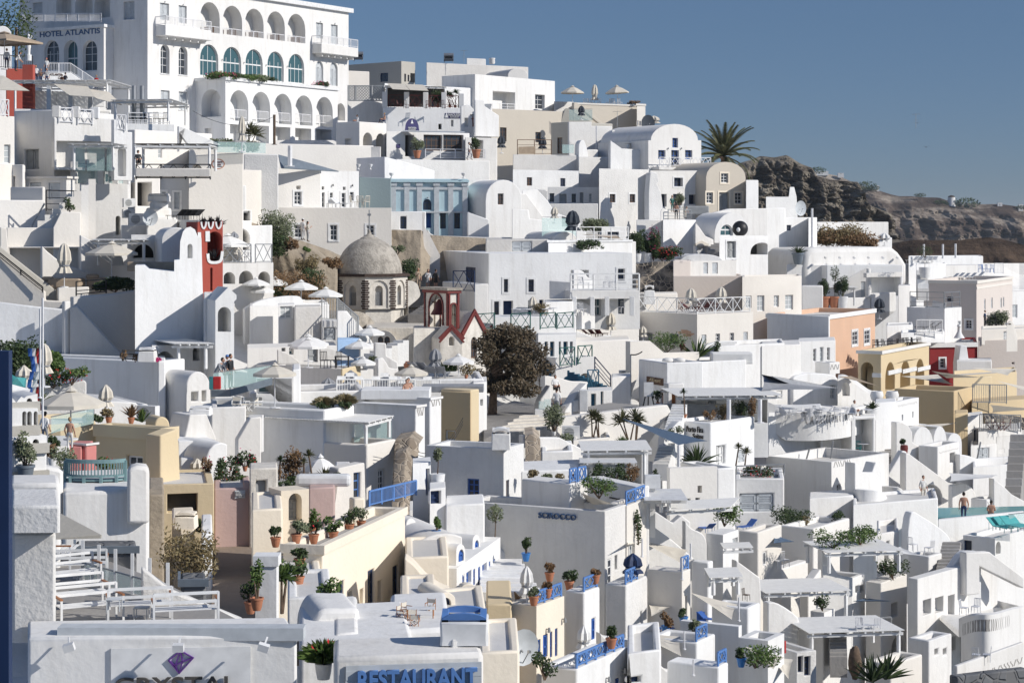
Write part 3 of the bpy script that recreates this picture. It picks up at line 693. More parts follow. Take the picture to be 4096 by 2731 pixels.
def chair(label,foot,m='wm',kind='chair',rz=0,group=None,sc=1):
 key=('chair',kind,m);sc*=min(1,foot[1]/122)
 if key not in PROTO:
  th=T('sun_lounger' if kind=='lounger' else 'chair',label,'sun lounger' if kind=='lounger' else 'chair',foot,group,rz);chair_mesh(kind,m,th);th.scale=(sc,)*3;PROTO[key]=th;return th
 c=dup(PROTO[key],foot,rz,sc,label)
 gset(c,group)
 return c
def gset(c,g):
 if g:c['group']=c['label']if g==1 else g
 elif 'group' in c:del c['group']
def table(label,foot,m='wm',r=.38,h=.73,group=None,sq=None,leg=None):
 key=('table',m,r,h,sq)
 if key not in PROTO:
  th=T('table',label,'table',foot,group);g=MB()
  if sq:g.box(-sq[0]/2,-sq[1]/2,h-.04,sq[0]/2,sq[1]/2,h)
  else:g.lathe([(r,h-.03),(r,h)],16)
  g.build('tabletop',m,th)
  if sq:
   for sx in(-1,1):
    for sy in(-1,1):g=MB();g.bar((sx*(sq[0]/2-.06),sy*(sq[1]/2-.06),0),(sx*(sq[0]/2-.06),sy*(sq[1]/2-.06),h-.04),.025);g.build('leg',leg or m,th)
  else:
   g=MB();g.bar((0,0,0),(0,0,h-.03),.025,6)
   for i in range(3):t=i*2.1;g.bar((0,0,.15),(cos(t)*.27,sin(t)*.27,0),.016)
   g.build('pedestal',leg or m,th)
  PROTO[key]=th;th.scale=(min(1,foot[1]/122),)*3;return th
 c=dup(PROTO[key],foot,0,min(1,foot[1]/122),label)
 gset(c,group)
 return c
def ac(label,foot,rz=0,sc=1,m='fr'):
 th=T('air_conditioner',label,'air conditioner',foot,None,rz);g=MB();g.box(-.42,-.16,0,.42,.16,.6);g.build('casing',m,th)
 g=MB();g.add([(cos(i*.524)*.24-.08,-.164,.3+sin(i*.524)*.24)for i in range(12)],[tuple(range(12))]);q=g.build('fan_grille','gr',th)
 for i in range(4):g=MB();g.bar((-.32,-.175,.12+i*.12),(.16,-.175,.12+i*.12),.007);g.build('grille_bar','fr',th)
 th.scale=(sc,)*3;return th
def dish(label,foot,r=.45,rz=0,m='gy',h=.8):
 th=T('satellite_dish',label,'satellite dish',foot,None,rz);g=MB();n=16
 vs=[];
 for j in range(5):
  rr=r*j/4;y=-.25*(rr*rr)/(r)
  for i in range(n):vs.append((rr*cos(2*pi*i/n),y,h+.1+rr*sin(2*pi*i/n)*1.05))
 g.add(vs,[(j*n+i,j*n+(i+1)%n,(j+1)*n+(i+1)%n,(j+1)*n+i)for j in range(4)for i in range(n)]);g.build('reflector',m,th,80)
 g=MB();g.bar((0,.06,0),(0,.06,h),.03,6);g.bar((0,0,h),(0,-.1,h-.05),.02);g.build('mast','mt',th)
 g=MB();g.bar((0,-.05,h-r*.8),(0,-.5,h+.05),.014);g.obox((-.04,-.56,h),Vector((.08,0,0)),Vector((0,.1,0)),Z3*.08);g.build('feed_arm','mt',th);return th
def antenna(label,foot,h=3,rz=0):
 th=T('tv_antenna',label,'antenna',foot,None,rz);g=MB();g.bar((0,0,0),(0,0,h),.025,5);g.build('mast','mt',th);g=MB();g.bar((-.5,0,h-.1),(.5,0,h-.05),.015)
 for i in range(6):g.bar((-.45+i*.18,-.25,h-.08),(-.45+i*.18,.25,h-.08),.01)
 g.build('elements','mt',th)
 for zz in(.4,.55):g=MB();g.bar((-.3,0,h*zz),(.3,0,h*zz),.012);g.build('crossbar','mt',th)
 return th
def chimney(label,foot,w,h,m='w',dome=True,blue=False,taper=.55,rz=0,square=True):
 """tapered stack with a little arched cowl"""
 th=T('chimney',label,'chimney',foot,None,rz);g=MB();n=4 if square else 14;o=pi/4 if square else 0;k=1.414/2 if square else.5
 hs=h*.74;w2=w*taper;vs=[]
 for r,z in((w*k,0),(w*k*.97,hs*.3),(w2*k,hs)):
  vs+=[(r*cos(o+2*pi*i/n),r*sin(o+2*pi*i/n),z)for i in range(n)]
 g.add(vs,[(j*n+i,j*n+(i+1)%n,(j+1)*n+(i+1)%n,(j+1)*n+i)for j in range(2)for i in range(n)]+[tuple(2*n+i for i in range(n))])
 ob=g.build('stack',m,th,40);md=ob.modifiers.new('b','BEVEL');md.width=.05;md.segments=2
 g=MB();r=w2*.46;t=r*.28;hh=h-hs;N=8
 for ax in(0,1):
  for sd in(-1,1):
   pts=[(r*cos(pi*i/N),hh*.25+hh*.75*sin(pi*i/N))for i in range(N+1)];pts=[(r,0)]+pts+[(-r,0)]
   inn=[((r-t)*cos(pi*i/N),hh*.25+(hh*.75-t)*sin(pi*i/N))for i in range(N+1)];inn=[(r-t,0)]+inn+[(-(r-t),0)]
   n2=len(pts);q=sd*r;q2=sd*(r-t)
   f3=(lambda x,z,y:(x,y,z+hs))if ax==0 else(lambda x,z,y:(y,x,z+hs))
   vs=[f3(x,z,q)for x,z in pts]+[f3(x,z,q)for x,z in inn]+[f3(x,z,q2)for x,z in pts]+[f3(x,z,q2)for x,z in inn]
   g.add(vs,[(i,i+1,n2+i+1,n2+i)for i in range(n2-1)]+[(2*n2+i,2*n2+i+1,3*n2+i+1,3*n2+i)for i in range(n2-1)]+[(i,i+1,2*n2+i+1,2*n2+i)for i in range(n2-1)]+[(n2+i,n2+i+1,3*n2+i+1,3*n2+i)for i in range(n2-1)])
 g.build('cowl','lb' if blue else m,th,60)
 if dome:g=MB();g.lathe([(r*.95,hs+hh*.82),(r*.6,hs+hh*1.0),(.02,hs+hh*1.06)],12);g.build('cap','lb' if blue else m,th,60)
 return th
def lamp(f,x,y,parent,m='mt'):
 s,z=f.sz(x,y);g=MB();b=f.pt(s,z,0)-parent.location;n=f.N;g.bar(b,b-n*.12,.02);g.bar(b-n*.12-Z3*.12,b-n*.12+Z3*.06,.07,6,.04);g.build('wall_lamp',m,parent)
def boxthing(name,label,cat,foot,sx,sy,sz,m,rz=0,group=None,bev=.03):
 g=MB();g.box(-sx/2,-sy/2,0,sx/2,sy/2,sz);o=g.build(name,m);o.location=foot;o.rotation_euler.z=rz;tag(o,label,cat,group)
 if bev:md=o.modifiers.new('b','BEVEL');md.width=bev;md.segments=2
 return o
def wire(label,p,q,sag=.4,r=.018,name='cable'):
 g=MB();p=Vector(p);q=Vector(q);pr=None
 for i in range(13):
  t=i/12;a=p.lerp(q,t)-Z3*sag*4*t*(1-t)
  if pr is not None:g.bar(pr-p,a-p,r,3)
  pr=a
 o=g.build(name,'bk');o.location=p;return tag(o,label,'cable')
def carved(f,x0,y0,x1,y1,parent,seed,m='pv',n=10):
 """scribble pattern: flat strokes on the face, grey ones painted as shaded cut-outs"""
 rnd=random.Random(seed);g=MB()
 a,zt=f.sz(x0,y0);b,zb=f.sz(x1,y1)
 if a>b:a,b=b,a
 _,zt=f.sz((x0+x1)/2,y0);_,zb=f.sz((x0+x1)/2,y1);h=abs(zt-zb);zm=(zt+zb)/2;w=(b-a)/n
 for i in range(n):
  c=a+w*(i+.5);k=rnd.choice((0,1,2));pr=None
  for j in range(7):
   t=j/6*2-1;s_=c+(w*.32*sin(t*2.2)*(1 if k else-1)if k<2 else w*.35*t*.8);z_=zm+t*h*.4*(1 if k!=1 else-1)
   p=f.pt(s_,z_,-.004)-parent.location
   if pr is not None:
    d=f.D*.05;g.add([pr-d,pr+d,p+d,p-d],[(0,1,2,3)])
   pr=p
 g.build('pattern_stroke',m,parent)
def feet(h,x,y):return ground(x,y,h['z']+.01)if isinstance(h,dict)else ground(x,y,h)
#land
def hillside():
 g=MB();nu,nv=70,70;vs=[]
 rnd=random.Random(5)
 for j in range(nv+1):
  v=118+(900-118)*j/nv
  for i in range(nu+1):
   u=-260+(1024+520)*i/nu
   uu=min(max(u,0),1023)
   vtop=(138 if uu<340 else 138+(uu-340)*.05 if uu<560 else 149+(uu-560)*.42 if uu<830 else 262)
   vv=max(v,vtop)
   Y=DEP(uu,vv)+9+(0 if v>=vtop else(vtop-v)*6.0)
   Y+=rnd.uniform(-.2,.2)
   if v>700:Y=max(12,Y-(v-700)*.14)
   z=(HZ-vv)/F_U*Y-(0 if v>=vtop else(vtop-v)*.9)
   vs.append(((u-CX)/F_U*Y,Y,z))
 g.add(vs,[(j*(nu+1)+i,j*(nu+1)+i+1,(j+1)*(nu+1)+i+1,(j+1)*(nu+1)+i)for j in range(nv)for i in range(nu)])
 o=g.build('hillside','wg');tag(o,kind='structure')
hillside()
MK['rk1']=lambda:rockmat('tan_cliff_rock',(.08,.065,.055),(.22,.19,.15),(.38,.34,.28),.09,1.0,2.5)
MK['rk2']=lambda:rockmat('brown_scree',(.06,.045,.038),(.10,.075,.06),(.34,.29,.24),.016,1.0,4)
MK['rk3']=lambda:rockmat('dark_lava_slope',(.035,.026,.02),(.075,.052,.038),(.13,.09,.062),.06,1.0,2)
from mathutils import noise as NZ
def relief(name,m,Y0,prof,base_v,u0,u1,depth,nx,nz,amp,sc,cliff=.45,seed=0,band=None):
 """weathered slope: crest from measured profile (u,v), falling towards the viewer"""
 g=MB();vs=[]
 def crest(u):
  for(a,va),(b,vb)in zip(prof,prof[1:]):
   if u<=b:return va+(vb-va)*(u-a)/(b-a)
  return prof[-1][1]
 zb=(HZ-base_v)/F_U*Y0
 for j in range(nz+1):
  t=j/nz
  for i in range(nx+1):
   u=u0+(u1-u0)*i/nx;X=(u-CX)/F_U*Y0;zc=(HZ-crest(u))/F_U*Y0
   X0=X
   if t<cliff:z=zc-(zc-zb)*.55*(t/cliff);y=Y0-depth*.12*(t/cliff)
   else:s_=(t-cliff)/(1-cliff);z=zc-(zc-zb)*(.55+.45*s_);y=Y0-depth*(.12+.88*s_)
   q=Vector((X*sc,seed,z*sc*1.3));n1=NZ.ridged_multi_fractal(q*2.2,.75,2.2,6,1.0,2.0);n2=NZ.noise(Vector((X*sc*.6,seed+7,z*sc*.15)))
   rdg=abs(NZ.noise(Vector((X*sc*1.6,seed+3,z*sc*.5))));n3=NZ.turbulence(q*4,4,True)
   k=min(1,t*8)
   y-=amp*(n1*.45+n2*1.3-rdg*1.6+n3*.5)*k
   z+=amp*.10*(NZ.noise(Vector((X*sc*2.5,seed+1,t*3))))*(1 if t>0 else.7)
   f=y/Y0 if t else 1
   vs.append((X0,y,z))
 n0=len(vs)
 for i in range(nx+1):x,y,z=vs[i];vs.append((x,y+depth*1.5,z-depth*.05))
 fs=[(j*(nx+1)+i,j*(nx+1)+i+1,(j+1)*(nx+1)+i+1,(j+1)*(nx+1)+i)for j in range(nz)for i in range(nx)]+[(i,i+1,n0+i+1,n0+i)for i in range(nx)]
 g.add(vs,fs);o=g.build(name,m,None,28);tag(o,kind='structure');return o
relief('cliff','rk1',760,[(560,196),(700,172),(735,165),(760,157),(786,156),(800,163),(812,168),(818,177),(840,181),(858,182),(862,190),(869,205),(892,214),(893,222)],262,560,893,110,420,200,8,.07,.8,4)
relief('headland','rk2',1900,[(700,175),(786,168),(816,172),(840,176),(860,186),(900,196),(940,198),(955,203),(975,204),(1024,206),(1300,214)],300,760,1300,700,360,180,24,.016,.35,9)
relief('far_ridge','rk2',2600,[(-900,215),(560,205),(760,190),(1000,207),(1900,226)],300,-900,1900,500,120,30,25,.006,.5,2)
relief('dark_hill','rk3',620,[(880,250),(900,243),(920,240),(960,240),(990,237),(1000,239),(1024,245),(1200,268)],360,880,1200,260,180,90,6,.05,.2,12)
g=MB();g.add([(-8000,-10,-190),(8000,-10,-190),(8000,8000,-190),(-8000,8000,-190)],[(0,1,2,3)]);MK['sea']=lambda:glass('sea_water',(.02,.05,.09),.15);tag(g.build('sea','sea'),kind='structure')
def far(u,v,Y):return Vector(((u-CX)/F_U*Y,Y,(HZ-v)/F_U*Y))
def farhouse(label,u,v,Y,w,h):
 p=far(u,v,Y);th=T('far_house',label,'house',p-Z3*3);g=MB();w*=.55;h*=.5;g.box(-w/2,0,0,w/2,w*.7,h+3);g.build('wall','w',th);g=MB();g.obox((-w*.12,-.06,3.2),Vector((w*.2,0,0)),Vector((0,.05,0)),Z3*h*.55);g.build('door','gr',th);return th
farhouse('tiny white hut on the crest of the headland beside a dark bush',878,188.2,1893,4,5)
farhouse('low white house beside the windmill on the headland',964,204.2,1893,12,3)
farhouse('tiny white chapel standing alone on the headland crest right of the windmill',1000,206,1893,8,6)
farhouse('white cube house on the headland at the right edge',1021,208,1893,8,7)
farhouse('long low white wall-like house on the ridge behind the tan cliff',822,172.5,1893,22,2.5)
farhouse('small white building on the ridge just right of a round bush behind the cliff',841,174.5,1893,10,2.5)
p=far(951.5,204,1890);th=T('windmill','old round white windmill tower without sails on the headland','',p-Z3*3);g=MB();g.lathe([(4.4,0),(3.4,9),(3.6,9.1),(3.5,9.3)],14);g.build('tower','w',th,40);g=MB();g.lathe([(3.5,9.3),(2.6,10.6),(.1,11.2)],12);g.build('cap','rk3',th)
rnd=random.Random(4)
for k,(u,v,r)in enumerate(((817.5,171.8,9),(864.5,187.6,12),(873,189,7),(855,187,6),(920,196,6),(940,203.5,7),(946,204.5,4),(957,203,4),(966,205,14),(1022,208,6))):
 r*=.62;g=MB();leaves(g,(0,0,r*.2),(r*1.6,r,r*.6),260,r*.16,rnd);o=g.build('foliage','ld');th=T('far_bush',['dark round bush on the ridge behind the tan cliff','wide dark bush on the headland left of the tiny hut','low dark bush right beside the tiny hut on the headland','first faint bush where the headland leaves the tan cliff','dark bush on the shoulder where the headland drops','dark bush just left of the windmill','low bush at the foot of the windmill','bush on the roofline right of the windmill','broad bush right of the windmill house','bush at the far right end of the headland'][k],'bush',far(u,v,1888));o.parent=th
for k,(x,y,Y,s)in enumerate(((1452,664,150,.62),(1372,444,170,.5))):
 u=768+x*K;v=75+y*K;g=MB();s*=.6
 g.blob((0,0,0),(.1*s,.28*s,.09*s),8,6);g.blob((0,-.3*s,.03*s),(.05*s,.08*s,.05*s),6,4);g.add([(0,.25*s,0),(.1*s,.5*s,0),(-.1*s,.5*s,0)],[(0,1,2)]);th=T('bird',['dark bird gliding in the sky above the headland','smaller bird higher up in the blue sky'][k],'',far(u,v,Y));g.build('body','bk',th,60)
 for sx in(-1,1):g=MB();g.add([(0,-.12*s,0),(sx*.45*s,-.18*s,.22*s),(sx*.9*s,.05*s,.1*s),(sx*.42*s,.12*s,.2*s),(0,.14*s,0)],[(0,1,2,3,4)]);g.build('wing','bk',th)
hz=MB();hz.box(-8100,-20,-192,8100,8100,48);MATS['hz']=m=bpy.data.materials.new('sea_haze');m.use_nodes=True;m.node_tree.nodes.clear()
a=m.node_tree.nodes.new('ShaderNodeOutputMaterial');b=m.node_tree.nodes.new('ShaderNodeVolumePrincipled');b.inputs['Density'].default_value=.00006;b.inputs['Color'].default_value=(.8,.9,1,1)
m.node_tree.links.new(b.outputs[0],a.inputs[1]);tag(hz.build('haze','hz'),kind='stuff')
#top row, left: big hotel
tile(0,0)
LV=lambda th:Vector((-sin(rad(th)),cos(rad(th))))
RV=lambda th:Vector((cos(rad(th)),sin(rad(th))))
def before(f,xf,xc,d):
 """distance of a corner seen at xc whose wall runs along d back to face f at xf"""
 s,_=f.sz(xf,0);q=f.pt(s,0);k,_=ray(xc,0)
 t=(k*q.y-q.x)/(k*d[1]-d[0]);return q.y-d[1]*t
hot=H('large white arcaded hotel with five storeys at the top left of the slope',180,1355,3201,-200,900,58,215,par=.6,dn=25,bev=.05,name='hotel',corn=('fr',.5,.45),ops=[('Na',1838,22,2018,300),('Na',2046,55,2224,325),('Na',2250,82,2421,345),('Na',2451,107,2616,370),('Na',2641,130,2804,392),('ga',1838,410,2005,702),('ga',2050,433,2215,720),('ga',2255,455,2413,732),('ga',2456,475,2606,748),('ga',2648,497,2794,765),('s3',1470,32,1553,186),('s3',1641,55,1715,216),('s3',2903,212,2966,355),('s3',3039,230,3101,408),('wa3i',1475,410,1557,680),('wa3i',1641,430,1722,692),('sa3',2899,562,2969,765),('sa3',3031,575,3101,790),('s3',1478,832,1558,985),('s3i',1642,845,1722,1012),('na3',3088,950,3169,1108),('L','s3i',300,25,390,186),('L','s3i',1135,15,1235,182),('L','Na',515,-60,655,165),('L','Na',690,-60,850,165),('L','Na',865,-60,1010,165)])
HT=hot['th'];HR=hot['R'];HL=hot['L']
for a in((1838,300,2018,302),(2046,325,2224,326),(2250,347,2421,348),(2451,370,2616,372),(2641,392,2804,393)):
 s0,z0=HR.sz(a[0],a[1]);s1,_=HR.sz(a[2],a[3]);rail('',HR.pt(s0,z0-.1,.1),HR.pt(s1,z0-.1,.1),.95,'v','wm',HT)
 g=MB();c=HR.pt((s0+s1)/2,z0,1.0)-HT.location
 for dx in(-.7,.1,.7):g.obox(c+Vector((dx,0,0)),Vector((.45,0,0)),Vector((0,.45,0)),Z3*.8)
 g.build('balcony_chairs','br',HT)
def balcony(f,x0,x1,yt,out,parent,hb=1.15,m='w',corbel=True,kind='v'):
 a,z=f.sz(x0,yt);b,_=f.sz(x1,yt);g=MB();D3=f.D;N3=f.N;o=f.pt(a,z-hb,-out)-parent.location
 g.obox(o,D3*(b-a),N3*(out+.02),Z3*(hb-.02));bl=g.build('balcony',m,parent);md=bl.modifiers.new('b','BEVEL');md.width=.04
 if corbel:
  for i in range(6):g=MB();q=f.pt(a+(b-a)*(i+.5)/6,z-hb-.35,-out*.75)-parent.location;g.obox(q,D3*.14,N3*out*.76,Z3*.35);g.build('corbel',m,parent)
 r=f.pt(a+.05,z,-out+.05);s=f.pt(b-.05,z,-out+.05)
 rail('',r,s,.95,kind,'wm',parent);rail('',r,f.pt(a+.05,z,0),.95,kind,'wm',parent)
balcony(HR,1425,1850,235,1.5,HT);balcony(HR,2862,3201,405,1.5,HT)
for x,y in((1512,16),(1680,44),(2940,200),(3072,218),(2038,548),(2238,575),(2440,598),(2636,610)):lamp(HR,x,y,HT)
Yb=before(HR,1795,2070,LV(58))
blk=H('white two-storey arcade wing with flower-lined terrace below the tall hotel',1795,2070,3101,708,1340,58,Yb,par=.25,dn=14,bev=.05,name='arcade_wing',cat='building',corn=('fr',.35,.2),ops=[('Na',2112,830,2280,1112),('Na',2315,845,2481,1125),('Na',2516,862,2679,1140),('Na',2711,878,2870,1152),('Na',2903,892,3056,1165),('N',2112,1145,2265,1345),('N',2318,1155,2470,1345),('N',2516,1168,2666,1345),('N',2711,1180,2858,1350),('N',2903,1190,3045,1355),('L','Na',1850,820,2030,1075),('L','n',1880,1180,1940,1300)])
for a in((2112,1082,2265),(2315,1095,2468),(2516,1110,2667),(2711,1120,2858),(2903,1132,3045)):
 s0,z0=blk['R'].sz(a[0],a[1]);s1,_=blk['R'].sz(a[2],a[1]+8);rail('',blk['R'].pt(s0,z0,.1),blk['R'].pt(s1,z0,.1),.95,'v','wm',blk['th'])
for k,(x,w,m)in enumerate(((2040,2.6,'lf'),(2150,2.2,'ld'),(2260,2.6,'lf'),(2380,2.2,'lo'),(2470,1.8,'ld'),(2968,1.6,'ld'))):
 s,z=blk['R'].sz(max(x,2090),712);p=blk['R'].pt(s+.2,blk['z'],.7)
 plant(['flowering hedge at the near corner of the arcade terrace','green planting on the arcade terrace below the second glazed arch','leafy planting below the middle glazed arch','low olive planting below the fourth glazed arch','dark creeper at the right part of the arcade terrace','round red-flowering bush below the shuttered arched windows'][k],p,w*1.6,1.0,'bush',m,fl='fp' if k in(0,5)else None,size=.12)
q=before(HL,1040,955,RV(58))
sg_=H('white porch block with blue-grey lettering and three arched bays in front of the tall hotel',330,955,1040,226,900,58,q,par=.25,dn=14,bev=.05,name='entrance_block',cat='building',corn=('fr',.3,.18),ops=[('L','wa3',405,372,540,650),('L','ga3',585,372,710,690),('L','wa3',757,372,890,652)])
text('HOTEL ATLANTIS',sg_['L'],368,278,918,328,'sc',sg_['th'],bold=.012)
frail(HL,1060,222,340,222,kind='v',k=-2.2,parent=HT);frail(HL,1060,222,1060,222,kind='v',k=-2.2,parent=HT)
pY=q-4.5;f0=Face((P(860,800,pY).x,pY),(-1,0),(0,1))
st=Wl('curved white stair wall with balustrade and small café lettering under the hotel porch',[(380,700),(430,670),(650,668),(860,810)],860,0,pY,2.6,'w',name='stair_wall',dn=8)
text('ATLANTIS',st['R'],458,676,568,698,'br',st['th']);text('Cafe Bar',st['R'],535,704,608,728,'br',st['th'],shear=.3)
for(a,b)in(((430,668),(650,668)),((650,668),(862,808))):
 s0,z0=st['R'].sz(*a);s1,z1=st['R'].sz(*b);rail('',st['R'].pt(s0,z0,.1),st['R'].pt(s1,z1,.1),1.0,'v','wm',st['th'])
rw=H('brick red terrace wall under the black railing at the far left',0,55,305,628,760,8,168,m='re',dn=8,dl=7,name='red_terrace')
rail('black spiky railing on the red terrace wall',rw['R'].pt(-.5,rw['zt'],.2),rw['R'].pt(rw['lr'],rw['zt'],.2),1.1,'v','bk')
wd0=H('small white domed chapel behind the café at the left edge',0,-60,108,332,640,5,178,dl=7,dn=6,name='chapel')
Wl('white curved pediment of the chapel behind the café terrace',A(-60,108,240,335),338,5,177.9,6,dn=.1,**V_)
for k,(x,y,h_,pose,sh,hr,fc)in enumerate(((62,625,1.7,'stand','w','hl',.4),(140,640,1.7,'lean','fr','ht',2.0),(330,765,1.75,'stand','w','ht',0),(375,775,1.5,'phone','br','hl',1.0),(430,780,1.6,'stand','gr','hl',.3),(570,795,1.2,'stand','br','ht',2.5),(600,800,1.4,'phone','df','ht',2.7),(885,832,1.5,'stand','rf','hl',3.1),(428,668,1.7,'stand','w','fo',0))):
 p=P(x,y,(160 if k<2 else 176 if k<8 else pY+1.5));p.z-=.15
 person(['blond woman standing at a table by the black railing','waiter in white leaning over a table by the black railing','person in white shirt walking below the hotel steps','person in brown top with a phone below the hotel steps','blond person in sunglasses and grey top in front of the hotel steps','child with dark hair below the café lettering','person in black top looking at a phone below the café lettering','woman with long brown hair in red top at the foot of the hotel stair','person with pink hat on the porch landing'][k],p,h_,fc,pose,sh,'nb',hr)
parasol('brown canopy parasol over the café at the left edge',P(40,640,158),3.0,2.9,'tf',n=4,drop=.7)
g=MB();rnd=random.Random(2);leaves(g,(0,0,2),(2.2,2,3.2),700,.2,rnd,hollow=.1);th=T('dark_tree','dark tree crown between the chapel and the hotel wall','tree',P(150,430,205));g.build('crown','ld',th);g=MB();g.bar((0,0,-6),(0,0,2),.3,6,.15);g.build('trunk','bkk',th)
g=MB();g.lathe([(.25,0),(.25,.5),(.14,.52),(.16,.9),(.2,1.2),(.13,1.55),(.16,1.8),(.06,1.95)],10);g.blob((0,0,2.08),(.11,.12,.14),8,6);g.bar((.12,0,1.8),(.3,-.1,2.05),.05);o=put(g,'statue','w',P(262,560,165),'small white statue beside the black railing left of the hotel',sm=50)
zf=P(500,1010,150).z
rs=H('white café terrace building with wave-pattern panels under cream awnings',0,130,1015,1000,1090,-3,152,dl=9,dn=8,name='cafe_terrace',cat='building')
bw_=Wl('back wall of the café with blue wave panels',[(300,830),(1020,860)],1010,0,158,.3,'w',dn=4)
for(x0,y0,x1,y1)in((520,870,620,940),(675,912,780,975),(848,915,958,978)):
 b=board(bw_['R'],x0,y0,x1,y1,'fr',bw_['th'],'panel');
for k,(x0,y0,x1,y1)in enumerate(((525,875,618,935),(680,916,778,972),(852,920,955,975))):carved(bw_['R'],x0,y0,x1,y1,bw_['th'],k,'lb',8)
pergola('white café pergola with cream roller awnings in front of the hotel porch',P(140,1000,152),(wd(140,1010,152)*.98,-.4),(.3,7),up(140,1000,745,152),'fr',posts=(1,1,1,1),over=.3)
for k,(xa,xb)in enumerate(((490,850),(700,1120))):
 a=P(xa,775+k*28,151.5);b=P(xb-40 if k==0 else xb-120,800+k*50,151.5);c_=P(xb+20 if k==0 else xb,895+k*75,148.6);d_=P(xa+150+k*40,880+k*30,148.6)
 poly(['left cream roller awning over the café terrace','right cream roller awning over the café terrace'][k],[a,b,c_,d_],'cf','awning','awning')
for x in(450,650,830,1000):g=MB();g.box(-.16,-.1,0,.16,.1,up(x,1010,790,151.8));o=g.build('post','fr',rs['th']);o.location=P(x,1010,151.8)-rs['th'].location
g=MB();g.box(-.4,-.4,0,.4,.4,3.4);o=g.build('red_column','re',rs['th']);o.location=P(265,1000,155)-rs['th'].location
poly('cream roller awning at the left edge',[P(-10,700,140),P(30,700,140),P(270,838,137),P(-10,830,136.5)],'cf','awning','awning')
g=MB();g.box(0,0,0,wd(85,140,142),2,up(100,1060,640,142));o=put(g,'white_pillar','wc',P(85,1060,142)-Z3*4,'thick cream pillar carrying the awning at the left edge','pillar')
H('white parapet terrace under the glazed pergola with black chairs',0,1160,1605,1135,1215,-3,148,par=.25,dl=8,dn=.3,bev=.04,name='terrace',key='glz')
pergola('grey-slatted pergola with thick white columns left of the arcade',P(1060,1120,148.4),(wd(1060,1570,148),-1.0),(.2,6.5),up(1060,1120,925,148),'fr','fr',over=.3)
for x in(1230,1305):g=MB();g.lathe([(.18,0),(.18,2.6)],10);o=put(g,'column','mt',P(x,1105,151),['left grey round column under the slatted pergola','right grey round column under the slatted pergola'][x>1250])
hz_=HOUSES['glz'];frail(hz_['R'],1175,1150,1560,1150,.8,'h','wm',.05,'white two-bar railing of the glazed terrace',z=hz_['zt'])
for k,x in enumerate((1200,1290,1360,1440,1500)):chair('black chair behind the two-bar railing',P(x,1145,150),'bk',rz=k,group=1)
H('cream house wall with dark pergola below the glazed terrace',1050,1240,1950,1190,1700,56,141,m='wc',dn=6,ops=[('c',1455,1335,1490,1455)])
wb=H('pale cream wall with round restaurant badge and glass balustrade',0,1735,2230,1345,1560,25,139,m='wc',par=.3,dn=10,dl=8,ops=[('na',1760,1510,1850,1600)],key='met')
g=MB();fR=wb['R'];s,z=fR.sz(2002,1507);ring=lambda r,k:[fR.pt(s+cos(i*.3142)*r*1.15,z+sin(i*.3142)*r*.85,k)-wb['th'].location for i in range(20)]
g.add(ring(.42,-.03)+ring(.36,-.03),[(i,(i+1)%20,20+(i+1)%20,20+i)for i in range(20)]);g.build('badge_ring','tc',wb['th']);g=MB();g.add(ring(.36,-.015),[tuple(range(20))]);g.build('badge','fr',wb['th'])
text('Metropolis',fR,1962,1480,2042,1500,'rdk',wb['th'],k=-.03);text('cafe',fR,1990,1505,2030,1518,'rdk',wb['th'],k=-.03);text('BAR - RESTAURANT',fR,1965,1525,2040,1532,'bk',wb['th'],k=-.03)
#white house below, left
gh=H('grey-shaded white house with double door under the café terrace',130,497,1048,1008,1600,62,132,par=.3,dn=8,ops=[('L','d',222,1375,357,1555),('o',515,1300,690,1540)])
fh=H('bright white balcony house with lattice parapets below the café',0,498,1048,1075,1560,10,131,par=.4,dl=3,dn=0,ops=[('n3',520,1300,1040,1540),],floor='fl',key='lat')
f=fh['R']
for k,(a,b)in enumerate(((537,665),(712,848))):frail(f,a,1130+k*15,b,1135+k*15,1.0,'x','wm',-.06,['left white lattice panel above the bright house','right white lattice panel above the bright house'][k])
for k,a in enumerate((500,680,860)):s,z=f.sz(a,1075);boxthing('parapet_pier',['first white pier beside the lattice panels','middle white pier between the lattice panels','last white pier right of the lattice panels'][k],'pier',f.pt(s+.2,fh['zt']-.02,.2),.5,.5,.75,'w')
Wl('white tower-like wall with tall arched slot and lattice balcony',[(1045,1100),(1160,1100),(1175,1215),(1215,1215),(1215,1500)],1660,10,131,.5,ops=[('Na',1082,1355,1157,1620)],dn=0)
rail('tall white lattice railing on the tower-like wall',P(1070,1200,130.6),P(1155,1205,130.8),1.05,'x','wm')
pergola('slim white pergola over glass doors in the bright house',P(680,1560,127.5),(wd(680,1040,127.5),0),(.1,2.4),up(680,1560,1325,127.5),'fr',posts=(1,1,0,0))
for k,(a,b)in enumerate(((690,780),(800,960),(980,1040))):
 g=MB();g.obox((0,0,0),Vector((wd(a,b,129),0,0)),Vector((0,.03,0)),Z3*1.7);o=put(g,'glass_screen','GB',P(a,1570,129.3),['left pale green glass screen under the slim pergola','middle pale green glass screen under the slim pergola','right pale green glass screen under the slim pergola'][k])
lw=H('cream white corner house with lattice balcony at the left edge',0,-30,132,1065,1700,20,128,m='wc',par=.4,dn=8,ops=[('c',40,1330,95,1500)])
frail(lw['R'],-20,1065,75,1065,1.05,'x','wm',-.05,'white lattice railing at the left edge below the awning',z=lw['zt'])
pergola('black rattan pergola on slim white poles below the glazed terrace',P(1245,1560,124),(wd(1245,1910,124),0.6),(0,2.6),up(1245,1560,1325,124),'bk','fr',n=9,over=.1)
person('man in black hat and black clothes sitting high under the black pergola',P(1268,1500,123),1.5,.3,'sit','bk','bk','ht',cap='bk')
H('cream terrace with dark railing below the black pergola',0,1240,1935,1545,1620,4,123,m='wc',dn=0,key='bp')
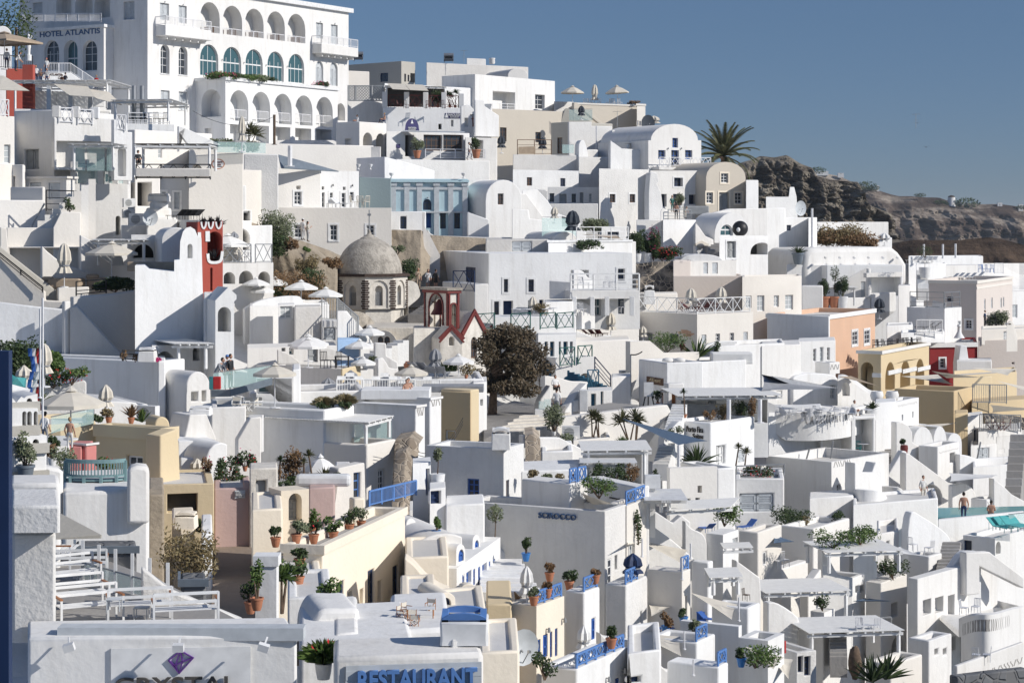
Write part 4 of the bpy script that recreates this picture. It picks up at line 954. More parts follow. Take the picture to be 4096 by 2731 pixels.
h=HOUSES['bp'];frail(h['R'],1250,1560,1930,1560,.95,'x','bk',.1,'dark cross-bar railing of the black pergola terrace',z=h['zt']-.7)
Wl('sloping white canvas-like stair roof beside the arcade',[(1640,1160),(1700,1175),(2030,1330),(1965,1340),(1740,1345),(1650,1230)],1400,25,140,.4,dn=0)
for k,(x,kd,m,w,hh)in enumerate(((2050,'bush','lo',2.5,1.5),(2140,'bush','ld',2.4,1.4),(2260,'yucca','lp',2.4,2.6),(1990,'bush','lo',2.0,1.6),(2320,'bush','lo',1.6,1.3))):plant(['silvery shrub behind the glass balustrade, second from left','dark green shrub behind the glass balustrade beside the furled parasol','small palm behind the furled cream parasol','silvery shrub at the left end of the glass balustrade','grey-green shrub at the right end of the glass balustrade'][k],P(x,1400,141),w,hh,kd,m,size=.12)
rail('glass balustrade with shrubs behind on the pale cream wall',P(1960,1405,138.5),P(2440,1415,140.5),.8,'g')
parasol('tall furled cream parasol in front of the arcade',P(2222,1400,137.8),.28,up(2222,1400,1075,138),'cf',True)
#top row, middle
tile(1,0)
H('long low white wall running below the arcade',0,-150,1080,1312,1560,30,192,m='wc',dl=3,dn=10)
cw_=H('cream white block with two blind arched niches right of the arcade',735,950,1198,1118,1400,55,206,m='wc',par=.3,dn=10,ops=[('Na',985,1222,1068,1375),('Na',1105,1230,1182,1440),('L','n',815,1275,875,1362)])
person('shirtless man in dark shorts sitting on the cream block edge',P(1178,1118,204),1.7,-1.2,'sit','w','nb','hl',bare=True)
person('person whose head shows above the cream block parapet',P(928,1130,208),1.6,-1,'sit','w','nb')
H('grey-beige house with water tank on the skyline behind the hotel',700,1335,1462,563,760,50,262,m='gb',par=.4,dn=10,ops=[('L','k',1140,672,1212,752),('k',1362,680,1378,752),('k',1393,690,1408,752),('N',1418,675,1460,760)])
def tank(label,foot,sc=1,m='mt'):
 th=T('water_heater',label,'water heater',foot);g=MB();g.bar((-.8,0,1.3),(.8,0,1.3),.32,12);g.build('tank',m,th,40);g=MB();g.obox((-.8,-.9,.2),Vector((1.6,0,0)),Vector((0,1.2,.8)),Z3*.08);g.build('collector_panel','G',th);g=MB()
 for x in(-.7,.7):g.bar((x,0,0),(x,0,1.2),.04);g.bar((x,-.8,0),(x,0,1.2),.03)
 g.build('stand','mt',th);th.scale=(sc,)*3;return th
tank('solar water heater on the grey-beige house roof',P(940,566,264),.8);tank('solar water heater with steel tank on the pale house roof',P(1770,580,262),.8)
H('cream sloping wall between the hotel and the trellis',0,720,1040,645,800,10,252,m='wc',dl=4,dn=5)
H('weathered white block with roof box and antenna on the skyline',0,1565,2500,575,760,8,266,m='wg',par=.4,dn=10,dl=9)
H('small white roof box on the skyline beside a pot',0,1935,2110,535,600,8,268,m='wg',dn=1,dl=4)
g=MB();g.lathe([(.3,0),(.4,.2),(.36,.6),(.42,.7),(.4,.8)],14);o=put(g,'white_jar','w',P(2168,592,262),'white jar-shaped vent pot on the skyline roof','jar',sm=40)
Wl('small white vault on the skyline behind the big white box house',A(2351-40,2351+148,628,700),720,5,262,9,'wg',**V_,dn=3)
bx=H('large plain white box house with recessed balcony on the skyline',1705,2012,2746,682,1075,50,238,par=.3,dn=10,bev=.05,ops=[('N',2175,845,2380,1050),('w3',2565,872,2652,1005)],key='box')
frail(bx['R'],2175,1025,2375,1033,1.0,'h','wm',.02,'white three-bar railing across the recessed balcony')
g=MB();
H('white lower wing left of the box house with long flat roof',0,1180,2000,765,1100,18,232,dn=8,dl=6)
tr=T('trellis','grey wooden lattice screens beside the veranda restaurant','',P(845,925,222));g=MB()
a=P(850,925,222)-tr.location;b=P(1175,925,222)-tr.location;hh=up(850,925,785,222);L=(b-a).length
for i in range(int((L+hh)/.32)+1):
 x=i*.32
 x0=max(0,x-hh);x1=min(L,x)
 g.bar(a+Vector((x0,0,x-x0)),a+Vector((x1,0,x-x1)),.045);g.bar(a+Vector((L-x0,.05,x-x0)),a+Vector((L-x1,.05,x-x1)),.045)
g.build('lattice','gr',tr);g=MB()
for t in(0,.2,.66,1):g.bar(a.lerp(b,t),a.lerp(b,t)+Z3*hh,.09)
for z in(0,.95):g.bar(a+Z3*hh*z,b+Z3*hh*z,.07)
g.build('frame','gr',tr)
H('white blank wall under the lattice screens',0,840,1185,900,1200,5,224,dn=8,dl=4)
ver=H('white veranda restaurant with maroon balustrade and cream awnings',0,1165,1880,985,1200,10,219,par=.1,dn=8,dl=9,bev=.04,ops=[('n',1790,1105,1812,1165),('o',1675,1140,1705,1190)],key='ver')
vf=ver['R'];zt=ver['zt']
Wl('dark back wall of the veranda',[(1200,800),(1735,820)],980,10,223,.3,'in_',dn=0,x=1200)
pergola('cream roof of the veranda restaurant',P(1200,985,219.5),(wd(1200,1730,219.5),1.5),(-.3,4),up(1200,985,790,219),'wf','fr',over=.2)
for k,(a,b)in enumerate(((1205,1410),(1365,1585))):poly(['left cream drop awning of the veranda','right cream drop awning of the veranda'][k],[P(a,768+k*8,219.4),P(b-50,775+k*8,219.5),P(b,830+k*8,217),P(a+50,822+k*8,217)],'cf','awning','awning')
for k,(a,b)in enumerate(((1220,1365),(1405,1545),(1585,1722),(1740,1862))):
 rail(['first maroon balustrade panel of the veranda','second maroon balustrade panel of the veranda','third maroon balustrade panel of the veranda','last dark balustrade panel of the veranda'][k],vf.pt(vf.sz(a,985)[0],zt,.2),vf.pt(vf.sz(b,990)[0],zt,.2),1.35,'x','mr')
for k,x in enumerate((1185,1385,1560,1728,1890)):
 boxthing('veranda_pier',['white pier at the left end of the veranda','second white pier of the veranda','third white pier of the veranda','fourth white pier of the veranda','tall white pier at the right end of the veranda'][k],'pier',vf.pt(vf.sz(x,985)[0],zt-.01,.2),.55,.5,1.7 if k<4 else 1.6,'w')
for k in range(9):chair('dark red chair on the veranda',vf.pt(1.2+k*.82,zt+.01,1.0+(k%3)*.6),'mr',rz=k*1.3,group=1)
person('waiter in white shirt standing on the veranda',vf.pt(vf.sz(1640,960)[0],zt,1.6),1.8,1.2,'hips','w','nb')
for k,(x,w,h_,kd)in enumerate(((1680,1.4,2.0,'bush'),(1790,1.3,1.6,'yucca'),(1840,1.4,1.9,'yucca'))):plant(['leafy plant beside the veranda waiter','left spiky palm at the veranda end','right spiky palm at the veranda end'][k],vf.pt(vf.sz(x,985)[0],zt,.9),w,h_,kd,'ld','tc')
b=board(vf,1738,1040,1882,1088,'sgn',ver['th']);text('NAOUSSA',vf,1766,1044,1880,1068,'fr',ver['th'],k=-.08,bold=.01);text('RESTAURANT',vf,1782,1071,1866,1084,'fr',ver['th'],k=-.08)
s,z=vf.sz(1750,1062);g=MB();g.add([vf.pt(s-.2,z-.25,-.07)-ver['th'].location,vf.pt(s+.2,z-.25,-.07)-ver['th'].location,vf.pt(s,z+.35,-.07)-ver['th'].location],[(0,1,2)]);g.build('sail_emblem','fr',ver['th'])
wn=Wl('white gabled wall with painted red figure beside the veranda stairs',[(1885,975),(1960,960),(2030,1045),(2030,1160)],1200,20,216,.4,ops=[('o',1915,1085,1950,1165)],dn=3)
text('NAOUSSA',wn['R'],1968,1052,2018,1064,'in_',wn['th'])
g=MB();f=wn['R']
for(x0,y0,x1,y1)in((1985,1082,1997,1130),(1990,1130,1986,1165),(1992,1130,1996,1165),(1975,1090,2008,1098),(1986,1070,1996,1082)):
 a=f.pt(*f.sz(x0,y0),-.03)-wn['th'].location;c_=f.pt(*f.sz(x1,y1),-.03)-wn['th'].location;g.obox((min(a.x,c_.x),a.y,min(a.z,c_.z)),Vector((max(.08,abs(c_.x-a.x)),0,0)),Vector((0,.02,0)),Z3*max(.08,abs(c_.z-a.z)))
g.build('painted_figure','rdk',wn['th'])
stairs('white outdoor stair climbing to the box house',P(2030,1165,213),(.6,3.0),2.6,(2.2,-.4),11,'wr')
Wl('white sloping parapet of the stair to the box house',[(2012,920),(2100,920),(2100,975),(2232,1062),(2232,1065)],1170,10,212,.3,'w',dn=1)
nr=H('white ground floor restaurant with large glass front and domed blue sign',0,1198,1960,1205,1470,8,207,dn=6,dl=8,bev=.04,ops=[('o',1370,1240,1452,1438),('m3',1540,1240,1712,1385),('m3',1720,1240,1905,1388)])
nf=nr['R'];s,z=nf.sz(1428,1200);g=MB();g.add([nf.pt(s-.85,z,-.12)-nr['th'].location]+[nf.pt(s-cos(pi*i/12)*.8,z+.25+sin(pi*i/12)*1.0,-.12)-nr['th'].location for i in range(13)]+[nf.pt(s+.85,z,-.12)-nr['th'].location],[tuple(range(15))]);g.build('domed_sign_board','sgn',nr['th'])
text('NAOUSSA',nf,1392,1168,1466,1184,'fr',nr['th'],k=-.15);text('RESTAURANT',nf,1394,1187,1462,1197,'fr',nr['th'],k=-.15)
g=MB();g.add([nf.pt(s-.15,z+.72,-.14)-nr['th'].location,nf.pt(s+.15,z+.72,-.14)-nr['th'].location,nf.pt(s,z+1.15,-.14)-nr['th'].location],[(0,1,2)]);g.build('sail_emblem','fr',nr['th'])
poly('thin flat canopy over the glass restaurant front',[P(1350,1208,206.5),P(1915,1215,207),P(1915,1222,205.3),P(1350,1212,205.3)],'gy','canopy','canopy',.08)
b=board(nf,1288,1325,1322,1362,'sgn',nr['th'],'menu_board')
plant('large pot of silvery leaves by the restaurant door',P(1480,1455,205),1.5,1.7,'bush','lo','tc',pots=.8);plant('bushy plant in a terracotta pot by the passing man',P(2022,1455,203),1.5,1.7,'bush','ld','tc',pots=.9)
rail('white slim railing in front of the glass restaurant',P(1555,1455,203.5),P(2105,1460,204),.95,'h','wm')
person('man in white shirt walking past with bags by the glass restaurant',P(1955,1470,204.5),1.8,1.6,'walk','w','nb')
H('white wall with utility boxes right of the glass restaurant',0,1920,2215,1262,1600,8,206.5,m='wr',dn=6,dl=6,ops=[('o',2022,1290,2085,1455)])
H('rough white parapet terrace below the restaurants',0,1290,2145,1462,1700,10,199,m='wr',par=.2,dn=8,dl=6)
Wl('white mound-like roof vault below the cream block',[(1180,1440),(1300,1470),(1380,1490),(1640,1568),(1640,1600)],1650,15,192,5,'w',sm=0,dn=6,**V_)
boxthing('roof_urn_base','brown rag bundle on a white gate pillar below the cream block','gate pillar',P(1103,1500,194),.9,.6,1.6,'wg')
for k,x in enumerate((940,1050)):
 g=MB();g.lathe([(.1,0),(.12,.06),(.05,.12),(.06,.2),(.18,.33),(.22,.5),(.17,.52)],12);o=put(g,'urn','w',P(x,1560,185),['left white urn on the wall above the blue mansion','right white urn on the wall above the blue mansion'][k],sm=40)
wire('long sagging cable strung in front of the arcade',P(-580,1020,130),P(170,1070,150),.8)
pole('dark utility pole standing in front of the arcade',P(168,1330,170),up(168,1330,1055,170),'bkk',.12)
pole('white flue pipe beside the sloping grey roof',P(312,1530,165),up(312,1530,1340,165),'wm',.2)
H('white house front with the dark awning roof behind it',0,-110,205,1418,1700,6,160,m='wr',dn=8)
poly('dark blue-grey sloping flat roof strip',[P(205,1420,166),P(430,1480,168),P(760,1572,172),P(230,1540,165)],'sg','awning','awning',.08)
#top row, right
tile(2,0)
h=H('beige house wall with brown window below the white box house',0,-190,500,1000,1420,35,232,m='b',dn=8,dl=6,ops=[('m',215,1215,268,1308),('m',-110,1172,-50,1300)])
g=MB()
bt=H('beige terrace restaurant with parasols on the skyline',0,568,1147,945,1160,8,243,m='b',par=.25,dn=8,dl=9,bev=.04,key='bt',corn=('wc',.18,.1))
H('cream end wall of the beige skyline restaurant with three slit windows',0,1147,1225,955,1165,35,241.5,m='wc',dn=8,dl=4,corn=('wc',.2,.12),ops=[('q',1152,1108,1162,1156),('q',1170,1112,1184,1156),('q',1188,1115,1200,1156)])
H('white parapet wall joining the box house to the beige restaurant',0,385,570,932,1000,8,246,dn=5,dl=4)
zt=bt['z']
parasol('open cream parasol at the left end of the skyline terrace',P(556,990,245),1.5,up(0,990,795,245),'cf',n=8,drop=.75)
parasol('furled cream parasol between the two open ones on the skyline',P(760,990,247),.45,up(0,990,782,247),'cf',True)
parasol('tilted open cream parasol at the right of the skyline terrace',P(975,990,246),1.55,up(0,990,790,246),'cf',n=6,drop=.8,tilt=-.07)
for k,x in enumerate((670,715,740,800,880,900,935,960,990)):chair('white chair on the skyline terrace',P(x,975,247),'wm',rz=k*1.1,group=1)
plant('red-brown plant tray on the skyline terrace',P(1105,960,246),2.2,.5,'bush','lr')
Wl('white curling stair wall dropping from the skyline terrace',[(568,945),(590,940),(870,1158),(830,1160),(735,1085),(650,1010)],1160,8,240,.5,'b',dn=0)
Wl('dark beige curved parapet beside the glass balcony',[(450,1115),(490,1000),(560,1020),(625,1065),(735,1118)],1150,8,238,.4,'gb',sm=1)
rail('clear glass balustrade of the small terrace under the skyline restaurant',P(525,1112,236),P(738,1112,236),1.4,'g')
parasol('furled black parasol on the glass-fronted terrace',P(637,1105,237.5),.45,up(0,1105,975,237.5),'df',True)
h2=H('white rough house with sloped front below the skyline restaurant',357,523,925,1120,1440,40,226,m='gb',par=.3,dn=8,ops=[('L','m',415,1265,460,1410)])
Wl('lit rough white wall with diagonal shadow below the skyline restaurant',[(523,1120),(732,1120),(732,1158),(920,1160),(928,1440)],1445,30,225.5,.3,'wr',dn=4)
H('white block with lightning rod left of the arched house',0,918,1260,1195,1420,12,220,m='wr',dn=6,dl=8,ops=[('b',1137,1325,1192,1382)])
parasol('furled cream parasol peaking above the arched house',P(1303,1165,234),.75,up(0,1165,1068,234),'cf',True)
dish('dark satellite dish on the roof beside the arched house',P(1240,1200,222),.9,.5,'df',.7)
pole('thin white pole on the rough white wall',P(775,1440,222),up(0,1440,1155,222),'wm',.07)
ar=Wl('white house with round vaulted gable and three blue windows',[(1252,1420),(1252,1290)]+A(1275,1708,1140,1290,14)+[(1738,1290),(1738,1535)],1540,12,214,9,'w',name='vaulted_house',cat='house',dn=3,ops=[('b3',1473,1268,1525,1357),('b3',1343,1380,1410,1462),('b3',1463,1380,1533,1530),('b3',1590,1380,1656,1463)],bev=.09)
for x,y in((1430,1362),(1552,1362)):lamp(ar['R'],x,y,ar['th'])
frail(ar['R'],1296,1530,1765,1534,.95,'x','wm',-1.1,'white cross-pattern balcony railing of the arched house')
g=MB();a,z=ar['R'].sz(1285,1532);b,_=ar['R'].sz(1775,1532);g.obox(ar['R'].pt(a,z-.35,-1.25)-ar['th'].location,ar['R'].D*(b-a),ar['R'].N*1.25,Z3*.33);g.build('balcony','w',ar['th'])
H('rough white terrace block left of the arched house',0,612,1250,1440,1640,12,215,m='wr',par=.3,dn=8,dl=6)
Wl('white rounded bollard-like parapet post beside the rough terrace',[(612,1440),(615,1330),(640,1290),(665,1300),(690,1370),(700,1440)],1450,10,216,.8,'w',sm=1)
H('small white plastered arch box on the rough terrace',0,686,790,1372,1445,10,217,m='wr',dn=1,dl=3,bev=.15)
Wl('stepped white ramp wall beside the arched house',[(903,1440),(905,1290),(1010,1365),(1150,1375),(1245,1410),(1245,1450)],1460,12,213,.4,'wr',dn=3)
g=MB();g.lathe([(.14,0),(.27,.25),(.22,.5),(.36,.62)],12);o=put(g,'white_jar','w',P(1060,1370,214.5),'white funnel-shaped jar on the ramp wall left of the arched house','jar',sm=40)
tb_=H('rough white bastion wall under the dark brown terrace',0,8,612,1420,1640,14,214,m='wr',par=.15,dn=8,dl=7,key='dk')
rail('dark timber railing of the brown terrace',P(50,1420,216),P(360,1420,217.5),1.6,'h','br')
poly('tan cloth screen hung on the dark terrace railing',[P(60,1415,215.6),P(215,1415,216),P(215,1345,216),P(60,1350,215.6)],'tf','cloth_screen','screen')
parasol('furled black parasol on the brown terrace',P(280,1415,218),.5,up(0,1415,1268,218),'df',True)
parasol('furled black parasol at the left end of the brown terrace',P(-97,1410,214),.5,up(0,1410,1250,214),'df',True)
rail('glass balustrade at the right end of the brown terrace',P(462,1412,215),P(570,1412,215.4),1.0,'g')
def palm(label,foot,htr,r,n,seed,name='palm_tree'):
 rnd=random.Random(seed);th=T(name,label,'palm tree',foot)
 g=MB();pr=[(.42 if k%2 else.34,htr*k/12)for k in range(13)];pr[-1]=(.75,htr);g.lathe(pr,9);g.build('trunk','bkk',th)
 for i in range(n):
  az=i*2.399;el=(-.25+1.6*(i/n)**.8)+rnd.uniform(-.12,.12);g=MB();N=10;pts=[];rr=r*rnd.uniform(.85,1.1)
  for k in range(N+1):
   t=k/N;ang=el-.9*t*t*(1.2-.5*el);
   pts.append(pts[-1]+Vector((cos(az)*cos(ang),sin(az)*cos(ang),sin(ang)))*rr/N if pts else Vector((0,0,htr+.1)))
  for a,b in zip(pts,pts[1:]):g.bar(a,b,.05)
  for k in range(3,N*3):
   t=k/(N*3);i0=int(t*N);p=pts[i0].lerp(pts[min(N,i0+1)],t*N-i0);ax=(pts[min(N,i0+1)]-pts[i0]).normalized();sd=ax.cross(Z3)
   sd=sd.normalized()if sd.length>.05 else Vector((1,0,0));ln=r*.17*(1-abs(t-.45)*1.2)+.1
   for s_ in(-1,1):
    e=p+sd*s_*ln*.6+ax*ln*.7-Z3*ln*.25;w=ax*.11;g.add([p-w,p+w,e],[(0,1,2)])
  g.build('frond','lp',th)
 return th
palm('date palm with arching fronds behind the arched houses',P(1945,1640,236),up(0,1640,1440,236),4.6,40,3)
tile(2,0)
for k,(x,y,t,i,Y)in enumerate(((967,1290,1020,0,222),(-441,582,462,0,264),(3709-2351,1180,1045,1,238))):antenna(['tv antenna mast in front of the beige restaurant','tv antenna on the skyline beside the roof box','radio antenna before the dark hill at the far right'][k],P(x,y,Y)if k<2 else P(x+2351,y-0,Y),up(0,y,t,Y))
#second row, left
tile(0,1)
def wins(k,lst,dx,dy):return[('R',k,x,y,x+dx,y+dy)for x,y in lst]
H('cream house with grey door and white railing at the left edge',0,-40,232,-60,260,62,126,m='wc',ops=[('L','d',-25,40,5,250)])
dt_=H('shaded cream terrace with panelled door at the upper left edge',-300,212,232,-55,270,66,127,m='wc',ops=[('L','d',20,52,135,250)])
H('grey-shaded house with hatch windows left of the white wall',232,612,690,55,380,66,128,par=.3,dn=6,ops=[('L','s',272,108,375,200),('L','s',447,112,550,260)],corn=('wc',.12,.15))
big=H('large blank white wall with glass bays above and two arched niches',0,612,1175,118,640,22,131,par=.2,dn=8,dl=6,ops=[('n3a',820,425,866,600),('n3a',1062,415,1105,590)],key='big')
for k,(x0,x1)in enumerate(((698,905),(960,1050),(1080,1160))):
 s0,_=big['R'].sz(x0,118);s1,_=big['R'].sz(x1,118)
 rail(['wide green glass balcony panel above the blank white wall','middle green glass panel above the blank white wall','narrow green glass panel beside the air conditioners'][k],big['R'].pt(s0,big['zt'],.1),big['R'].pt(s1,big['zt'],.1),1.35,'g')
for k,x in enumerate((690,930,1065,1165)):
 boxthing('balcony_pillar',['white pier left of the wide glass panel','white pier right of the wide glass panel','white pier between the two narrow glass panels','white pier beside the air conditioners'][k],'pier',big['R'].pt(big['R'].sz(x,118)[0],big['zt']-.01,.25),.45,.45,1.45,'w')
H('recessed white house front behind the green glass bays',0,620,1200,-120,130,22,134.5,dn=1,dl=4,ops=[('g',740,-60,800,110),('c',830,-60,870,110),('g',965,-60,1040,110)])
for k,(x,y)in enumerate(((1185,335),(1180,435),(1262,500))):ac(['upper of the two stacked air conditioners on the white wall','lower of the two stacked air conditioners on the white wall','large beige air conditioner with round fan beside the dish'][k],P(x,y,(130,130,127)[k]),.5 if k<2 else.1,.95 if k<2 else 1.25)
dish('pale satellite dish in front of the white dome stack',P(1375,505,125),.5,.5,'gy',.4)
H('cream terrace with notched parapet and hand rail at the left edge',0,-40,415,268,520,10,122,m='wc',dl=6)
H('cream parapet corner above the hand rail wall at the left',92,395,418,148,270,66,124,m='wc',dn=1)
H('cream terrace block with outside stair and plant at the left',0,60,742,522,700,8,119,m='wc')
Wl('cream block with sloping edge beside the small stair and potted plant',[(487,520),(560,380),(742,380),(742,525)],690,8,118.8,4,'wc',dn=3)
stairs('small cream stair tucked beside the sloping block',P(345,515,120),(3.4,1.2),2.9,(-.4,1.6),8,'wc')
rail('black bar railing around the potted plant terrace',P(425,370,121),P(705,378,121),1.3,'h','bk')
plant('potted leafy plant behind the black bar railing',P(640,378,120),1.2,1.6,'bush','ld')
rail('thin grey handrail sloping on the cream terrace wall',P(295,520,121.3),P(408,320,121.3),.15,'h','mt')
Wl('cream pillar dividing the lounge terrace bays',[(0,520),(62,525),(75,700),(70,740)],740,6,117,.6,'wc')
lo_=H('open lounge terrace under the cream block with shaded back wall',0,60,730,700,1180,6,117.5,m='wc',dn=2,dl=8,bev=.04,ops=[('N',84,702,715,1170)])
Wl('cream stair wall running down from the left edge with handrail',[(-20,680),(60,740),(500,1085),(520,1100),(520,1190)],1240,4,114,.5,'gb')
Wl('shaded lower stair wall below the handrail at the left edge',[(-20,770),(0,780),(390,1100),(410,1110),(410,1190),(600,1200),(600,1280)],1300,4,112.5,.5,'wc')
rail('handrail along the left edge stair',P(-10,800,112.2),P(392,1120,112.2),.35,'h','bk')
Wl('curved cream divider wall between the lounge bays',[(385,690),(440,745),(520,810),(615,870),(720,900),(820,945),(820,1140)],1140,5,115.5,.4,'wc',dn=1)
Wl('low lounge parapet at the foot of the stair wall',[(535,1075),(820,1065),(820,1140)],1190,5,114,.35,'wc')
boxthing('sunbed','tan cushioned sunbed behind the striped furled parasol','',P(610,1075,114.8),wd(470,760,114.8),1.6,.55,'tf',bev=.08)
boxthing('sunbed','tan cushioned sunbed behind the dark bush','',P(960,1070,116),wd(825,1100,116),1.6,.55,'tf',bev=.08)
for k,x in enumerate((440,490,850)):boxthing('cushion',['left tan cushion against the stair wall','right tan cushion against the stair wall','tan cushion left of the dark bush'][k],'',P(x,1022 if x<800 else 998,115.4),.75,.35,.32,'tf',.2,bev=.14)
parasol('striped furled parasol with red band on the lounge terrace',P(590,1072,113.8),.42,up(0,1072,672,113.8),'cf',True)
parasol('open pale grey parasol with scalloped top over the sunbeds',P(1025,985,115),wd(790,1265,115)/2,up(0,985,665,115),'cf')
plant('dark green bush on the lounge terrace beside the big white wall',P(1060,1115,112.5),4.2,1.9,'bush','ld',size=.12,n=3500)
cv=Wl('large cream curved wall with white stair edge and railing on top',[(672,1160),(850,1145),(1040,1130),(1240,1100),(1255,1100)],1568,8,111,.6,'wc',dn=8)
rail('black railing on top of the large cream curved wall',P(700,1150,111.4),P(975,1125,111.6),.9,'h','bk')
Wl('dark-shaded stair strip with handrail in front of the cream wall',[(640,1260),(700,1235),(715,1250),(1000,1568),(1130,1700),(1130,1760)],1760,8,108,.9,'wg',dn=5)
Wl('grey stucco retaining wall above the garden at the left',[(-30,1205),(300,1245),(600,1275),(628,1280)],1600,6,109,.5,'w',dn=8)
Wl('bright thin wall edge right of the garden retaining wall',[(597,1200),(650,1195),(650,1700)],1900,50,108,.3,'w',dn=5)
Wl('vast smooth white wall rising to a bell-shaped gable with arched window',[(1240,870),(1320,868),(1365,905),(1600,925),(1600,820),(1650,815),(1655,650),(1680,560),(1710,525),(1750,515),(1790,540),(1815,600),(1850,620),(1862,1100),(1880,1300),(1950,1500),(2010,1560)],1640,14,108,3.5,'w',name='gable_wall',dn=6,ops=[('na',1722,672,1768,803)],bev=.12)
Wl('shaded barrel vault behind the bell-shaped gable',A(1480,1760,520,640),680,14,113,6,'w',**V_)
H('white house front with dark television niche behind the slatted pergola',0,1205,1640,592,880,8,118,par=.2,dn=3,dl=6,ops=[('oa',1220,675,1410,802)])
pergola('white slatted pergola in front of the television niche',P(905,870,116),(wd(905,1320,116),0),(-1.0,4.5),up(905,870,640,116),'fr',posts=(1,1,1,1))
Wl('lower stair wall descending under the slatted pergola',[(740,590),(960,700),(1130,800),(1140,870)],880,6,118.5,.3,'w',dn=1)
Wl('parallel white stair wall left of the open parasol',[(742,660),(1045,865),(1240,872)],1110,6,117,.3,'wc',dn=1)
boxthing('low_table','tan table top on the terrace in front of the niche','table',P(1450,920,110.5),3.2,1.1,.5,'tf')
H('white terrace wall below the round chimneys and dish',0,1112,1470,500,620,8,126,par=.1,dn=6)
H('stepped white plinth stack under the arched belfry lantern',0,1375,1545,282,500,20,128,dl=3,bev=.15)
H('lower step of the white plinth stack',0,1340,1575,340,500,20,127,dn=3,dl=4,bev=.15)
H('wide base step of the white plinth stack',0,1345,1630,430,620,16,125.6,dn=5,dl=4,bev=.12)
chimney('white arched lantern chimney on top of the stepped plinth',P(1462,285,129),1.3,up(0,285,210,129),dome=True,taper=.98)
H('pale blue-grey house with four shuttered windows',1240,1475,1962,40,400,18,140,m='lg',par=.1,dn=8,corn=('fr',.25,.08),ops=[('sf',1488,195,1520,250),('sf',1600,200,1648,352),('sf',1750,200,1797,352),('sf',1832,200,1878,352)])
H('cream narrow house front with tall grey door left of the blue-grey house',0,1238,1470,45,340,16,137,m='wc',dl=4,ops=[('o',1265,108,1395,325)],corn=('fr',.12,.05))
H('white house wall under the cream restaurant wall right of the blue-grey house',0,1962,2260,132,400,10,152,par=.1,dn=8,dl=6)
H('white terrace with black sun loungers and spiky plants behind the red tower',1585,1815,2050,452,700,20,121,par=.05,dn=6)
for k in range(4):chair('black folded sun lounger on the terrace behind the red tower',P(1640+k*52,448,121.5),'bk','lounger',rz=-2.2,group=1,sc=.8)
rt=Wl('brick red tower facade with scalloped white-edged top and balcony',[(1815,470)]+[(1850,472),(1868,525),(1890,472),(1915,470),(1932,530),(1955,470),(1985,465),(2005,525),(2030,465),(2048,458)],1110,24,112,2.5,'re',name='red_tower',cat='tower',bev=.04,ops=[('Na',1905,560,2040,835),('na',1932,890,1952,1100)])
f=rt['R']
def strip(f,pts,w,m,parent,name,k=-.05,t=.06):
 g=MB();P_=[f.sz(*p)for p in pts];L=len(P_);vs=[]
 for i,(s,z)in enumerate(P_):
  a=P_[max(0,i-1)];b=P_[min(L-1,i+1)];dx,dz=b[0]-a[0],b[1]-a[1];l=hypot(dx,dz)or 1;nx,nz=-dz/l*w/2,dx/l*w/2
  for(u,v,kk)in((s+nx,z+nz,k),(s-nx,z-nz,k),(s-nx,z-nz,k+t),(s+nx,z+nz,k+t)):vs.append(f.pt(u,v,kk)-parent.location)
 fs=[(4*i+j,4*i+(j+1)%4,4*i+4+(j+1)%4,4*i+4+j)for i in range(L-1)for j in range(4)]+[(3,2,1,0),(4*L-4,4*L-3,4*L-2,4*L-1)]
 g.add(vs,fs);return g.build(name,m,parent)
for a,b in((1850,1890),(1915,1955),(1985,2030)):strip(f,smooth([(a-3,470),(a+4,510),((a+b)/2,532),(b-4,508),(b+3,468)],3),.09,'fr',rt['th'],'white_scallop_edge')
strip(f,smooth([(1908,760),(1915,820),(1940,842),(2000,840),(2030,815),(2042,740)],4),.16,'fr',rt['th'],'white_balcony_edge')
strip(f,[(1905,555),(1907,650)],.25,'fr',rt['th'],'white_pilaster');strip(f,[(1830,565),(1832,640)],.18,'fr',rt['th'],'white_pilaster')
for k,x in enumerate((1868,1932,2000)):plant(['left','middle','right'][k]+' dark spiky planter in a scallop of the red tower',P(x,520,112.6),.6,1.1+.1*k,'agave','bk')
plant('dark spiky planting on the balcony of the red tower',P(1970,830,112.4),2.4,1.5,'agave','bk')
Wl('small white pedimented gate with tall arched niche below the red tower',[(1978,1235),(1978,1190),(2095,1070),(2172,1140),(2172,1180),(2150,1200),(2150,1230)],1490,24,105,2.0,'w',name='gate',ops=[('Na',2000,1250,2122,1480)],dn=3)
H('white shaded block left of the pedimented gate',0,1870,1980,1130,1470,20,106,dl=3)
wt=H('white terrace house with black railings and two low arches right of the red tower',0,2048,2510,850,1040,8,138,dn=5,dl=7,ops=[('Na',2050,930,2160,1040),('Na',2195,918,2325,1040),('Na',2370,925,2480,1040)],key='wt')
frail(wt['R'],2050,850,2310,850,1.3,'x','mt',.1,'grey railing of the terrace right of the red tower',z=wt['zt'])
frail(wt['R'],2350,830,2500,830,1.3,'x','mt',.1,'grey railing at the right end of the terrace by the rock',z=wt['zt'])
for k in range(3):table('white bistro table on the railed terrace',P(2140+k*70,842,140),'wm',group=1)
for k in range(4):chair('white bistro chair on the railed terrace',P(2115+k*55,845,140.3),'wm',rz=k,group=1)
Wl('white house with big arched opening above the railed terrace',[(2048,520),(2120,510),(2310,505),(2500,500),(2500,850)],850,8,143,4,'w',dn=1,ops=[('Na',2140,535,2292,730)])
H('white upper balcony with ornate grey railing panels right of the red tower',0,1958,2310,360,510,8,145,par=.2,dn=.5,ops=[('o',2135,352,2210,458),('o',2235,352,2300,458)])
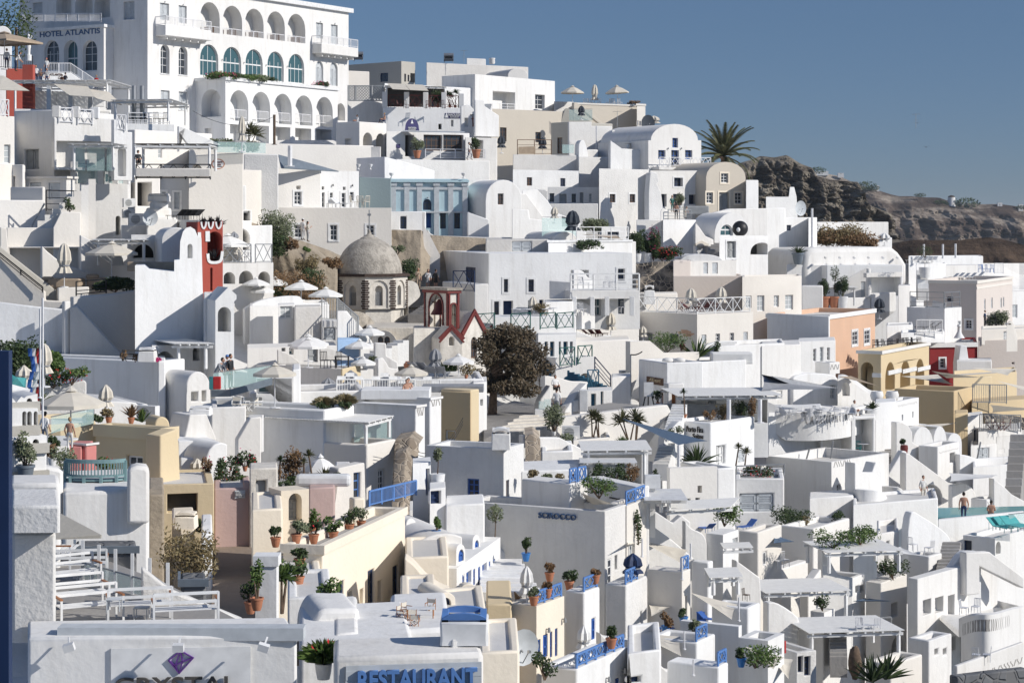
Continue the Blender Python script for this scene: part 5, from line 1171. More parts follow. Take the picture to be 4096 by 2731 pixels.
parasol('open grey parasol at the balcony right of the red tower',P(2090,720,139),1.6,up(0,720,590,139),'wf',drop=.7)
parasol('furled dark parasol in the arched opening right of the red tower',P(2150,690,139.5),.35,up(0,700,575,139.5),'gf',True)
#second row, middle
tile(1,1)
rf=H('huge plain off-white building face with small windows above the dome',0,-125,192,-10,480,60,158,m='wc',par=.2,dn=10)
pl=H('long off-white building with barred windows behind the church dome',0,190,1245,340,770,8,168,m='wc',par=.15,dn=10,dl=9,key='long',ops=[('wfi',350,495,425,615),('wfi',678,497,748,640),('wfi',1015,500,1088,610)])
ul=H('tall off-white house with surround windows above the barred-window wing',0,192,598,-30,340,8,169,m='wc',par=.2,dn=1,dl=8,ops=[('wf',352,193,418,312),('nf',372,140,408,172)])
ur=H('white upper terrace house with four windows and wall lamps',0,598,945,0,340,8,176,par=.2,dn=2,dl=6,ops=[('wf',604,200,630,335),('nf',604,145,628,175),('wf',678,202,705,285),('wf',786,205,822,335),('nf',798,148,824,178),('wf',862,196,898,276)])
lamp(ur['R'],703,130,ur['th'],'bk');lamp(ur['R'],882,133,ur['th'],'bk')
for k,(x,kd)in enumerate(((695,'lounger'),(765,'lounger'),(895,'chair'),(960,'arm'),(1005,'arm'))):chair(['left white sun lounger on the upper terrace','right white sun lounger on the upper terrace','pale slim chair on the upper terrace','left beige armchair on the upper terrace','right beige armchair on the upper terrace'][k],P(x,338,171.5),'fr' if k<2 else 'cf',kd,rz=k*1.0,sc=1.1)
bm_=H('pale blue neoclassical mansion with grey pilasters and ornate arched fanlight',0,1240,1945,75,540,6,184,m='bl',par=.3,dl=10,bev=.03,name='mansion',ops=[('ka',1533,262,1612,362),('D3',1562,385,1610,527),('k3',1690,385,1745,532),('k3',1820,385,1875,532)])
f=bm_['R']
for x0 in(1240,1362,1478,1635,1765,1895):
 g=MB();a,z0=f.sz(x0,535);b,z1=f.sz(x0+46,140);g.obox(f.pt(a,z0-1,-.16)-bm_['th'].location,f.D*(b-a),f.N*.158,Z3*(z1-z0+1));g.build('pilaster','gy',bm_['th'])
 g=MB();g.obox(f.pt(a-.08,z1,-.24)-bm_['th'].location,f.D*(b-a+.16),f.N*.238,Z3*.3);g.build('capital','gy',bm_['th'])
for y,h_,k,m in((84,.22,.34,'bl'),(150,.25,.13,'gy'),(372,.16,.2,'gy')):
 s0,z=f.sz(1240,y);g=MB();g.obox(f.pt(-.1,z-h_,-k)-bm_['th'].location,f.D*(bm_['lr']+.2),f.N*(k-.003),Z3*h_);g.build('cornice',m,bm_['th'])
lamp(f,1580,245,bm_['th'],'mt')
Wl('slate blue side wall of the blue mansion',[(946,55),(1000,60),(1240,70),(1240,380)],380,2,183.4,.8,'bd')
for k,x in enumerate((1245,1908)):g=MB();g.lathe([(.14,0),(.15,.06),(.06,.12),(.07,.2),(.2,.35),(.24,.5),(.2,.52)],12);o=put(g,'urn','w',P(x,72,184.3),['white urn on the left corner of the blue mansion','white urn on the right corner of the blue mansion'][k],sm=40)
H('shaded white forecourt wall with dark iron gate beside the blue mansion',0,1238,1560,375,545,8,176,dn=3,dl=4,ops=[('k',1325,420,1382,535)])
Wl('white curving stair parapet sweeping down beside the blue mansion',[(1535,380),(1555,400),(1545,500),(1600,600),(1680,755),(1690,765)],770,8,172,.5,'w',sm=1)
Wl('white parapet in front of the blue mansion door',[(1575,535),(1600,575),(1640,595),(2080,610),(2351,612)],640,4,176,.5,'wr')
Wl('white barrel-vaulted house with small brown window right of the blue mansion',[(2108,262)]+A(2108,2440,84,262,12)+[(2440,340)],345,30,184,9,'w',name='vaulted_house',cat='house',dn=3,ops=[('m',2222,212,2272,312)])
Wl('long shaded side of the vaulted house joining the blue mansion',[(1945,85),(2160,85),(2210,265),(2210,400)],410,20,188,4,'w',dn=6)
Wl('shaded triangular roof parapet right of the blue mansion',[(1945,380),(2140,450),(2140,530)],540,8,178,.6,'w',dn=3)
def rock(label,pts,Y,m='cl',name='rock_face',seed=1,n=26,amp=1.2):
 g=MB();xs=[p[0]for p in pts];x0,x1=xs[0],xs[-1];yb=max(p[1]for p in pts);top=pts;vs=[]
 def ty(x):
  for(a,ya),(b,yb_)in zip(top,top[1:]):
   if x<=b:return ya+(yb_-ya)*(x-a)/max(1,b-a)
  return top[-1][1]
 nz=n
 B=yb+450
 for j in range(nz+1):
  for i in range(n*2+1):
   x=x0+(x1-x0)*i/(n*2);t=ty(x);y=t+(B-t)*(j/nz)**1.1;p=P(x,y,Y)
   q=p*.22;k=NZ.multi_fractal(q+Vector((seed,0,0)),.8,2,5)*amp*.6+NZ.noise(q*.5+Vector((0,seed,0)))*amp*1.4
   vs.append((p.x,p.y-k-(j/nz)*3.5+NZ.noise(q*3)*.2,p.z+NZ.noise(q*2)*.15*(j>0)))
 w=n*2+1;n0=len(vs)
 for i in range(w):a=vs[i];vs.append((a[0],a[1]+7,a[2]-.3))
 g.add(vs,[(j*w+i,j*w+i+1,(j+1)*w+i+1,(j+1)*w+i)for j in range(nz)for i in range(w-1)]+[(i,i+1,n0+i+1,n0+i)for i in range(w-1)])
 o=g.build(name,m,None,60);tag(o,kind='structure');return o
rock('',[(-60,470),(0,480),(110,520),(240,575),(330,610),(460,650),(600,700),(760,775),(900,870)],160,seed=3,name='tan_rock_slope')
rock('',[(1243,542),(1525,545),(1540,700),(1600,790)],171,seed=8,name='tan_retaining_rock',n=20,amp=.6)
rock('',[(1610,592),(2110,620)],176,seed=11,name='tan_rock_strip',n=12,amp=.3)
Wl('rounded tan rock buttress with plastered top left of the dome',[(430,780),(470,700),(540,720),(680,830),(745,880),(745,1200)],1210,5,152,4,'cl',sm=1,name='rock_buttress',cat='rock',dn=4,bev=.3)
for k,(x,y,w,h_,m,Y)in enumerate(((195,500,3.6,3.6,'lo',156),(210,680,2.2,2.8,'ld',155),(320,650,1.6,1.4,'lr',155),(475,840,2.8,2.0,'ob',150),(330,1040,6.6,3.6,'lr',148),(500,1000,2.6,3,'ld',149),(520,1180,2.6,1.8,'lr',147),(700,820,2.0,1.4,'lr',150),(1400,900,2.0,3.0,'ld',166),(1300,710,1.4,1.0,'lo',168),(230,1110,2.2,2.6,'ld',147),(465,700,.6,.5,'lf',152))):
 plant(['pale green bushy shrub at the top of the rock below the white house','dark creeper hanging under the pale shrub','rust-coloured tuft right of the pale shrub on the rock','round orange-brown bush on the rock buttress','large rust-brown bush mass on the rock left of the dome','dark green side of the bush mass near the dome','rust bush low beside the dome drum','small rust bush on the buttress beside the dome top','dark caper bush hanging on the rock right of the dome','small dry tuft on the rock under the street lamp','dark bush behind the grey parasols','tiny green tuft on the slope above the buttress'][k],P(x,y+h_*40,Y-1.2)-Z3*.2,w,h_,'bush',m,size=.11,n=int(900*w*h_/4)+250)
person('man in white with cap on the rock path above the dome',P(428,640,160),1.75,2.6,'stand','w','w','ht',cap='fr');person('woman in pale top gesturing on the rock path above the dome',P(472,655,160),1.65,1.9,'phone','cf','gf','long',name='woman')
person('woman in tan dress standing on the stairs right of the dome',P(1490,1090,163),1.75,.3,'phone','tf','tf','hl',name='woman');person('man in pale blue shirt and shorts on the stairs right of the dome',P(1580,1105,164),1.8,.2,'phone','lg','gf','ht',shorts=True);person('man in black t-shirt seen from behind on the stairs by the lamp',P(1650,1105,163),1.8,2.6,'stand','bk','bk','ht',shorts=True)
stairs('old rough stone stairs climbing past the church dome',P(1395,1330,150),(1.6,13),up(0,1330,1110,150)*.55,(2.8,0),12,'pp')
Wl('curved plastered parapet right of the dome',[(1395,1010),(1440,1015),(1480,1040),(1500,1090),(1502,1160),(1400,1250)],1290,4,156,.8,'cw',sm=1,dn=1)
rock('',[(1380,930),(1560,930),(1600,1000)],170,seed=15,name='rock_by_stairs',n=12,amp=.5)
YC=152;cc=P(1040,1275,YC+3.6);rD=wd(680,1400,YC)/2
ch=T('domed_church','old weathered church with grey dome, octagonal drum and brick-striped corners','church',Vector((cc.x,cc.y,cc.z-3)))
def loc(p):return Vector(p)-ch.location
zD=P(0,975,YC).z-ch.location.z;zT=P(0,625,YC+3).z-ch.location.z;zB=P(0,1275,YC).z-ch.location.z
rd_=wd(735,1345,YC+3)/2
g=MB();N=16;g.lathe([(rd_*cos(t*pi/2/N),zD+.1+(zT-zD)*sin(t*pi/2/N)*1.0)for t in range(N)]+[(.02,zT)],40);g.build('dome','cs',ch,60)
g=MB();g.lathe([(1.0,zT-.25),(.95,zT-.1),(.7,zT),(.66,zT+.08),(.42,zT+.18),(.38,zT+.26),(.18,zT+.36),(.14,zT+.5),(.06,zT+.7)],20);g.build('dome_cap','cs',ch,40)
g=MB();zc=zT+.6;hc=up(0,590,395,YC+3);g.bar((0,0,zc),(0,0,zc+hc),.05,6);g.box(-.14,-.05,zc+hc*.72,.14,.05,zc+hc*.82);g.build('cross','mt',ch)
oct_=[Vector((cos(rad(-90+45*i-2))*rD,sin(rad(-90+45*i-2))*rD))for i in range(8)]
g=MB()
for i in range(8):
 a=oct_[i];b=oct_[(i+1)%8];d=(b-a).normalized();n_=Vector((-d.y,d.x));L=(b-a).length
 f=Face(a,d,n_)
 m_=L/2
 def arch(w,h,z0,k=8):return[(m_-w/2,z0)]+[(m_-w/2*cos(pi*j/k),z0+h-w/2+w/2*sin(pi*j/k))for j in range(k+1)]+[(m_+w/2,z0)]
 H_=zD-zB;o1=arch(L*.62,H_*.86,zB+.05);o2=arch(L*.27,H_*.62,zB+.25)
 rect=[(0,zB),(0,zD),(L,zD),(L,zB)]
 panel(g,f,rect,[o1])
 n=len(o1);g.add([f.pt(*p)for p in o1]+[f.pt(*p,.12)for p in o1],[(j,(j+1)%n,n+(j+1)%n,n+j)for j in range(n)])
 f2=Face(a+n_*.12,d,n_);panel(g,f2,o1,[o2]);n=len(o2)
 g.add([f2.pt(*p)for p in o2]+[f2.pt(*p,.35)for p in o2],[(j,(j+1)%n,n+(j+1)%n,n+j)for j in range(n)]+[tuple(range(n,2*n))])
 if i in(6,7,0,1):
  q=MB();w=L*.20
  for j in range(6):q.bar(f2.pt(m_-w/2+w*j/5,zB+.3,.2),f2.pt(m_-w/2+w*j/5,zB+H_*.5,.2),.02)
  for j in range(9):q.bar(f2.pt(m_-w/2,zB+.3+j*(H_*.5-.3)/8,.2),f2.pt(m_+w/2,zB+.3+j*(H_*.5-.3)/8,.2),.018)
  q.build('window_grille','mt',ch)
  for j in range(13):
   z0=zB+j*(H_-.25)/13;wq=.34 if j%2 else.26;hq=(H_-.25)/13-.045
   for(o,dd)in((f,0),):
    q=MB();q.obox(f.pt(0,z0,-.03),Vector((d.x,d.y,0))*wq,Vector((n_.x,n_.y,0))*.06,Z3*hq);q.build('brick','dkb',ch)
    q=MB();q.obox(f.pt(L-wq,z0,-.03),Vector((d.x,d.y,0))*wq,Vector((n_.x,n_.y,0))*.06,Z3*hq);q.build('brick','dkb',ch)
g.build('drum','cw',ch)
def ring8(g,r0,r1,z0,z1):
 vs=[(cos(rad(-92+45*i))*r,sin(rad(-92+45*i))*r,z)for r,z in((r0,z0),(r1,z0),(r1,z1),(r0,z1))for i in range(8)]
 g.add(vs,[(k*8+i,k*8+(i+1)%8,((k+1)%4)*8+(i+1)%8,((k+1)%4)*8+i)for k in range(4)for i in range(8)])
g=MB();ring8(g,rD-.6,rD+.22,zD-.02,zD+.14);ring8(g,.2,rD+.1,zD+.141,zD+.2);g.build('eave','dkb',ch)
g=MB();ring8(g,.1,rD*.90,zB-2.6,zB-.004);g.build('drum_base','cw',ch)
def vlt(label,x0,x1,yt,yb,th,Y,t,m='cs'):return Wl(label,A(x0,x1,yt,yb,14),yb+20,th,Y,t,m,name='church_vault',cat='vault',dn=3,bev=.05)
vlt('weathered grey barrel vault left of the drum',740,1095,1290,1450,60,147,9);vlt('weathered grey barrel vault right of the drum',1245,1760,1300,1450,-12,152,5)
nav=H('flat dark church roof and side wall in front of the drum',0,1010,1640,1440,1600,4,143.5,m='cw',dn=6,dl=8,floor='pv')
for k,(a,b)in enumerate(((1050,1300),(1380,1640))):
 Wl(['left rounded church gable with maroon twin window','right rounded church gable with maroon twin window'][k],A(a,b,1470,1620,12)+[(b,1640)],1900,4,143,6,'cw',name='church_gable',dn=4,ops=[('ma',a+(b-a)*.28,1522,a+(b-a)*.48,1680),('ma',a+(b-a)*.52,1522,a+(b-a)*.72,1680)])
bf=H('red and white square belfry with arched openings and bells',0,1552,1862,1122,1446,24,140,m='cw',dn=.5,dl=3.1,name='belfry',bev=.03)
bpy.data.objects.remove([o for o in bf['th'].children if o.name.startswith('wall')][0])
th=bf['th']
cB=bf['c'];hB=up(0,1446,1122,140);
c0=P(1765,1446,139);
def bel_side(o,d,n_,w):
 f=Face(o,d,n_);g=MB();zb_,zt_=cB.z-hB,cB.z;a_=[(w*.2,zb_+.02)]+[(w/2-w*.3*cos(pi*j/10),zb_+hB*.62+w*.3*sin(pi*j/10))for j in range(11)]+[(w*.8,zb_+.02)]
 panel(g,f,[(0,zb_),(0,zt_),(w,zt_),(w,zb_)],[a_]);n=len(a_)
 g.add([f.pt(*p)for p in a_]+[f.pt(*p,.35)for p in a_],[(j,(j+1)%n,n+(j+1)%n,n+j)for j in range(n)]);panel(g,Face((o[0]+n_[0]*.35,o[1]+n_[1]*.35),d,n_),[(0,zb_),(0,zt_),(w,zt_),(w,zb_)],[a_])
 g.build('wall','cw',th,None,th.location)
 q=MB();pr=None
 for p in a_[1:-1]:
  p=f.pt(*p,-.05)-th.location
  if pr is not None:q.bar(pr,p,.05)
  pr=p
 q.bar(f.pt(a_[0][0],zb_,-.05)-th.location,f.pt(*a_[1],-.05)-th.location,.05);q.bar(f.pt(a_[-1][0],zb_,-.05)-th.location,f.pt(*a_[-2],-.05)-th.location,.05)
 for s in(.06,w-.06):q.bar(f.pt(s,zb_,-.05)-th.location,f.pt(s,zt_,-.05)-th.location,.06)
 q.build('red_moulding','rdk',th)
dA=(c0.xy-P(1552,1446,141.5).xy).normalized();nA=Vector((-dA.y,dA.x));oA=P(1552,1446,141.5).xy;wA=(c0.xy-oA).length
bel_side(oA,dA,nA,wA);kx,_=ray(1858,0);tB=(kx*c0.y-c0.x)/(nA.x-kx*nA.y);dB=nA;nB=Vector((-dA.x,-dA.y));bel_side(c0.xy,dB,nB,tB)
bel_side(c0.xy+dB*tB,Vector((-dA.x,-dA.y)),-dB,wA);bel_side(oA+nA*tB,-nA,dA,tB)
g=MB();e=.16;o=oA-dA*e-nA*e;z=cB.z-th.location.z;d3=Vector((dA.x,dA.y,0));n3=Vector((nA.x,nA.y,0))
base=Vector((o.x,o.y,cB.z))-th.location;g.obox(base,d3*(wA+2*e),n3*(tB+2*e),Z3*.2);g.build('red_cornice','rdk',th);g=MB();g.obox(base+Z3*.204-d3*.08-n3*.08,d3*(wA+2*e+.16),n3*(tB+2*e+.16),Z3*.18);g.build('roof','cs',th)
for k,(u_,v_)in enumerate(((.5,.25),(.85,.6))):
 g=MB();q=oA+dA*wA*u_+nA*tB*v_;s=1 if k==0 else.6;g.lathe([(.62*s,0),(.55*s,.12*s),(.38*s,.4*s),(.3*s,.8*s),(.12*s,.98*s),(.05*s,1.1*s)],14,(q.x-th.location.x,q.y-th.location.y,cB.z-hB*.62-th.location.z));g.build('bell','mr',th,50)
g=MB();g.bar(Vector((*(oA+dA*wA*.1+nA*tB*.3),cB.z-hB*.28))-th.location,Vector((*(oA+dA*wA*.9+nA*tB*.3),cB.z-hB*.28))-th.location,.05);g.build('bell_beam','br',th)
H('stained white base block carrying the belfry',0,1445,1900,1450,1640,10,139,m='cw',dn=6,dl=4)
def pediment(label,x0,x1,yt,yb,ybot,Y,th=24,big=False):
 w=Wl(label,[(x0,yb),((x0+x1)/2,yt),(x1,yb)],ybot,th,Y,2.2,'cw',name='church_pediment',cat='church gable',dn=4,ops=[('ma',(x0+x1)/2-28,yb+25,(x0+x1)/2+28,ybot-40)]if big else[('na',(x0+x1)/2-22,yb-20,(x0+x1)/2+22,yb+60)])
 for i in(0,.05):strip(w['R'],[(x0-8,yb+i*600),((x0+x1)/2,yt-8+i*600),(x1+8,yb+i*600)],.22-i*2,'rdk',w['th'],'red_moulding',-.12,.14)
 return w
pediment('small red-edged church pediment in front of the belfry',1690,1900,1430,1545,1640,137,18);pediment('larger red-edged church pediment right of the belfry',1895,2110,1290,1500,1760,140,52,True)
pediment('small red-edged gable peeping through the tree',2160,2245,1405,1440,1500,146,30)
tile(2,1)
wh=H('broad white two-storey hotel with stone-framed windows behind the belfry',-690,-215,1105,760,1340,14,158,dn=8,name='hotel',ops=[('L','x',-425,885,-335,1040),('L','oa',-490,1190,-370,1310),('kf',-75,995,-35,1115),('kf',150,998,202,1112),('kf',-165,1200,-118,1330),('x3',-80,1195,10,1360),('E3',148,1190,188,1370),('x3',250,1185,290,1260),('n3f',540,912,705,1018),('k3f',972,900,1035,1010)])
bpar=H('white roof parapet with rusty panel boxes on the broad hotel',0,330,1102,640,740,12,166,par=.1,dn=.5,dl=8,key='roofp',corn=('fr',.16,.1))
H('shaded grey-beige roof plant room left of the broad hotel parapet',0,-240,335,630,770,12,168,m='wg',dn=1,dl=7,ops=[('s',0,650,180,740)])
blc=H('white curved balcony with four-bar white railing on the broad hotel',342,530,1175,1100,1160,12,151,dn=.15,ops=(),bev=.05,name='balcony')
frail(blc['R'],540,1110,1168,1085,1.25,'o','fr',.05,'thick four-bar white railing of the curved balcony',z=blc['zt'])
s=blc['L'];Wl('shaded curved side parapet of the balcony',[(342,1010),(540,1018),(540,1110)],1165,-14,152.5,.3,'w',dn=.1)
for k,(x,h_)in enumerate(((572,170),(738,165),(872,170),(1102,190))):boxthing('balcony_pillar',['first white pillar under the curved balcony','second white pillar under the curved balcony','third white pillar under the curved balcony','right corner pillar under the curved balcony'][k],'pillar',P(x,1330,151.2),.34,.34,up(0,1330,1155,151.2),'w')
Wl('shaded back wall with glass doors under the curved balcony',[(560,1150),(1175,1150)],1335,12,154.5,.3,'w',dn=1,ops=[('g',745,1170,815,1330),('k',975,1165,1030,1315)])
Wl('wavy white divider between the lower balcony rooms',[(582,1180),(640,1195),(700,1225),(730,1245),(760,1300),(765,1330)],1335,8,152.5,.25,'w',sm=1,dn=1)
Wl('wavy white divider on the upper curved balcony',[(565,915),(620,912),(660,930),(700,980),(745,1003)],1005,8,154,.25,'w',sm=1,dn=1)
for k,(x,y)in enumerate(((630,1085),(680,1085),(870,1075),(930,1070),(620,1325),(660,1325),(900,1305),(1000,1305))):chair('slim white chair on the hotel balcony',P(x,y,152.6),'wm',rz=k*1.7,group=1)
H('rounded white block below the curved balcony with stone lintels',0,300,560,1205,1340,8,150,dn=2,dl=4)
frail(bpar['R'],605,720,1080,718,1.1,'h','fr',.2,'white roof railing on the broad hotel',z=bpar['zt'])
rail('navy balcony railing with blue door on the broad hotel side',P(-540,1110,154),P(-345,1112,153),1.6,'x','nb')
H('white low parapet with navy balcony on the side of the broad hotel',-640,-345,-215,1040,1340,20,153,par=.3)
parasol('furled cream parasol in front of the teal door',P(192,1340,149),.4,up(0,1340,1160,149),'cf',True)
plant('round yellow-green bush beside the furled parasol by the teal door',P(265,1335,148.5),1.7,1.4,'bush','ob')
grb=H('white terrace house with dark green balustrades below the broad hotel',0,-175,588,1345,1560,16,145,dn=.5,dl=4,key='grn')
for k,(a,b,y)in enumerate(((-370,-160,1465),(-10,168,1462),(258,400,1458),(412,560,1455))):
 rail(['dark green balustrade panel left of the tree top','second dark green balustrade panel above the tree','third dark green balustrade panel with blue post','last dark green balustrade panel at the white corner'][k],P(a,y,143.5+k*.3),P(b,y-12,143.8+k*.3),1.15,'x','gn')
for k,(x,y)in enumerate(((40,1360),(90,1370),(130,1360),(320,1360),(380,1350))):table('table behind the green balustrade',P(x,y,147),'wm',group=1)
rr=H('rough white house with deep shadowed court and small square windows',0,8,612,-10,165,14,206,m='wr',par=.2,dn=8,dl=8,ops=[('m',137,62,185,138),('k',445,70,490,145)])
H('shaded back court wall with doors under the diagonal shadow',0,328,800,150,300,10,205,m='wr',dn=1,dl=2,ops=[('k',345,208,388,288),('d',435,215,502,298),('k',548,212,588,292),('d',622,200,656,295),('c',708,212,733,290)])
Wl('low rough white wall in front of the shaded court',[(238,175),(300,172),(328,190),(330,305),(790,302)],420,8,200,.4,'wr',dn=3)
H('big rough white wall with two framed windows in the middle distance',0,800,1258,-20,500,16,203,m='wr',par=.2,dn=8,dl=8,ops=[('mf',895,215,948,292),('mf',1078,216,1130,293)])
Wl('projecting white wall beside the outdoor staircase of the arched house',[(1255,200),(1270,20),(1300,15),(1340,30),(1350,100),(1330,120),(1370,200),(1385,320)],520,30,201,.8,'wr',dn=4)
Wl('white wall with surround window under the arched house balcony',[(1270,0),(1785,0),(1785,330)],340,12,209,2,'w',dn=4,ops=[('kf3',1487,65,1568,145),('k3',1370,215,1420,330),('k3',1480,215,1565,350),('k3',1625,220,1690,308)])
H('white terrace with bar railing and people below the arched house',0,1385,1690,450,760,16,196,par=.1,dn=8,dl=6,key='ppl')
h=HOUSES['ppl'];frail(h['R'],1440,445,1650,450,1.0,'h','mt',.1,'thin bar railing around the people on the terrace',z=h['zt'])
person('woman in black dress leaning on the terrace railing below the arched house',P(1508,450,199),1.75,2.9,'stand','sk','bk','long',name='woman');person('woman in green patterned dress standing on the terrace',P(1470,380,203),1.7,.5,'stand','gn','gn','hl',name='woman');person('child in pale clothes by the terrace railing',P(1590,440,199.4),1.3,.5,'lean','cf','cf')
boxthing('hot_tub','grey square hot tub cabinet on the terrace below the arched house','',P(1690,405,203),wd(1575,1795,203),2.2,up(0,405,325,203),'gr',bev=.1)
plant('potted plant behind the woman on the terrace',P(1545,350,205),1.3,1.6,'bush','lo','wf')
Wl('white stepped pedestal wall left of the people terrace',[(1365,370),(1385,340),(1440,375),(1440,455)],460,14,196.5,1,'w',dn=1)
H('shaded white house wall below the big rough wall',0,1143,1385,450,830,14,198,par=.2)
Wl('white house front with glazed half-arch and small pedimented door',[(1685,480),(1720,520),(1775,600),(1850,632),(1850,770)],800,14,194,2,'w',dn=4,ops=[('e3',1700,672,1803,762)])
pd=Wl('tan stone triangular pediment over the small door',[(1688,672),(1745,642),(1805,672)],690,14,193.6,.3,'b',dn=0,bev=.02)
stairs('dark shaded staircase beside the half-arch',P(1800,750,193),(1.0,5),up(0,750,550,193),(2.4,0),14,'pv')
cv=Wl('cream rounded-gable house with beige-framed windows and double door',[(1783,345)]+[(1783,60)]+A(1783,2145,-80,60,10)[1:]+[(2145,340)],350,10,208,8,'b',name='vaulted_house',cat='house',dn=3,ops=[('wfF',1918,25,1985,112),('wfF',1785,200,1845,300),('wfF',2045,200,2115,305),('dfF',1900,200,1992,380)])
H('white low wing right of the cream rounded-gable house',0,2148,2262,85,345,10,207,par=.2,dn=3,dl=4)
Wl('white terrace front below the cream rounded-gable house',[(1775,420),(1860,385),(2000,350),(2351,345)],600,8,202,.5,'w',dn=4)
Wl('broad shallow white vault front with round glazed fanlight',A(1860,2185,385,600,12),620,10,196,4,'w',**V_,ops=[('ga',1915,495,2030,598)])
g=MB()
g.blob((0,0,1.5),(wd(2022,2168,192)/2,wd(2022,2168,192)/2,up(0,600,455,192)/2),20,12);o=put(g,'wicker_pod_chair','bk',P(2095,605,192)-Z3*(1.5-up(0,600,455,192)/2),'large black round wicker pod seat with cushions','pod chair',sm=60)
g=MB();g.blob((0,0,0),(.9,.35,.9),14,8);q=g.build('opening_cushion','wf',o,60);q.location=(-.3,-1.15,1.5-.1);q.scale=(.2,.3,.25)
H('white house with grey door and bar railing below the pod seat',0,1905,2351,600,850,14,186,par=.2,ops=[('df',1972,648,2055,800),('oa',2190,660,2400,770)])
rock('',[(1130,858),(1300,835),(1485,828)],186,'ru',seed=21,name='lava_stone_wall',n=10,amp=.15)
H('pinkish beige house wall with tall shaded front and roofed terrace',0,1480,2118,968,1300,10,176,m='bp',par=.2,dl=8)
H('taller pinkish corner block beside the lava stone wall',0,1480,1640,828,1000,10,176.5,m='bp',par=.1,dn=2)
H('white room with shuttered windows behind the pinkish wall',0,1640,2060,828,975,10,180,par=.1,dn=2,dl=6,ops=[('s',1758,845,1800,945),('s',1840,845,1890,945)])
H('white house with beige doors right of the pinkish wall',0,2115,2660,975,1300,14,172,m='wc',par=.2,dl=6,ops=[('c',2148,1148,2200,1260),('c',2252,1145,2318,1290),('c',2405,1145,2452,1250),('c',2510,1140,2582,1275)])
Wl('low shaded mound vault on the small red-pot terrace',A(1540,1940,765,830,10),832,8,184,4,'w',**V_,dn=1)
for k,(x,y,w,h_,fl)in enumerate(((1150,840,2.0,2.6,None),(1250,835,1.4,1.8,None),(1300,830,1.4,3.6,'fp'),(1380,830,2.2,1.4,'fo'),(1460,800,2.6,1.2,'fo'),(750,570,3.0,1.6,None),(700,725,2.6,1.1,None),(790,725,1.6,1.1,None))):plant(['leafy tree in a white pot at the lava wall','smaller shrub in a white pot at the lava wall','climbing pink bougainvillea on the shaded wall','dark shrub with red flowers on the lava wall','spreading red-flowering shrub above the lava wall','dry bushy shrub on the rough white wall','dark shrub behind the hotel roof railing','small shrub right of the roof railing shrub'][k],P(x,y,(184 if k<5 else 190 if k==5 else 168)),w,h_,'bush','ld' if k!=5 else 'lo','wf' if k in(0,1)else None,fl,size=.12,pots=.8)
x1=H('pale warm terrace house with white cross-pattern railing and furled parasols',1155,1700,2215,1318,1600,42,160,m='wc',dn=5,key='xr',ops=[('L','d',1235,1488,1290,1600),('L','k',1450,1498,1530,1590),('s',1742,1505,1785,1590),('w',1870,1495,1910,1590),('w',2000,1488,2040,1590),('s',2125,1480,2165,1560)])
for a,b,f,k in((1150,1690,x1['L'],0),(1710,2195,x1['R'],1)):frail(f,a,1318,b,1318,1.25,'x','fr',.1,['left run of the white cross-pattern railing','right run of the white cross-pattern railing'][k],z=x1['zt'])
parasol('left furled cream parasol on the cross-railed terrace',P(1645,1290,163),.5,up(0,1290,1082,163),'cf',True);parasol('right furled cream parasol on the cross-railed terrace',P(1922,1280,166),.5,up(0,1280,1070,166),'cf',True)
for k in range(5):chair('dark red and white lounger chair on the cross-railed terrace',P(1540+k*80,1290,164),'mr','lounger' if k%2 else 'director',rz=k*1.2,group=1)
f=x1['L'];g=MB();rnd=random.Random(3)
for i in range(9):s,z=f.sz(1600+rnd.uniform(-5,75),1475+i*6);g.obox(f.pt(s,z,-.03)-x1['th'].location,f.D*rnd.uniform(.5,.9),f.N*.02,Z3*.12)
g.build('fish_relief','pe',x1['th'])
H('plain warm white wall with furled parasol left of the cross-railed house',0,590,1165,1315,1560,10,158,m='wc',dn=3,dl=6)
Wl('shaded terrace wall with scalloped parapet and red deck chairs',[(590,1465),(680,1500),(760,1530),(900,1510),(950,1545),(1260,1568)],1620,12,152,.4,'w',dn=4)
parasol('furled cream parasol on the plain warm terrace',P(908,1535,154),.42,up(0,1535,1310,154),'cf',True);parasol('small furled cream parasol in the shade beside the ladder stair',P(1203,1568,157),.35,up(0,1568,1430,157),'cf',True)
for k in range(3):chair('red and cream deck chair behind the scalloped parapet',P(700+k*55,1525,155),'rdk','lounger',rz=2+k*.3,group=1,sc=.8)
H('warm white lower terrace with small vent towers under the lava wall',0,1170,1520,1130,1240,8,170,m='wc',dn=2,dl=4)
chimney('small vented chimney on the warm lower terrace',P(1262,1225,169),1.0,1.6,taper=.8)
#right middle distance foreground row bits
sw=Wl('low white curved walls of the pool terrace behind the broad hotel',[(0,350),(150,360),(160,440),(330,460),(340,540),(590,540),(600,680),(700,690)],740,8,178,4,'w',dn=4)
rail('glass balustrade in front of the black parasol',P(275,635,172),P(590,640,174),2.0,'g')
parasol('tall furled dark teal parasol behind the glass balustrade',P(557,640,176),.7,up(0,640,370,176),'df',True);parasol('furled cream parasol left of the dark teal one',P(390,485,186),.4,up(0,485,335,186),'cf',True)
Wl('white pyramid-shaped stair housing with flat panels',[(0,170),(95,215),(130,210),(300,445),(300,470)],480,8,192,3,'w',dn=3)
Wl('sloping white wall behind the pyramid stair housing',[(95,180),(230,172),(330,280),(380,360),(440,400),(580,450),(680,520)],560,8,195,3,'w',dn=3,ops=[('d',460,420,520,515)])
sail('tan shade sail over the hotel roof terrace',[P(640,585,172),P(960,590,180),P(1040,640,172),P(760,595,168)],'tf',.1)
Wl('white roof mound behind the hotel roof railing',A(380,600,560,640,10)+[(1140,650),(1140,690)],740,8,171,5,'w',**V_,ops=())
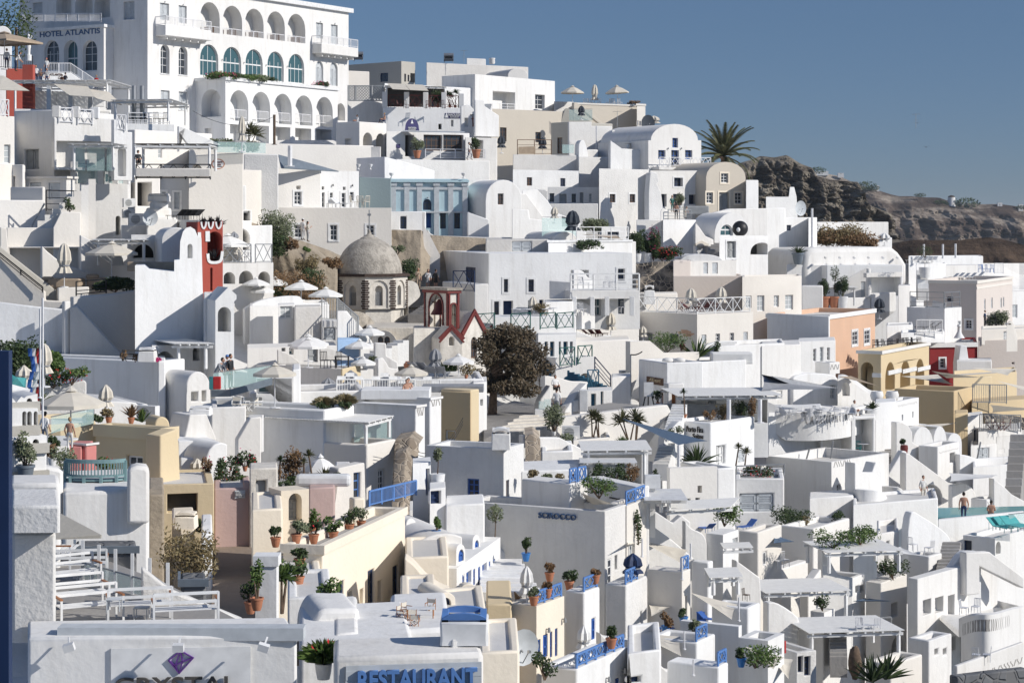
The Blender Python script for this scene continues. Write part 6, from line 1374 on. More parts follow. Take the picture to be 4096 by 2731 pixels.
H('small white shed with framed hatch below the big rough wall',0,820,1050,520,640,10,188,m='wr',par=.1,dn=3,dl=4,ops=[('kf',875,560,980,640)])
#second row, far right
tile(3,1)
Wl('tall white wall with tapering chimney horn before the tan cliff',[(-20,240),(190,240),(200,150),(240,150),(262,240),(272,430)],440,10,222,2,'wr',dn=3)
H('white drum-shaped corner block with slatted fence on top of the far terrace',0,-20,160,340,520,10,214,par=.1,dn=3,dl=4,bev=.3)
H('white house with small twin window under the satellite dish',0,145,450,428,700,10,216,par=.1,ops=[('k',173,500,214,550)])
dish('round grey satellite dish before the cliff',P(290,430,217),.8,.6,'gy',.9)
pole('tall white mast at the corner of the far white house',P(405,700,212),up(0,700,345,212),'wm',.12)
H('white end wall with railing right of the tall mast',0,370,450,432,700,40,213.5,dl=4)
lw_=H('long bright white terrace wall below the tan cliff',0,450,1105,470,700,4,240,par=.1,dn=5,dl=6)
H('stepped lower white terrace walls with a white parasol',0,450,745,510,700,6,236,dn=5,dl=3);H('white lowest terrace step with furled parasol',0,925,1138,615,720,6,236,dn=5,dl=4)
parasol('furled white parasol at the end of the long white terrace',P(1068,690,234),.75,up(0,690,575,234),'wf',True)
for k,(x,w,h_,m)in enumerate(((560,5.2,2.4,'ob'),(680,6.6,3.4,'ob'),(620,8,2.4,'lr'),(800,6,2.0,'lr'),(890,3.4,1.2,'lr'))):plant(['left part of the golden brown scrub on the vault roof','tallest clump of the golden brown scrub on the vault roof','rusty base of the scrub on the vault roof','rust scrub in the middle of the vault roof','low rust scrub at the right end of the vault roof'][k],P(x,705,226),w,h_,'bush',m,size=.16,n=1800)
tr_=Wl('long smooth white vaulted roof with hump skylight',[(330,890),(345,760),(400,715),(450,708),(1150,700),(1200,740),(1245,800),(1280,860)],890,8,212,7,'w',**V_,bev=.5)
for k in range(6):g=MB();g.bar((0,0,0),(0,-.5,-.05),.12,6);o=put(g,'water_spout','w',P(522+k*132,797,211.9),'small white spout stub on the long vaulted roof','spout',group='white spouts along the long vaulted roof')
h1=H('big white house under the vaulted roof with deep shaded patio',170,540,1240,870,1350,10,205,ops=[('k',635,1015,668,1060),('N',930,975,1215,1150)])
Wl('shaded back wall of the patio with grey glazed door',[(640,1040),(905,890),(930,890),(930,1170)],1170,10,204.6,.2,'w',dn=0,ops=[('s',855,1020,892,1158)])
g=MB();g.bar((0,0,0),(0,0,up(0,1165,900,203)),.33,12,.22);o=put(g,'white_column','w',P(922,1165,203),'swelling white column at the patio corner','column',sm=40)
Wl('white lintel beam over the patio with wire railing',[(905,940),(1235,930),(1235,975),(915,978)],978,8,203.5,.5,'w',dn=0)
Wl('white slotted balcony parapet at the patio',[(950,1125),(1175,1115),(1175,1285),(700,1290),(720,1165),(860,1165),(940,1165)],1290,6,201.5,.4,'w')
H('white terrace on the shaded triangle with potted agave',0,170,545,865,1000,10,206,dn=3)
pergola('thin white slatted canopy with big pots beneath',P(330,1240,198),(wd(330,800,198),.5),(0,2.5),up(0,1240,1075,198),'wf','fr',posts=(0,1,0,0))
H('shaded plain wall between the panel doors and the big pots',0,310,505,1060,1290,4,194,dn=3,dl=3)
for k,(x,pt,kd,w,h_)in enumerate(((520,'tc','bush',1.2,2.2),(612,'tc','olive',1.0,3.2),(675,'wf','bush',1.6,2.5),(275,'dk','agave',1.0,1.2),(1440,'wf','olive',2.0,2.6))):plant(['red clay pot with trailing plant under the thin canopy','slim olive in a clay pot under the thin canopy','white urn with bushy plant under the thin canopy','agave in a dark pot left of the vaulted roof','small round tree on the white terrace beside the octagon wall'][k],P(x,1265 if k<3 else 860 if k==3 else 985,(197,197,197,208,224)[k]),w,h_,kd,'ld',pt,pots=1.2)
parasol('furled black parasol in front of the white patio house',P(1024,1360,196),.55,up(0,1360,1175,196),'df',True)
H('white terrace wall with sunbathers under the pole pergola',0,1290,1975,790,960,6,246,par=.3,dl=8,key='sun')
for x in(1432,1606,1722):pole(['left white pergola pole on the far terrace','middle white pergola pole on the far terrace','right white pergola pole on the far terrace'][(x>1500)+(x>1700)],P(x,805 if x<1700 else 800,244),up(0,805,675,244),'wm',.12)
wire('thin cable between the far terrace poles',P(1475,672,244),P(1722,672,244),.3)
H('octagonal white wall block right of the long vault',0,1360,1632,855,1010,12,232,par=.1,dl=6)
H('white cube wall behind the lounger terrace',0,1632,2060,868,960,8,236,dl=4)
cb=H('large warm beige building corner with rows of narrow windows',1430,1915,2245,1012,1568,66,205,m='bp',par=.4,dn=8,corn=('wc',.3,.1),ops=[('L','k',1645,1155,1700,1200),('L','wf',1815,1370,1872,1450),('s',1985,1178,1998,1275),('s',2050,1165,2063,1262),('s',2135,1168,2147,1258),('s',2157,1160,2169,1250),('o',1982,1350,1998,1440),('s',2047,1320,2062,1415),('s',2127,1308,2138,1395),('s',2153,1300,2165,1390),('s',2187,1295,2197,1380)])
f=cb['R'];s0,z=f.sz(1975,1080);g=MB();g.obox(f.pt(.0,z,-.05)-cb['th'].location,f.D*cb['lr'],f.N*.048,Z3*.25);g.build('string_course','wc',cb['th'])
for k,(x,y)in enumerate(((1750,1000),(1860,1000),(1935,990),(1700,1005),(1800,1003))):chair('white lounger on the flat roof of the warm beige building',feet(cb,x,y),'fr','lounger',rz=-1.2,group=1)
for k in range(4):chair('bright blue chair on the far roof corner',P(1950+k*35,935,232),'lb',rz=k,group=1)
for k in range(5):chair('white lounger on the octagonal terrace',P(1340+k*45,845,238),'fr','lounger',rz=-1+k*.1,group=1)
rail('bar railing by the man on the far roof corner',P(2080,945,229.5),P(2160,945,229.8),1.2,'v','wm')
H('far white houses beyond the beige building at the right edge',0,2240,2600,1105,1400,8,250,par=.1,dn=8,ops=[('c',2245,1230,2290,1350)])
bcw=H('white balcony house with washing below the beige building',1275,1622,1778,1262,1568,50,190,par=.2,dn=5,ops=[('c',1745,1380,1770,1450)])
frail(bcw['L'],1300,1262,1615,1262,1.5,'h','mt',.1,'bar railing hung with a white sheet',z=bcw['zt']);frail(bcw['R'],1625,1262,1770,1262,1.5,'h','mt',.1,'short bar railing beside the folding table',z=bcw['zt'])
poly('white sheet drying on the railing below the beige building',[P(1515,1190,191),P(1640,1215,190),P(1630,1265,190),P(1508,1255,191)],'wf','bed_sheet','sheet')
stairs('small white steps above the washing balcony',P(1380,1120,200),(.4,3),2.2,(2.4,0),5,'w')
H('narrow white shaft with panelled side right of the patio',0,1195,1310,1055,1420,10,198,dl=4)
H('white courtyard walls with blue door below the black parasol',0,1090,1330,1420,1600,8,184,par=.1,ops=[('k',1250,1345,1270,1420)])
H('white terrace with loungers and white spindle fence',0,1220,1620,1490,1590,8,180,par=.2,dn=0)
rail('white wavy spindle fence with two black loungers behind',P(1365,1500,180),P(1600,1500,181),1.3,'v','fr')
for k in range(2):chair('black sun lounger behind the spindle fence',P(1460+k*60,1465,184),'bk','lounger',rz=-2,group=1)
g=MB();g.lathe([(.5,0),(.3,.3),(.16,.6),(.15,1.0),(.2,1.05),(.13,1.2)],12);o=put(g,'chimney','w',P(1755,1535,177),'bottle-shaped white chimney below the beige building corner',sm=50)
H('white low houses and bell arch at the lower right of the beige building',0,1960,2500,1455,1600,6,188,m='wc',par=.2,dn=0,dl=6,ops=[('c',2165,1475,2215,1560)])
rail('dark balcony railing with plants along the beige building',P(1990,1448,194),P(2190,1448,196),1.2,'h','bk')
for k in range(3):plant(['left small shrub on the beige building balcony','middle small shrub on the beige building balcony','right small shrub on the beige building balcony'][k],P(2050+k*50,1445,195.5),1.4,2,'bush','lo')
person('person in dark top in the doorway of the beige building',P(1992,1440,196),1.7,1,'stand','nb','nb')
Wl('rounded cream bell gable below the beige building',A(2190,2265,1385,1450,10)+[(2290,1530)],1560,6,183,1.2,'wc',dn=1,ops=[('na',2205,1400,2235,1415)])
#peach house and neighbours
ph=H('peach stucco house with white-trimmed windows and flat white-edged roof',-10,560,985,1325,1700,64,168,m='pe',par=.4,corn=('w',.35,.1),ops=[('wf',770,1470,822,1600),('wf',882,1460,932,1590)])
Wl('shaded white left side wall of the peach house',[(-10,1305),(560,1335)],1530,-26,167.3,.3,'w',dn=4,x=560)
#third row, far right
tile(3,2)
ya=H('yellow arcaded terrace house with three tall arches',825,1040,1480,88,480,62,163,m='ys',par=.5,dn=3,corn=('w',.25,.12),ops=[('L','Na',855,190,965,470),('Na',1078,190,1168,450),('Na',1215,175,1308,440),('Na',1355,160,1437,432)])
f=ya['R']
for a,b,y in((960,1040,310),(1095,1215,292),(1228,1355,278),(1365,1480,262)):
 F=ya['L']if a<1000 else f;g=MB();s0,z=F.sz(a,y);s1,_=F.sz(b,y);s0,s1=min(s0,s1),max(s0,s1);g.obox(F.pt(s0,z-.15,-.12)-ya['th'].location,F.D*(s1-s0),F.N*.118,Z3*.35);g.build('impost','fr',ya['th'])
for k in range(7):table('dark café table on the yellow arcade roof',feet(ya,1010+k*60,78-k*4),'bk',group=1)
for k in range(10):chair('black café chair on the yellow arcade roof',feet(ya,985+k*45,80-k*3),'bk',rz=k,group=1)
rh=H('dark red house with white cornice and small white window',0,1480,1925,15,480,14,186,m='dr',par=.2,dn=6,corn=('w',.4,.2),ops=[('wf',1580,155,1625,240)],dl=9)
Wl('white tapered chimney stack before the dark red house',[(1745,200),(1765,38),(1825,38),(1845,180)],270,10,182,1.2,'w')
H('white block with vaulted top before the dark red house',0,1730,2055,180,290,8,180,dn=3,dl=4)
H('tall shaded pinkish wall at the right edge beyond the red house',0,1930,2700,-10,420,12,187,m='bp',dn=6,dl=6,ops=[('o',2240,190,2262,208)])
ob=H('ochre yellow terrace building with blank shaded wall',1160,1710,1880,455,700,60,158,m='oc',par=.5,dn=6)
H('ochre stepped stairs block right of the sail shades',0,1700,2285,315,560,14,166,m='ys',par=.3,dn=6,dl=6)
Wl('sloping ochre stair parapet',[(1870,440),(1985,320),(2060,320),(2060,440)],450,10,164,.4,'ys',dn=1)
H('ochre lower wall with balcony stairs at the right edge',0,1870,2500,560,680,10,160,m='oc',dl=4)
rail('grey balcony railing on the ochre building',P(1880,565,158.5),P(2190,570,159.5),1.5,'v','mt')
H('ochre tapering wall under the stretched canopy',0,1715,1835,660,900,5,152,m='oc',dn=3,dl=3)
for k,(a,b,c_,m)in enumerate((((1220,318),(1700,395),(1560,300),'cf'),((1500,270),(1960,330),(1640,335),'cf'),((1870,240),(2200,310),(2290,250),'cf'),((2100,360),(2560,520),(2400,420),'cf'),((2040,580),(2500,620),(2060,650),'cf'),((640,320),(1010,405),(760,315),'tf'),((1290,770),(1560,788),(1740,745),'cf'))):sail(['long cream sail shade in front of the yellow arches','cream sail shade between the arches and the red house','cream sail shade over the white vaulted block','steep cream sail shade at the right edge','cream sail shade above the stone terrace at the right edge','tan sail shade below the peach house','white canopy stretched over the curved balcony terrace'][k],[P(*a,150-k),P(*b,150-k),P(*c_,156-k)],m,.1)
sail('large grey-blue sail shade over the crowded white restaurant terrace',[P(-60,300,128),P(40,318,126),P(640,425,134),P(420,440,126),P(-60,450,124)],'gf',.08);sail('second grey sail peak behind the large grey-blue one',[P(50,315,132),P(640,425,136),P(240,350,140)],'gf',.06)
for k,(x,y0,y1)in enumerate(((415,625,440),(700,600,420),(570,1095,910),(1550,960,790),(1722,890,735),(1920,1080,920),(2045,1420,1240),(2105,1400,1220),(345,1105,985),(10,1290,1030))):pole(['steel pole at the middle of the grey sail','steel pole at the right end of the grey sail','tilted steel pole beside the turquoise armchairs','steel pole at the curved balcony terrace','dark steel pole by the ochre tapering wall','steel pole beside the grey door court','left steel pole of the lower right canopy','right steel pole of the lower right canopy','thin white pole of the lower left canopy','white pole at the left edge of the lower canopy'][k],P(x,y0,D(x,y0+60)),up(0,y0,y1,D(x,y0+60)),'mt',.07,tilt=(.25,0)if k<5 else(.3,0))
H('white house with balcony and carved parapet left of the peach house',0,280,620,0,420,30,160,ops=[('w',418,68,442,180),('c',478,52,508,188),('w',545,55,568,170)])
bb=H('small white balcony with carved parapet',430,565,662,192,298,40,155,par=.2,dn=0)
carved(bb['R'],570,205,655,262,bb['th'],5,n=5)
Wl('rounded white vault behind the sail posts',[(230,340)]+A(230,640,290,340,8)+[(650,560)],600,12,152,5,'w',**V_,ops=[('c',575,400,620,525)])
Wl('sweeping white curved wall descending right of the restaurant terrace',[(640,340),(700,340),(800,390),(870,440),(930,480),(1000,500)],600,12,150,4,'w',sm=1,ops=[('na',675,375,752,500)])
H('upper left white terrace house behind the grey sail',0,-60,300,40,480,12,150,dl=6,ops=[('k',80,455,130,525)])
def curved(label,pts,Y,th,h,m='w',dn=6,thick=.35,name='curved_wall',bulge=0,carve=None,seed=1,floor=True,par=.9,yb=None):
 """plan-curved wall: measured top points (x,y) with distances Y list; solid terrace behind"""
 q=smooth([(x,y,d)for(x,y),d in zip(pts,Y)],5);w=[P(*p)for p in q];z0=w[len(w)//2].z;T0=w[len(w)//2]-Z3*(h+dn)
 th_=T(name,label,'wall',T0);g=MB();n=len(w)
 inn=[p+Vector((0,thick*1.2,0))for p in w]
 lo=[Vector((p.x,p.y,p.z-h-dn))for p in w];back=[Vector((p.x,p.y,p.z-par))for p in inn]
 vs=w+lo+inn+back;g.add([v-T0 for v in vs],[(i,i+1,n+i+1,n+i)for i in range(n-1)]+[(i,i+1,2*n+i+1,2*n+i)for i in range(n-1)]+[(2*n+i,2*n+i+1,3*n+i+1,3*n+i)for i in range(n-1)])
 far_=[Vector((p.x,p.y+7,p.z))for p in(back[0],back[-1])];g.add([v-T0 for v in back+far_[::-1]],[tuple(range(n+2))])
 e=[w[-1],lo[-1],lo[-1]+Vector((0,7,0)),Vector((w[-1].x,w[-1].y+7,w[-1].z-par))];g.add([v-T0 for v in e],[(0,1,2,3)])
 o=g.build('wall',m,th_,50)
 if carve:
  rnd=random.Random(seed);c=MB();i0,i1=carve
  for i in range(int(n*i0),min(n-2,int(n*i1))):
   for hh in(0,1):
    a=w[i].lerp(w[i+1],hh*.5)-T0;b=w[i].lerp(w[i+1],hh*.5+.4)-T0;s=rnd.choice((-1,1));pr=None
    for j in range(6):
     t=j/5;p=a.lerp(b,.5+.5*sin(t*3.1)*s*.8)+Vector((0,-.012,-(.22+t*.55)))
     if pr is not None:dv=(b-a).normalized()*.045;c.add([pr-dv,pr+dv,p+dv,p-dv],[(0,1,2,3)])
     pr=p
  c.build('pattern_stroke','pv',th_)  # flat grey strokes on the wall, coloured as shade in cut-outs
 return dict(th=th_,z=z0-par,w=w)
curved('white restaurant terrace wall with curving carved parapet',[(-40,540),(60,580),(140,635),(200,650),(460,650),(700,625),(880,590),(1015,562)],(134,134,134,134,134,135,138,142),0,1.3,dn=.6,carve=(.5,.97),seed=4)
c1=H('white tapering wall under the crowded restaurant terrace',0,0,500,655,1100,6,134.4,dn=5)
H('deep shaded balcony bays with pillars under the carved parapet',0,480,985,700,1060,18,135,ops=[('N',502,742,768,1050),('N',806,715,962,1025)])
H('shaded tall white wall right of the balcony bays',0,985,1178,560,1020,30,141,dn=5,dl=3)
c3=H('white corner house with carved parapet and two slit windows',1010,1178,1385,555,1020,58,142,par=.8,dn=5,ops=[('c',1228,670,1243,725),('c',1325,640,1337,698),('oa',1180,785,1280,1015)],bev=.1)
carved(c3['R'],1190,560,1370,590,c3['th'],8,n=12)
rnd=random.Random(8)
zf=P(400,640,134.5).z-.85
for k in range(15):
 p=Vector((P(160+k*50,0,136).x+rnd.uniform(-.3,.3),135.8+rnd.uniform(0,2.6),zf))
 chair('white wire chair on the crowded restaurant terrace',p,'wm','bowl' if k%2 else 'chair',rz=k*1.9,group=1)
 if k%2==0:table('white round table on the crowded restaurant terrace',p+Vector((.7,-.3,0)),'wm',group=1)
person('man in white t-shirt sitting at a table on the crowded terrace',Vector((P(795,0,137).x,137,zf+.45)),1.75,.3,'sit','w','gf')
plant('spiky palm in a big white pot on the crowded terrace',Vector((P(955,0,138.5).x,138.5,zf-.1)),1.6,1.1,'agave','ld','wf',pots=1.0)
for k in range(2):g=MB();g.lathe([(.25,0),(.42,.12),(.5,.45),(.4,.75),(.3,.5),(.15,.35)],14);o=put(g,'tub_chair','w',P(1000+k*140,548,145),['left bulbous white tub chair on the corner terrace','right bulbous white tub chair on the corner terrace'][k],'armchair',sm=60)
Wl('tall curling white wall beside the corner house arch',[(1178,740),(1230,740),(1290,770),(1325,830),(1330,920),(1370,955),(1555,970),(1560,1190),(1670,1300)],1330,6,139,.6,'w',dn=4,ops=[])
c4=H('white terrace house with carved parapet and pebble basin',1380,1560,1757,965,1200,56,138,par=.7,dn=5,ops=[('n',1672,1020,1720,1110)]);carved(c4['R'],1570,990,1750,1010,c4['th'],9,n=10)
Wl('row of white half-domed niches behind the turquoise chairs',A(1330,1520,780,960,10)+A(1520,1640,775,920,8)+A(1650,1780,840,930,8),960,8,144,5,'w',**V_)
for k,(x,y,s)in enumerate(((820,1030,1),(930,1020,1),(655,1060,1),(720,1050,1),(1560,945,1),(1590,940,1),(790,1450,1),(1160,1490,1),(610,1080,0))):chair(['left turquoise chair in the second balcony bay','right turquoise chair in the second balcony bay','white chair beside the grey cushion','turquoise armchair with grey cushion','left turquoise chair on the curved balcony','right turquoise chair on the curved balcony','turquoise chair on the scalloped terrace','turquoise chair with grey cushion on the lower terrace','small white chair beside the tilted pole'][k],P(x,y,D(x,y+60)+.5),'tq' if k not in(2,8)else 'wm','arm',rz=k*1.3,sc=1.1)
table('white round table between two turquoise chairs',P(875,1030,138.5),'wm',.45)
g=MB();g.lathe([(.14,-.1),(.22,.15),(.27,.5),(.24,.68),(.2,.7)],14);o=put(g,'red_pot','rdk',P(1250,1045,134),'tall red clay pot on the prow of the white wall','pot',sm=50)
plant('round clipped shrub in the tall red pot',P(1250,945,134),.8,.6,'bush','ld',n=400)
Wl('sharp white prow wall rising to the red pot',[(1075,1290),(1120,1200),(1240,1000),(1275,1010),(1280,1300)],1330,30,133.5,.5,'w')
Wl('long sloping white stair wall falling right from the red pot',[(1265,1020),(1300,1030),(1660,1295),(1735,1310),(1740,1540)],1560,8,133,.6,'w',dn=5,ops=[('Na',1385,1315,1600,1500)])
person('man in white shirt standing in the arched cave doorway',P(1425,1475,134.2),1.8,.2,'stand','w','cf')
stairs('dark grey staircase between the white prow walls',P(1060,1320,134),(1.2,8),up(0,1320,1030,134)*.75,(2.6,0),14,'pv')
c5=H('bright white house front with carved band and tall windows',-20,583,1110,1105,1440,48,126,par=.6,dn=5,bev=.1,ops=[('w',632,1310,668,1435),('c',705,1290,740,1450),('c',955,1270,975,1370),('c',1000,1258,1020,1362)]);carved(c5['R'],600,1085,765,1150,c5['th'],10,n=8)
Wl('organic white buttress with sculpted cowl beside the tall windows',[(800,1110),(830,1130),(850,1180),(870,1200),(960,1200),(990,1110),(1000,1105),(1050,1200)],1360,44,125,.8,'w')
curved('scalloped white terrace wall with turquoise chair',[(770,1370),(850,1360),(1000,1375),(1080,1410),(1110,1480)],(124,123,123,124,126),0,1.2,dn=5,par=.8);curved('second scalloped white wall with cushion chair',[(1035,1330),(1150,1335),(1225,1350),(1250,1400),(1252,1500)],(128,127,127,128,130),0,1.2,dn=5,par=.8)
H('plunge pool terrace edge below the scalloped walls',0,780,1560,1500,1640,6,121,par=.2,dn=5)
H('white lower wall front under the plunge pool',0,380,785,1440,1700,4,122,dn=5,dl=3)
H('white terrace with glass wind screen and grey doors',0,1860,2100,955,1110,8,150,par=.1,ops=[('s',1925,975,2030,1095)])
H('white house with diamond-panelled door at the right edge',0,2100,2500,870,1130,10,152,par=.1,ops=[('s',2270,965,2335,1125),('k',2120,985,2170,1020)])
H('white balcony block with railing and brown chairs at the right',0,1930,2330,830,960,10,151,par=.05,dl=6);rail('grey railing around the brown chairs',P(1945,825,151),P(2320,830,152.5),1.3,'v','mt')
for k in range(4):chair('brown wooden chair on the railed balcony',P(2040+k*50,815,153),'mr','director',rz=k,group=1)
H('white blocks with barred window beside the ochre wall',0,1830,1970,685,910,40,153,dl=3,ops=[('k',1895,810,1918,910)])
rock('',[(1980,665),(2120,668),(2360,700)],158,'ru',seed=31,name='dark_lava_wall',n=10,amp=.2)
c6=H('white terrace wall with carved corner piece at the right edge',0,1880,2320,1150,1420,6,138,par=.7,dn=5);carved(c6['R'],2225,1165,2310,1210,c6['th'],11,n=4)
Wl('wavy white wall above the right edge stairs',[(1760,1035),(1850,1050),(1930,1090),(1960,1160),(2070,1190)],1240,8,141,.5,'w',sm=1,dn=3)
Wl('white sloping walls beside the right edge stair',[(2075,1255),(2180,1340),(2240,1400),(2351,1460),(2450,1500)],1600,8,128,.5,'w',dn=4);stairs('dark stone stairs at the right edge',P(2160,1530,130),(2,6),4.2,(2.4,0),10,'pv')
sail('white canopy over the glass-backed chairs',[P(1660,1205,132),P(2115,1225,132),P(2060,1245,126),P(1670,1285,126)],'wf',.08)
c7=H('white terrace with carved corner panels and clear chairs',1860,2010,2150,1450,1560,50,127,par=.5,dn=5);carved(c7['R'],2015,1450,2140,1500,c7['th'],12,n=6)
Wl('quarter-round white wall behind the clear chairs',[(1690,1320),(1800,1300),(1870,1340),(1905,1400),(1910,1460)],1470,6,130,.4,'w',sm=1)
#third row, left
tile(0,2)
def frame_post(label,x0,x1,Y,m,y0,y1,w=.12):g=MB();g.box(0,0,0,wd(x0,x1,Y),w,up(0,y0,y1,Y));o=g.build('door_edge',m);o.location=P(x0,y0,Y);return tag(o,label,'shutter')
frame_post('dark navy shutter edge very close at the left border',-60,80,14,'nb',3900,88,.1)
for k,(x,y,w,h_,m)in enumerate(((130,330,6,5.0,'ld'),(330,260,5.5,4.2,'ld'),(470,240,3,2.6,'lf'))):plant(['big dark garden tree at the left edge behind the furled parasols','dark leafy tree in front of the grey stucco wall','paler shrub at the foot of the grey stucco wall'][k],P(x,y+60,100-k),w,h_,'bush',m,size=.13,n=4200)
Wl('white curved planter wall overflowing with geraniums',[(250,440),(480,400),(700,375),(775,355),(795,375)],520,10,93,.5,'wr',dn=4)
for k,(x,y,m,fl,w)in enumerate(((330,430,'ob',None,1.8),(490,430,'ld','fo',3.0),(660,400,'lf','fo',3.0))):plant(['rusty trailing shrub at the left end of the planter','dark geranium bush in the planter','large red-flowering geranium at the right end of the planter'][k],P(x,y,92.5),w,2.2-.2*k,'bush',m,fl=fl,size=.1)
for k,(x,y0,y1,Y)in enumerate(((92,330,65,76),(220,440,228,78),(408,420,28,84),(972,690,405,88),(1810,1260,1082,86))):parasol(['furled cream parasol nearest the navy shutter','furled cream parasol beside the turquoise canopy','tall furled cream parasol beside the flag','furled cream parasol above the terracotta pots','furled cream parasol beside the grey vault'][k],P(x,y0,Y),.34,up(0,y0,y1,Y),'cf',True)
th=T('flag','red white and blue flag hanging limp on a white pole','',P(392,800,72));g=MB();g.bar((0,0,0),(0,0,up(0,800,-400,72)),.045,6);g.build('flagpole','wm',th)
for j,m in enumerate(('rf','fr','bw')):
 g=MB()
 for i in range(8):
  z=up(0,800,60,72)-i*.28;x=-.05-j*.13-.06*sin(i*1.3+j);g.add([(x,-.05*j,z),(x-.16,-.05*j+.05,z),(x-.14-.06*sin((i+1)*1.3+j),-.05*j,z-.29),(x-.0-.06*sin((i+1)*1.3+j),-.05*j+.04,z-.29)],[(0,1,2,3)])
 g.build('flag_stripe',m,th)
wl=pole('second white mast at the left beside the flag',P(368,520,75),up(0,520,-300,75),'wm',.04)
poly('turquoise curved canopy at the left edge',[P(70,280,70),P(150,325,70),P(245,335,72),P(235,430,72),P(70,420,70)],'tq','canopy','canopy',.1)
poly('pale striped awning above the white belfry',[P(70,395,66),P(275,450,68),P(265,475,66),P(70,465,64)],'wf','awning','awning',.05)
bt=T('openwork_belfry','white openwork bell tower with olive mouldings at the left edge','belfry',P(230,1200,62))
for k,(x0,x1,yt,yb,holes)in enumerate(((98,345,500,612,[('Na',245,520,295,610)]),(98,348,612,830,[('Na',205,640,243,820),('Na',250,640,292,820),('Na',310,640,345,820)]),(100,430,860,1000,[('Na',180,920,232,1000),('Na',300,895,358,1000)]),(100,430,1000,1250,[]))):
 w=Wl('white tier %s of the openwork bell tower'%('one','two','three','four')[k],[(x0,yt),(x1,yt)]if k else[(98,500),(150,560),(195,505),(222,520),(245,500),(345,480),(345,612)],yb,30,62,1.6,'w',holes,dn=0,bev=.04);r=w['th']
 for ch_ in list(r.children):ch_.parent=bt;ch_.location=ch_.location+r.location-bt.location;ch_.name='tier' if ch_.name.startswith('wall')else 'moulding'
 bpy.data.objects.remove(r)
 g=MB();f=w['R'];a,z=f.sz(x0-8,yb);b,_=f.sz(x1+12,yb);g.obox(f.pt(a,z-.12,-.15)-bt.location,f.D*(b-a),f.N*1.9,Z3*.3);g.build('olive_moulding','gb',bt)
parasol('huge open cream cantilever parasol over the swimwear visitors',P(650,900,74),wd(355,1000,74)/2,up(0,900,445,74),'cf')
person('man in white t-shirt and cap behind the white belfry',P(410,960,73),1.75,2.8,'stand','w','gf','ht',cap='bk');person('shirtless blond person in white shorts seen from behind under the parasol',P(640,1010,73),1.75,3.0,'stand','w','w','hl',bare=True)
rail('large glass balustrade under the huge parasol',P(470,850,79),P(860,760,84),1.1,'g')
ct=H('cream terrace floor and low wall under the glass balustrade',0,330,880,770,900,30,84,m='ys',par=.2)
yb_=H('pale yellow cube house with rounded vent and flat parapet roof',870,1478,1628,800,1310,60,83,m='ys',par=.9,dn=5,corn=('ys',.5,.06),ops=[('L','w',1165,1048,1305,1145)])
Wl('cream tapering chimney flank at the corner of the yellow house',[(1475,860),(1628,800),(1645,940),(1658,1310)],1320,60,82.6,.8,'ys')
Wl('rounded cream vent hood on the yellow house roof',A(1420,1560,690,775,10),790,30,85,1.2,'ys',dn=.2,**V_)
boxthing('salmon_block','salmon pink boxed plinth left of the yellow house','plinth',P(720,1160,78)-Z3*1,wd(640,800,78),2.2,up(0,1160,938,78)+1,'pk',.0);H('salmon pink wall with white coping',640,792,892,940,1160,55,77,m='pk',par=.1,dn=1,corn=('w',.06,.06))
H('white low terrace corner with small shrub below the shirtless person',0,425,640,965,1160,10,76,par=.2,dn=3,dl=4)
for k,(x,y,w,h_,kd,m,pt)in enumerate(((235,1290,2.6,3.6,'bush','lo','dk'),(580,1240,2.4,2.6,'bush','lo','wf'),(480,1140,1.0,1.6,'bush','lr','wf'),(960,1180,2.2,1.4,'bush','lf',None),(490,960,1.6,1.0,'bush','ld',None),(1000,755,1.6,.9,'bush','ob','tc'),(1205,755,1.0,1.5,'agave','lr','tc'),(1305,745,1.2,1.5,'agave','lf',None),(890,735,1.6,.7,'bush','ld',None),(370,560,1.2,1.6,'agave','lo',None),(1990,640,0,0,'',0,0))[:10]):plant(['big dark pot with olive-like bush at the left','loose olive shrub in a pot behind the turquoise bench','white pot with dry plant left of the salmon wall','bright green geranium behind the turquoise bench','low green shrub beside the white shorts person','terracotta bowl with trailing succulents on the wall','terracotta bowl with red agave on the wall','green spiky plant beside the air conditioner vault','dark trailing planter under the glass balustrade','spiky agave on the white planter by the flag'][k],P(x,y,(69,72,73,76,76,87,89,90,85,88)[k]),w,h_,kd,m,pt,pots=.5 if k else 1.0,fl='fo' if k==3 else None)
ac('air conditioner with white box by the small vault',P(1360,730,92),-.4,1.2)
Wl('small bluish white vaulted roof with spout knobs',[(860,610),(1000,545),(1250,560)]+A(1265,1400,568,700,8)[2:]+[(1500,690)],780,20,96,5,'w',dn=3,**V_)
H('huge grey-shaded retaining wall in the left middle of the slope',-200,1452,1700,180,900,62,102,par=.3,dn=6)
vb=Wl('white vaulted room with two square windows above the grey wall',[(1712,420)]+A(1712,1932,275,420,12)+[(1938,550)],555,40,101,6,'w',name='vaulted_house',cat='house',ops=[('n',1755,462,1820,548),('n',1855,450,1893,550)])
H('white stepped block left of the vaulted room',0,1450,1520,178,420,10,101.5,dn=3,dl=4)
cav=H('white cave terrace with arched niches and pergola posts',0,1395,2020,40,280,14,106,par=.2,dn=3,ops=[('Na',1425,90,1600,240),('Na',1770,50,1835,175)])
pergola('flat white canopy above the arched cave terrace',P(1640,250,104),(wd(1640,1890,104),0),(-2,4),up(0,250,22,104),'wf','fr',posts=(1,1,0,0))
rail('thin black railing with dried plants on the grey wall',P(1125,175,101),P(1440,180,102),.65,'h','bk')
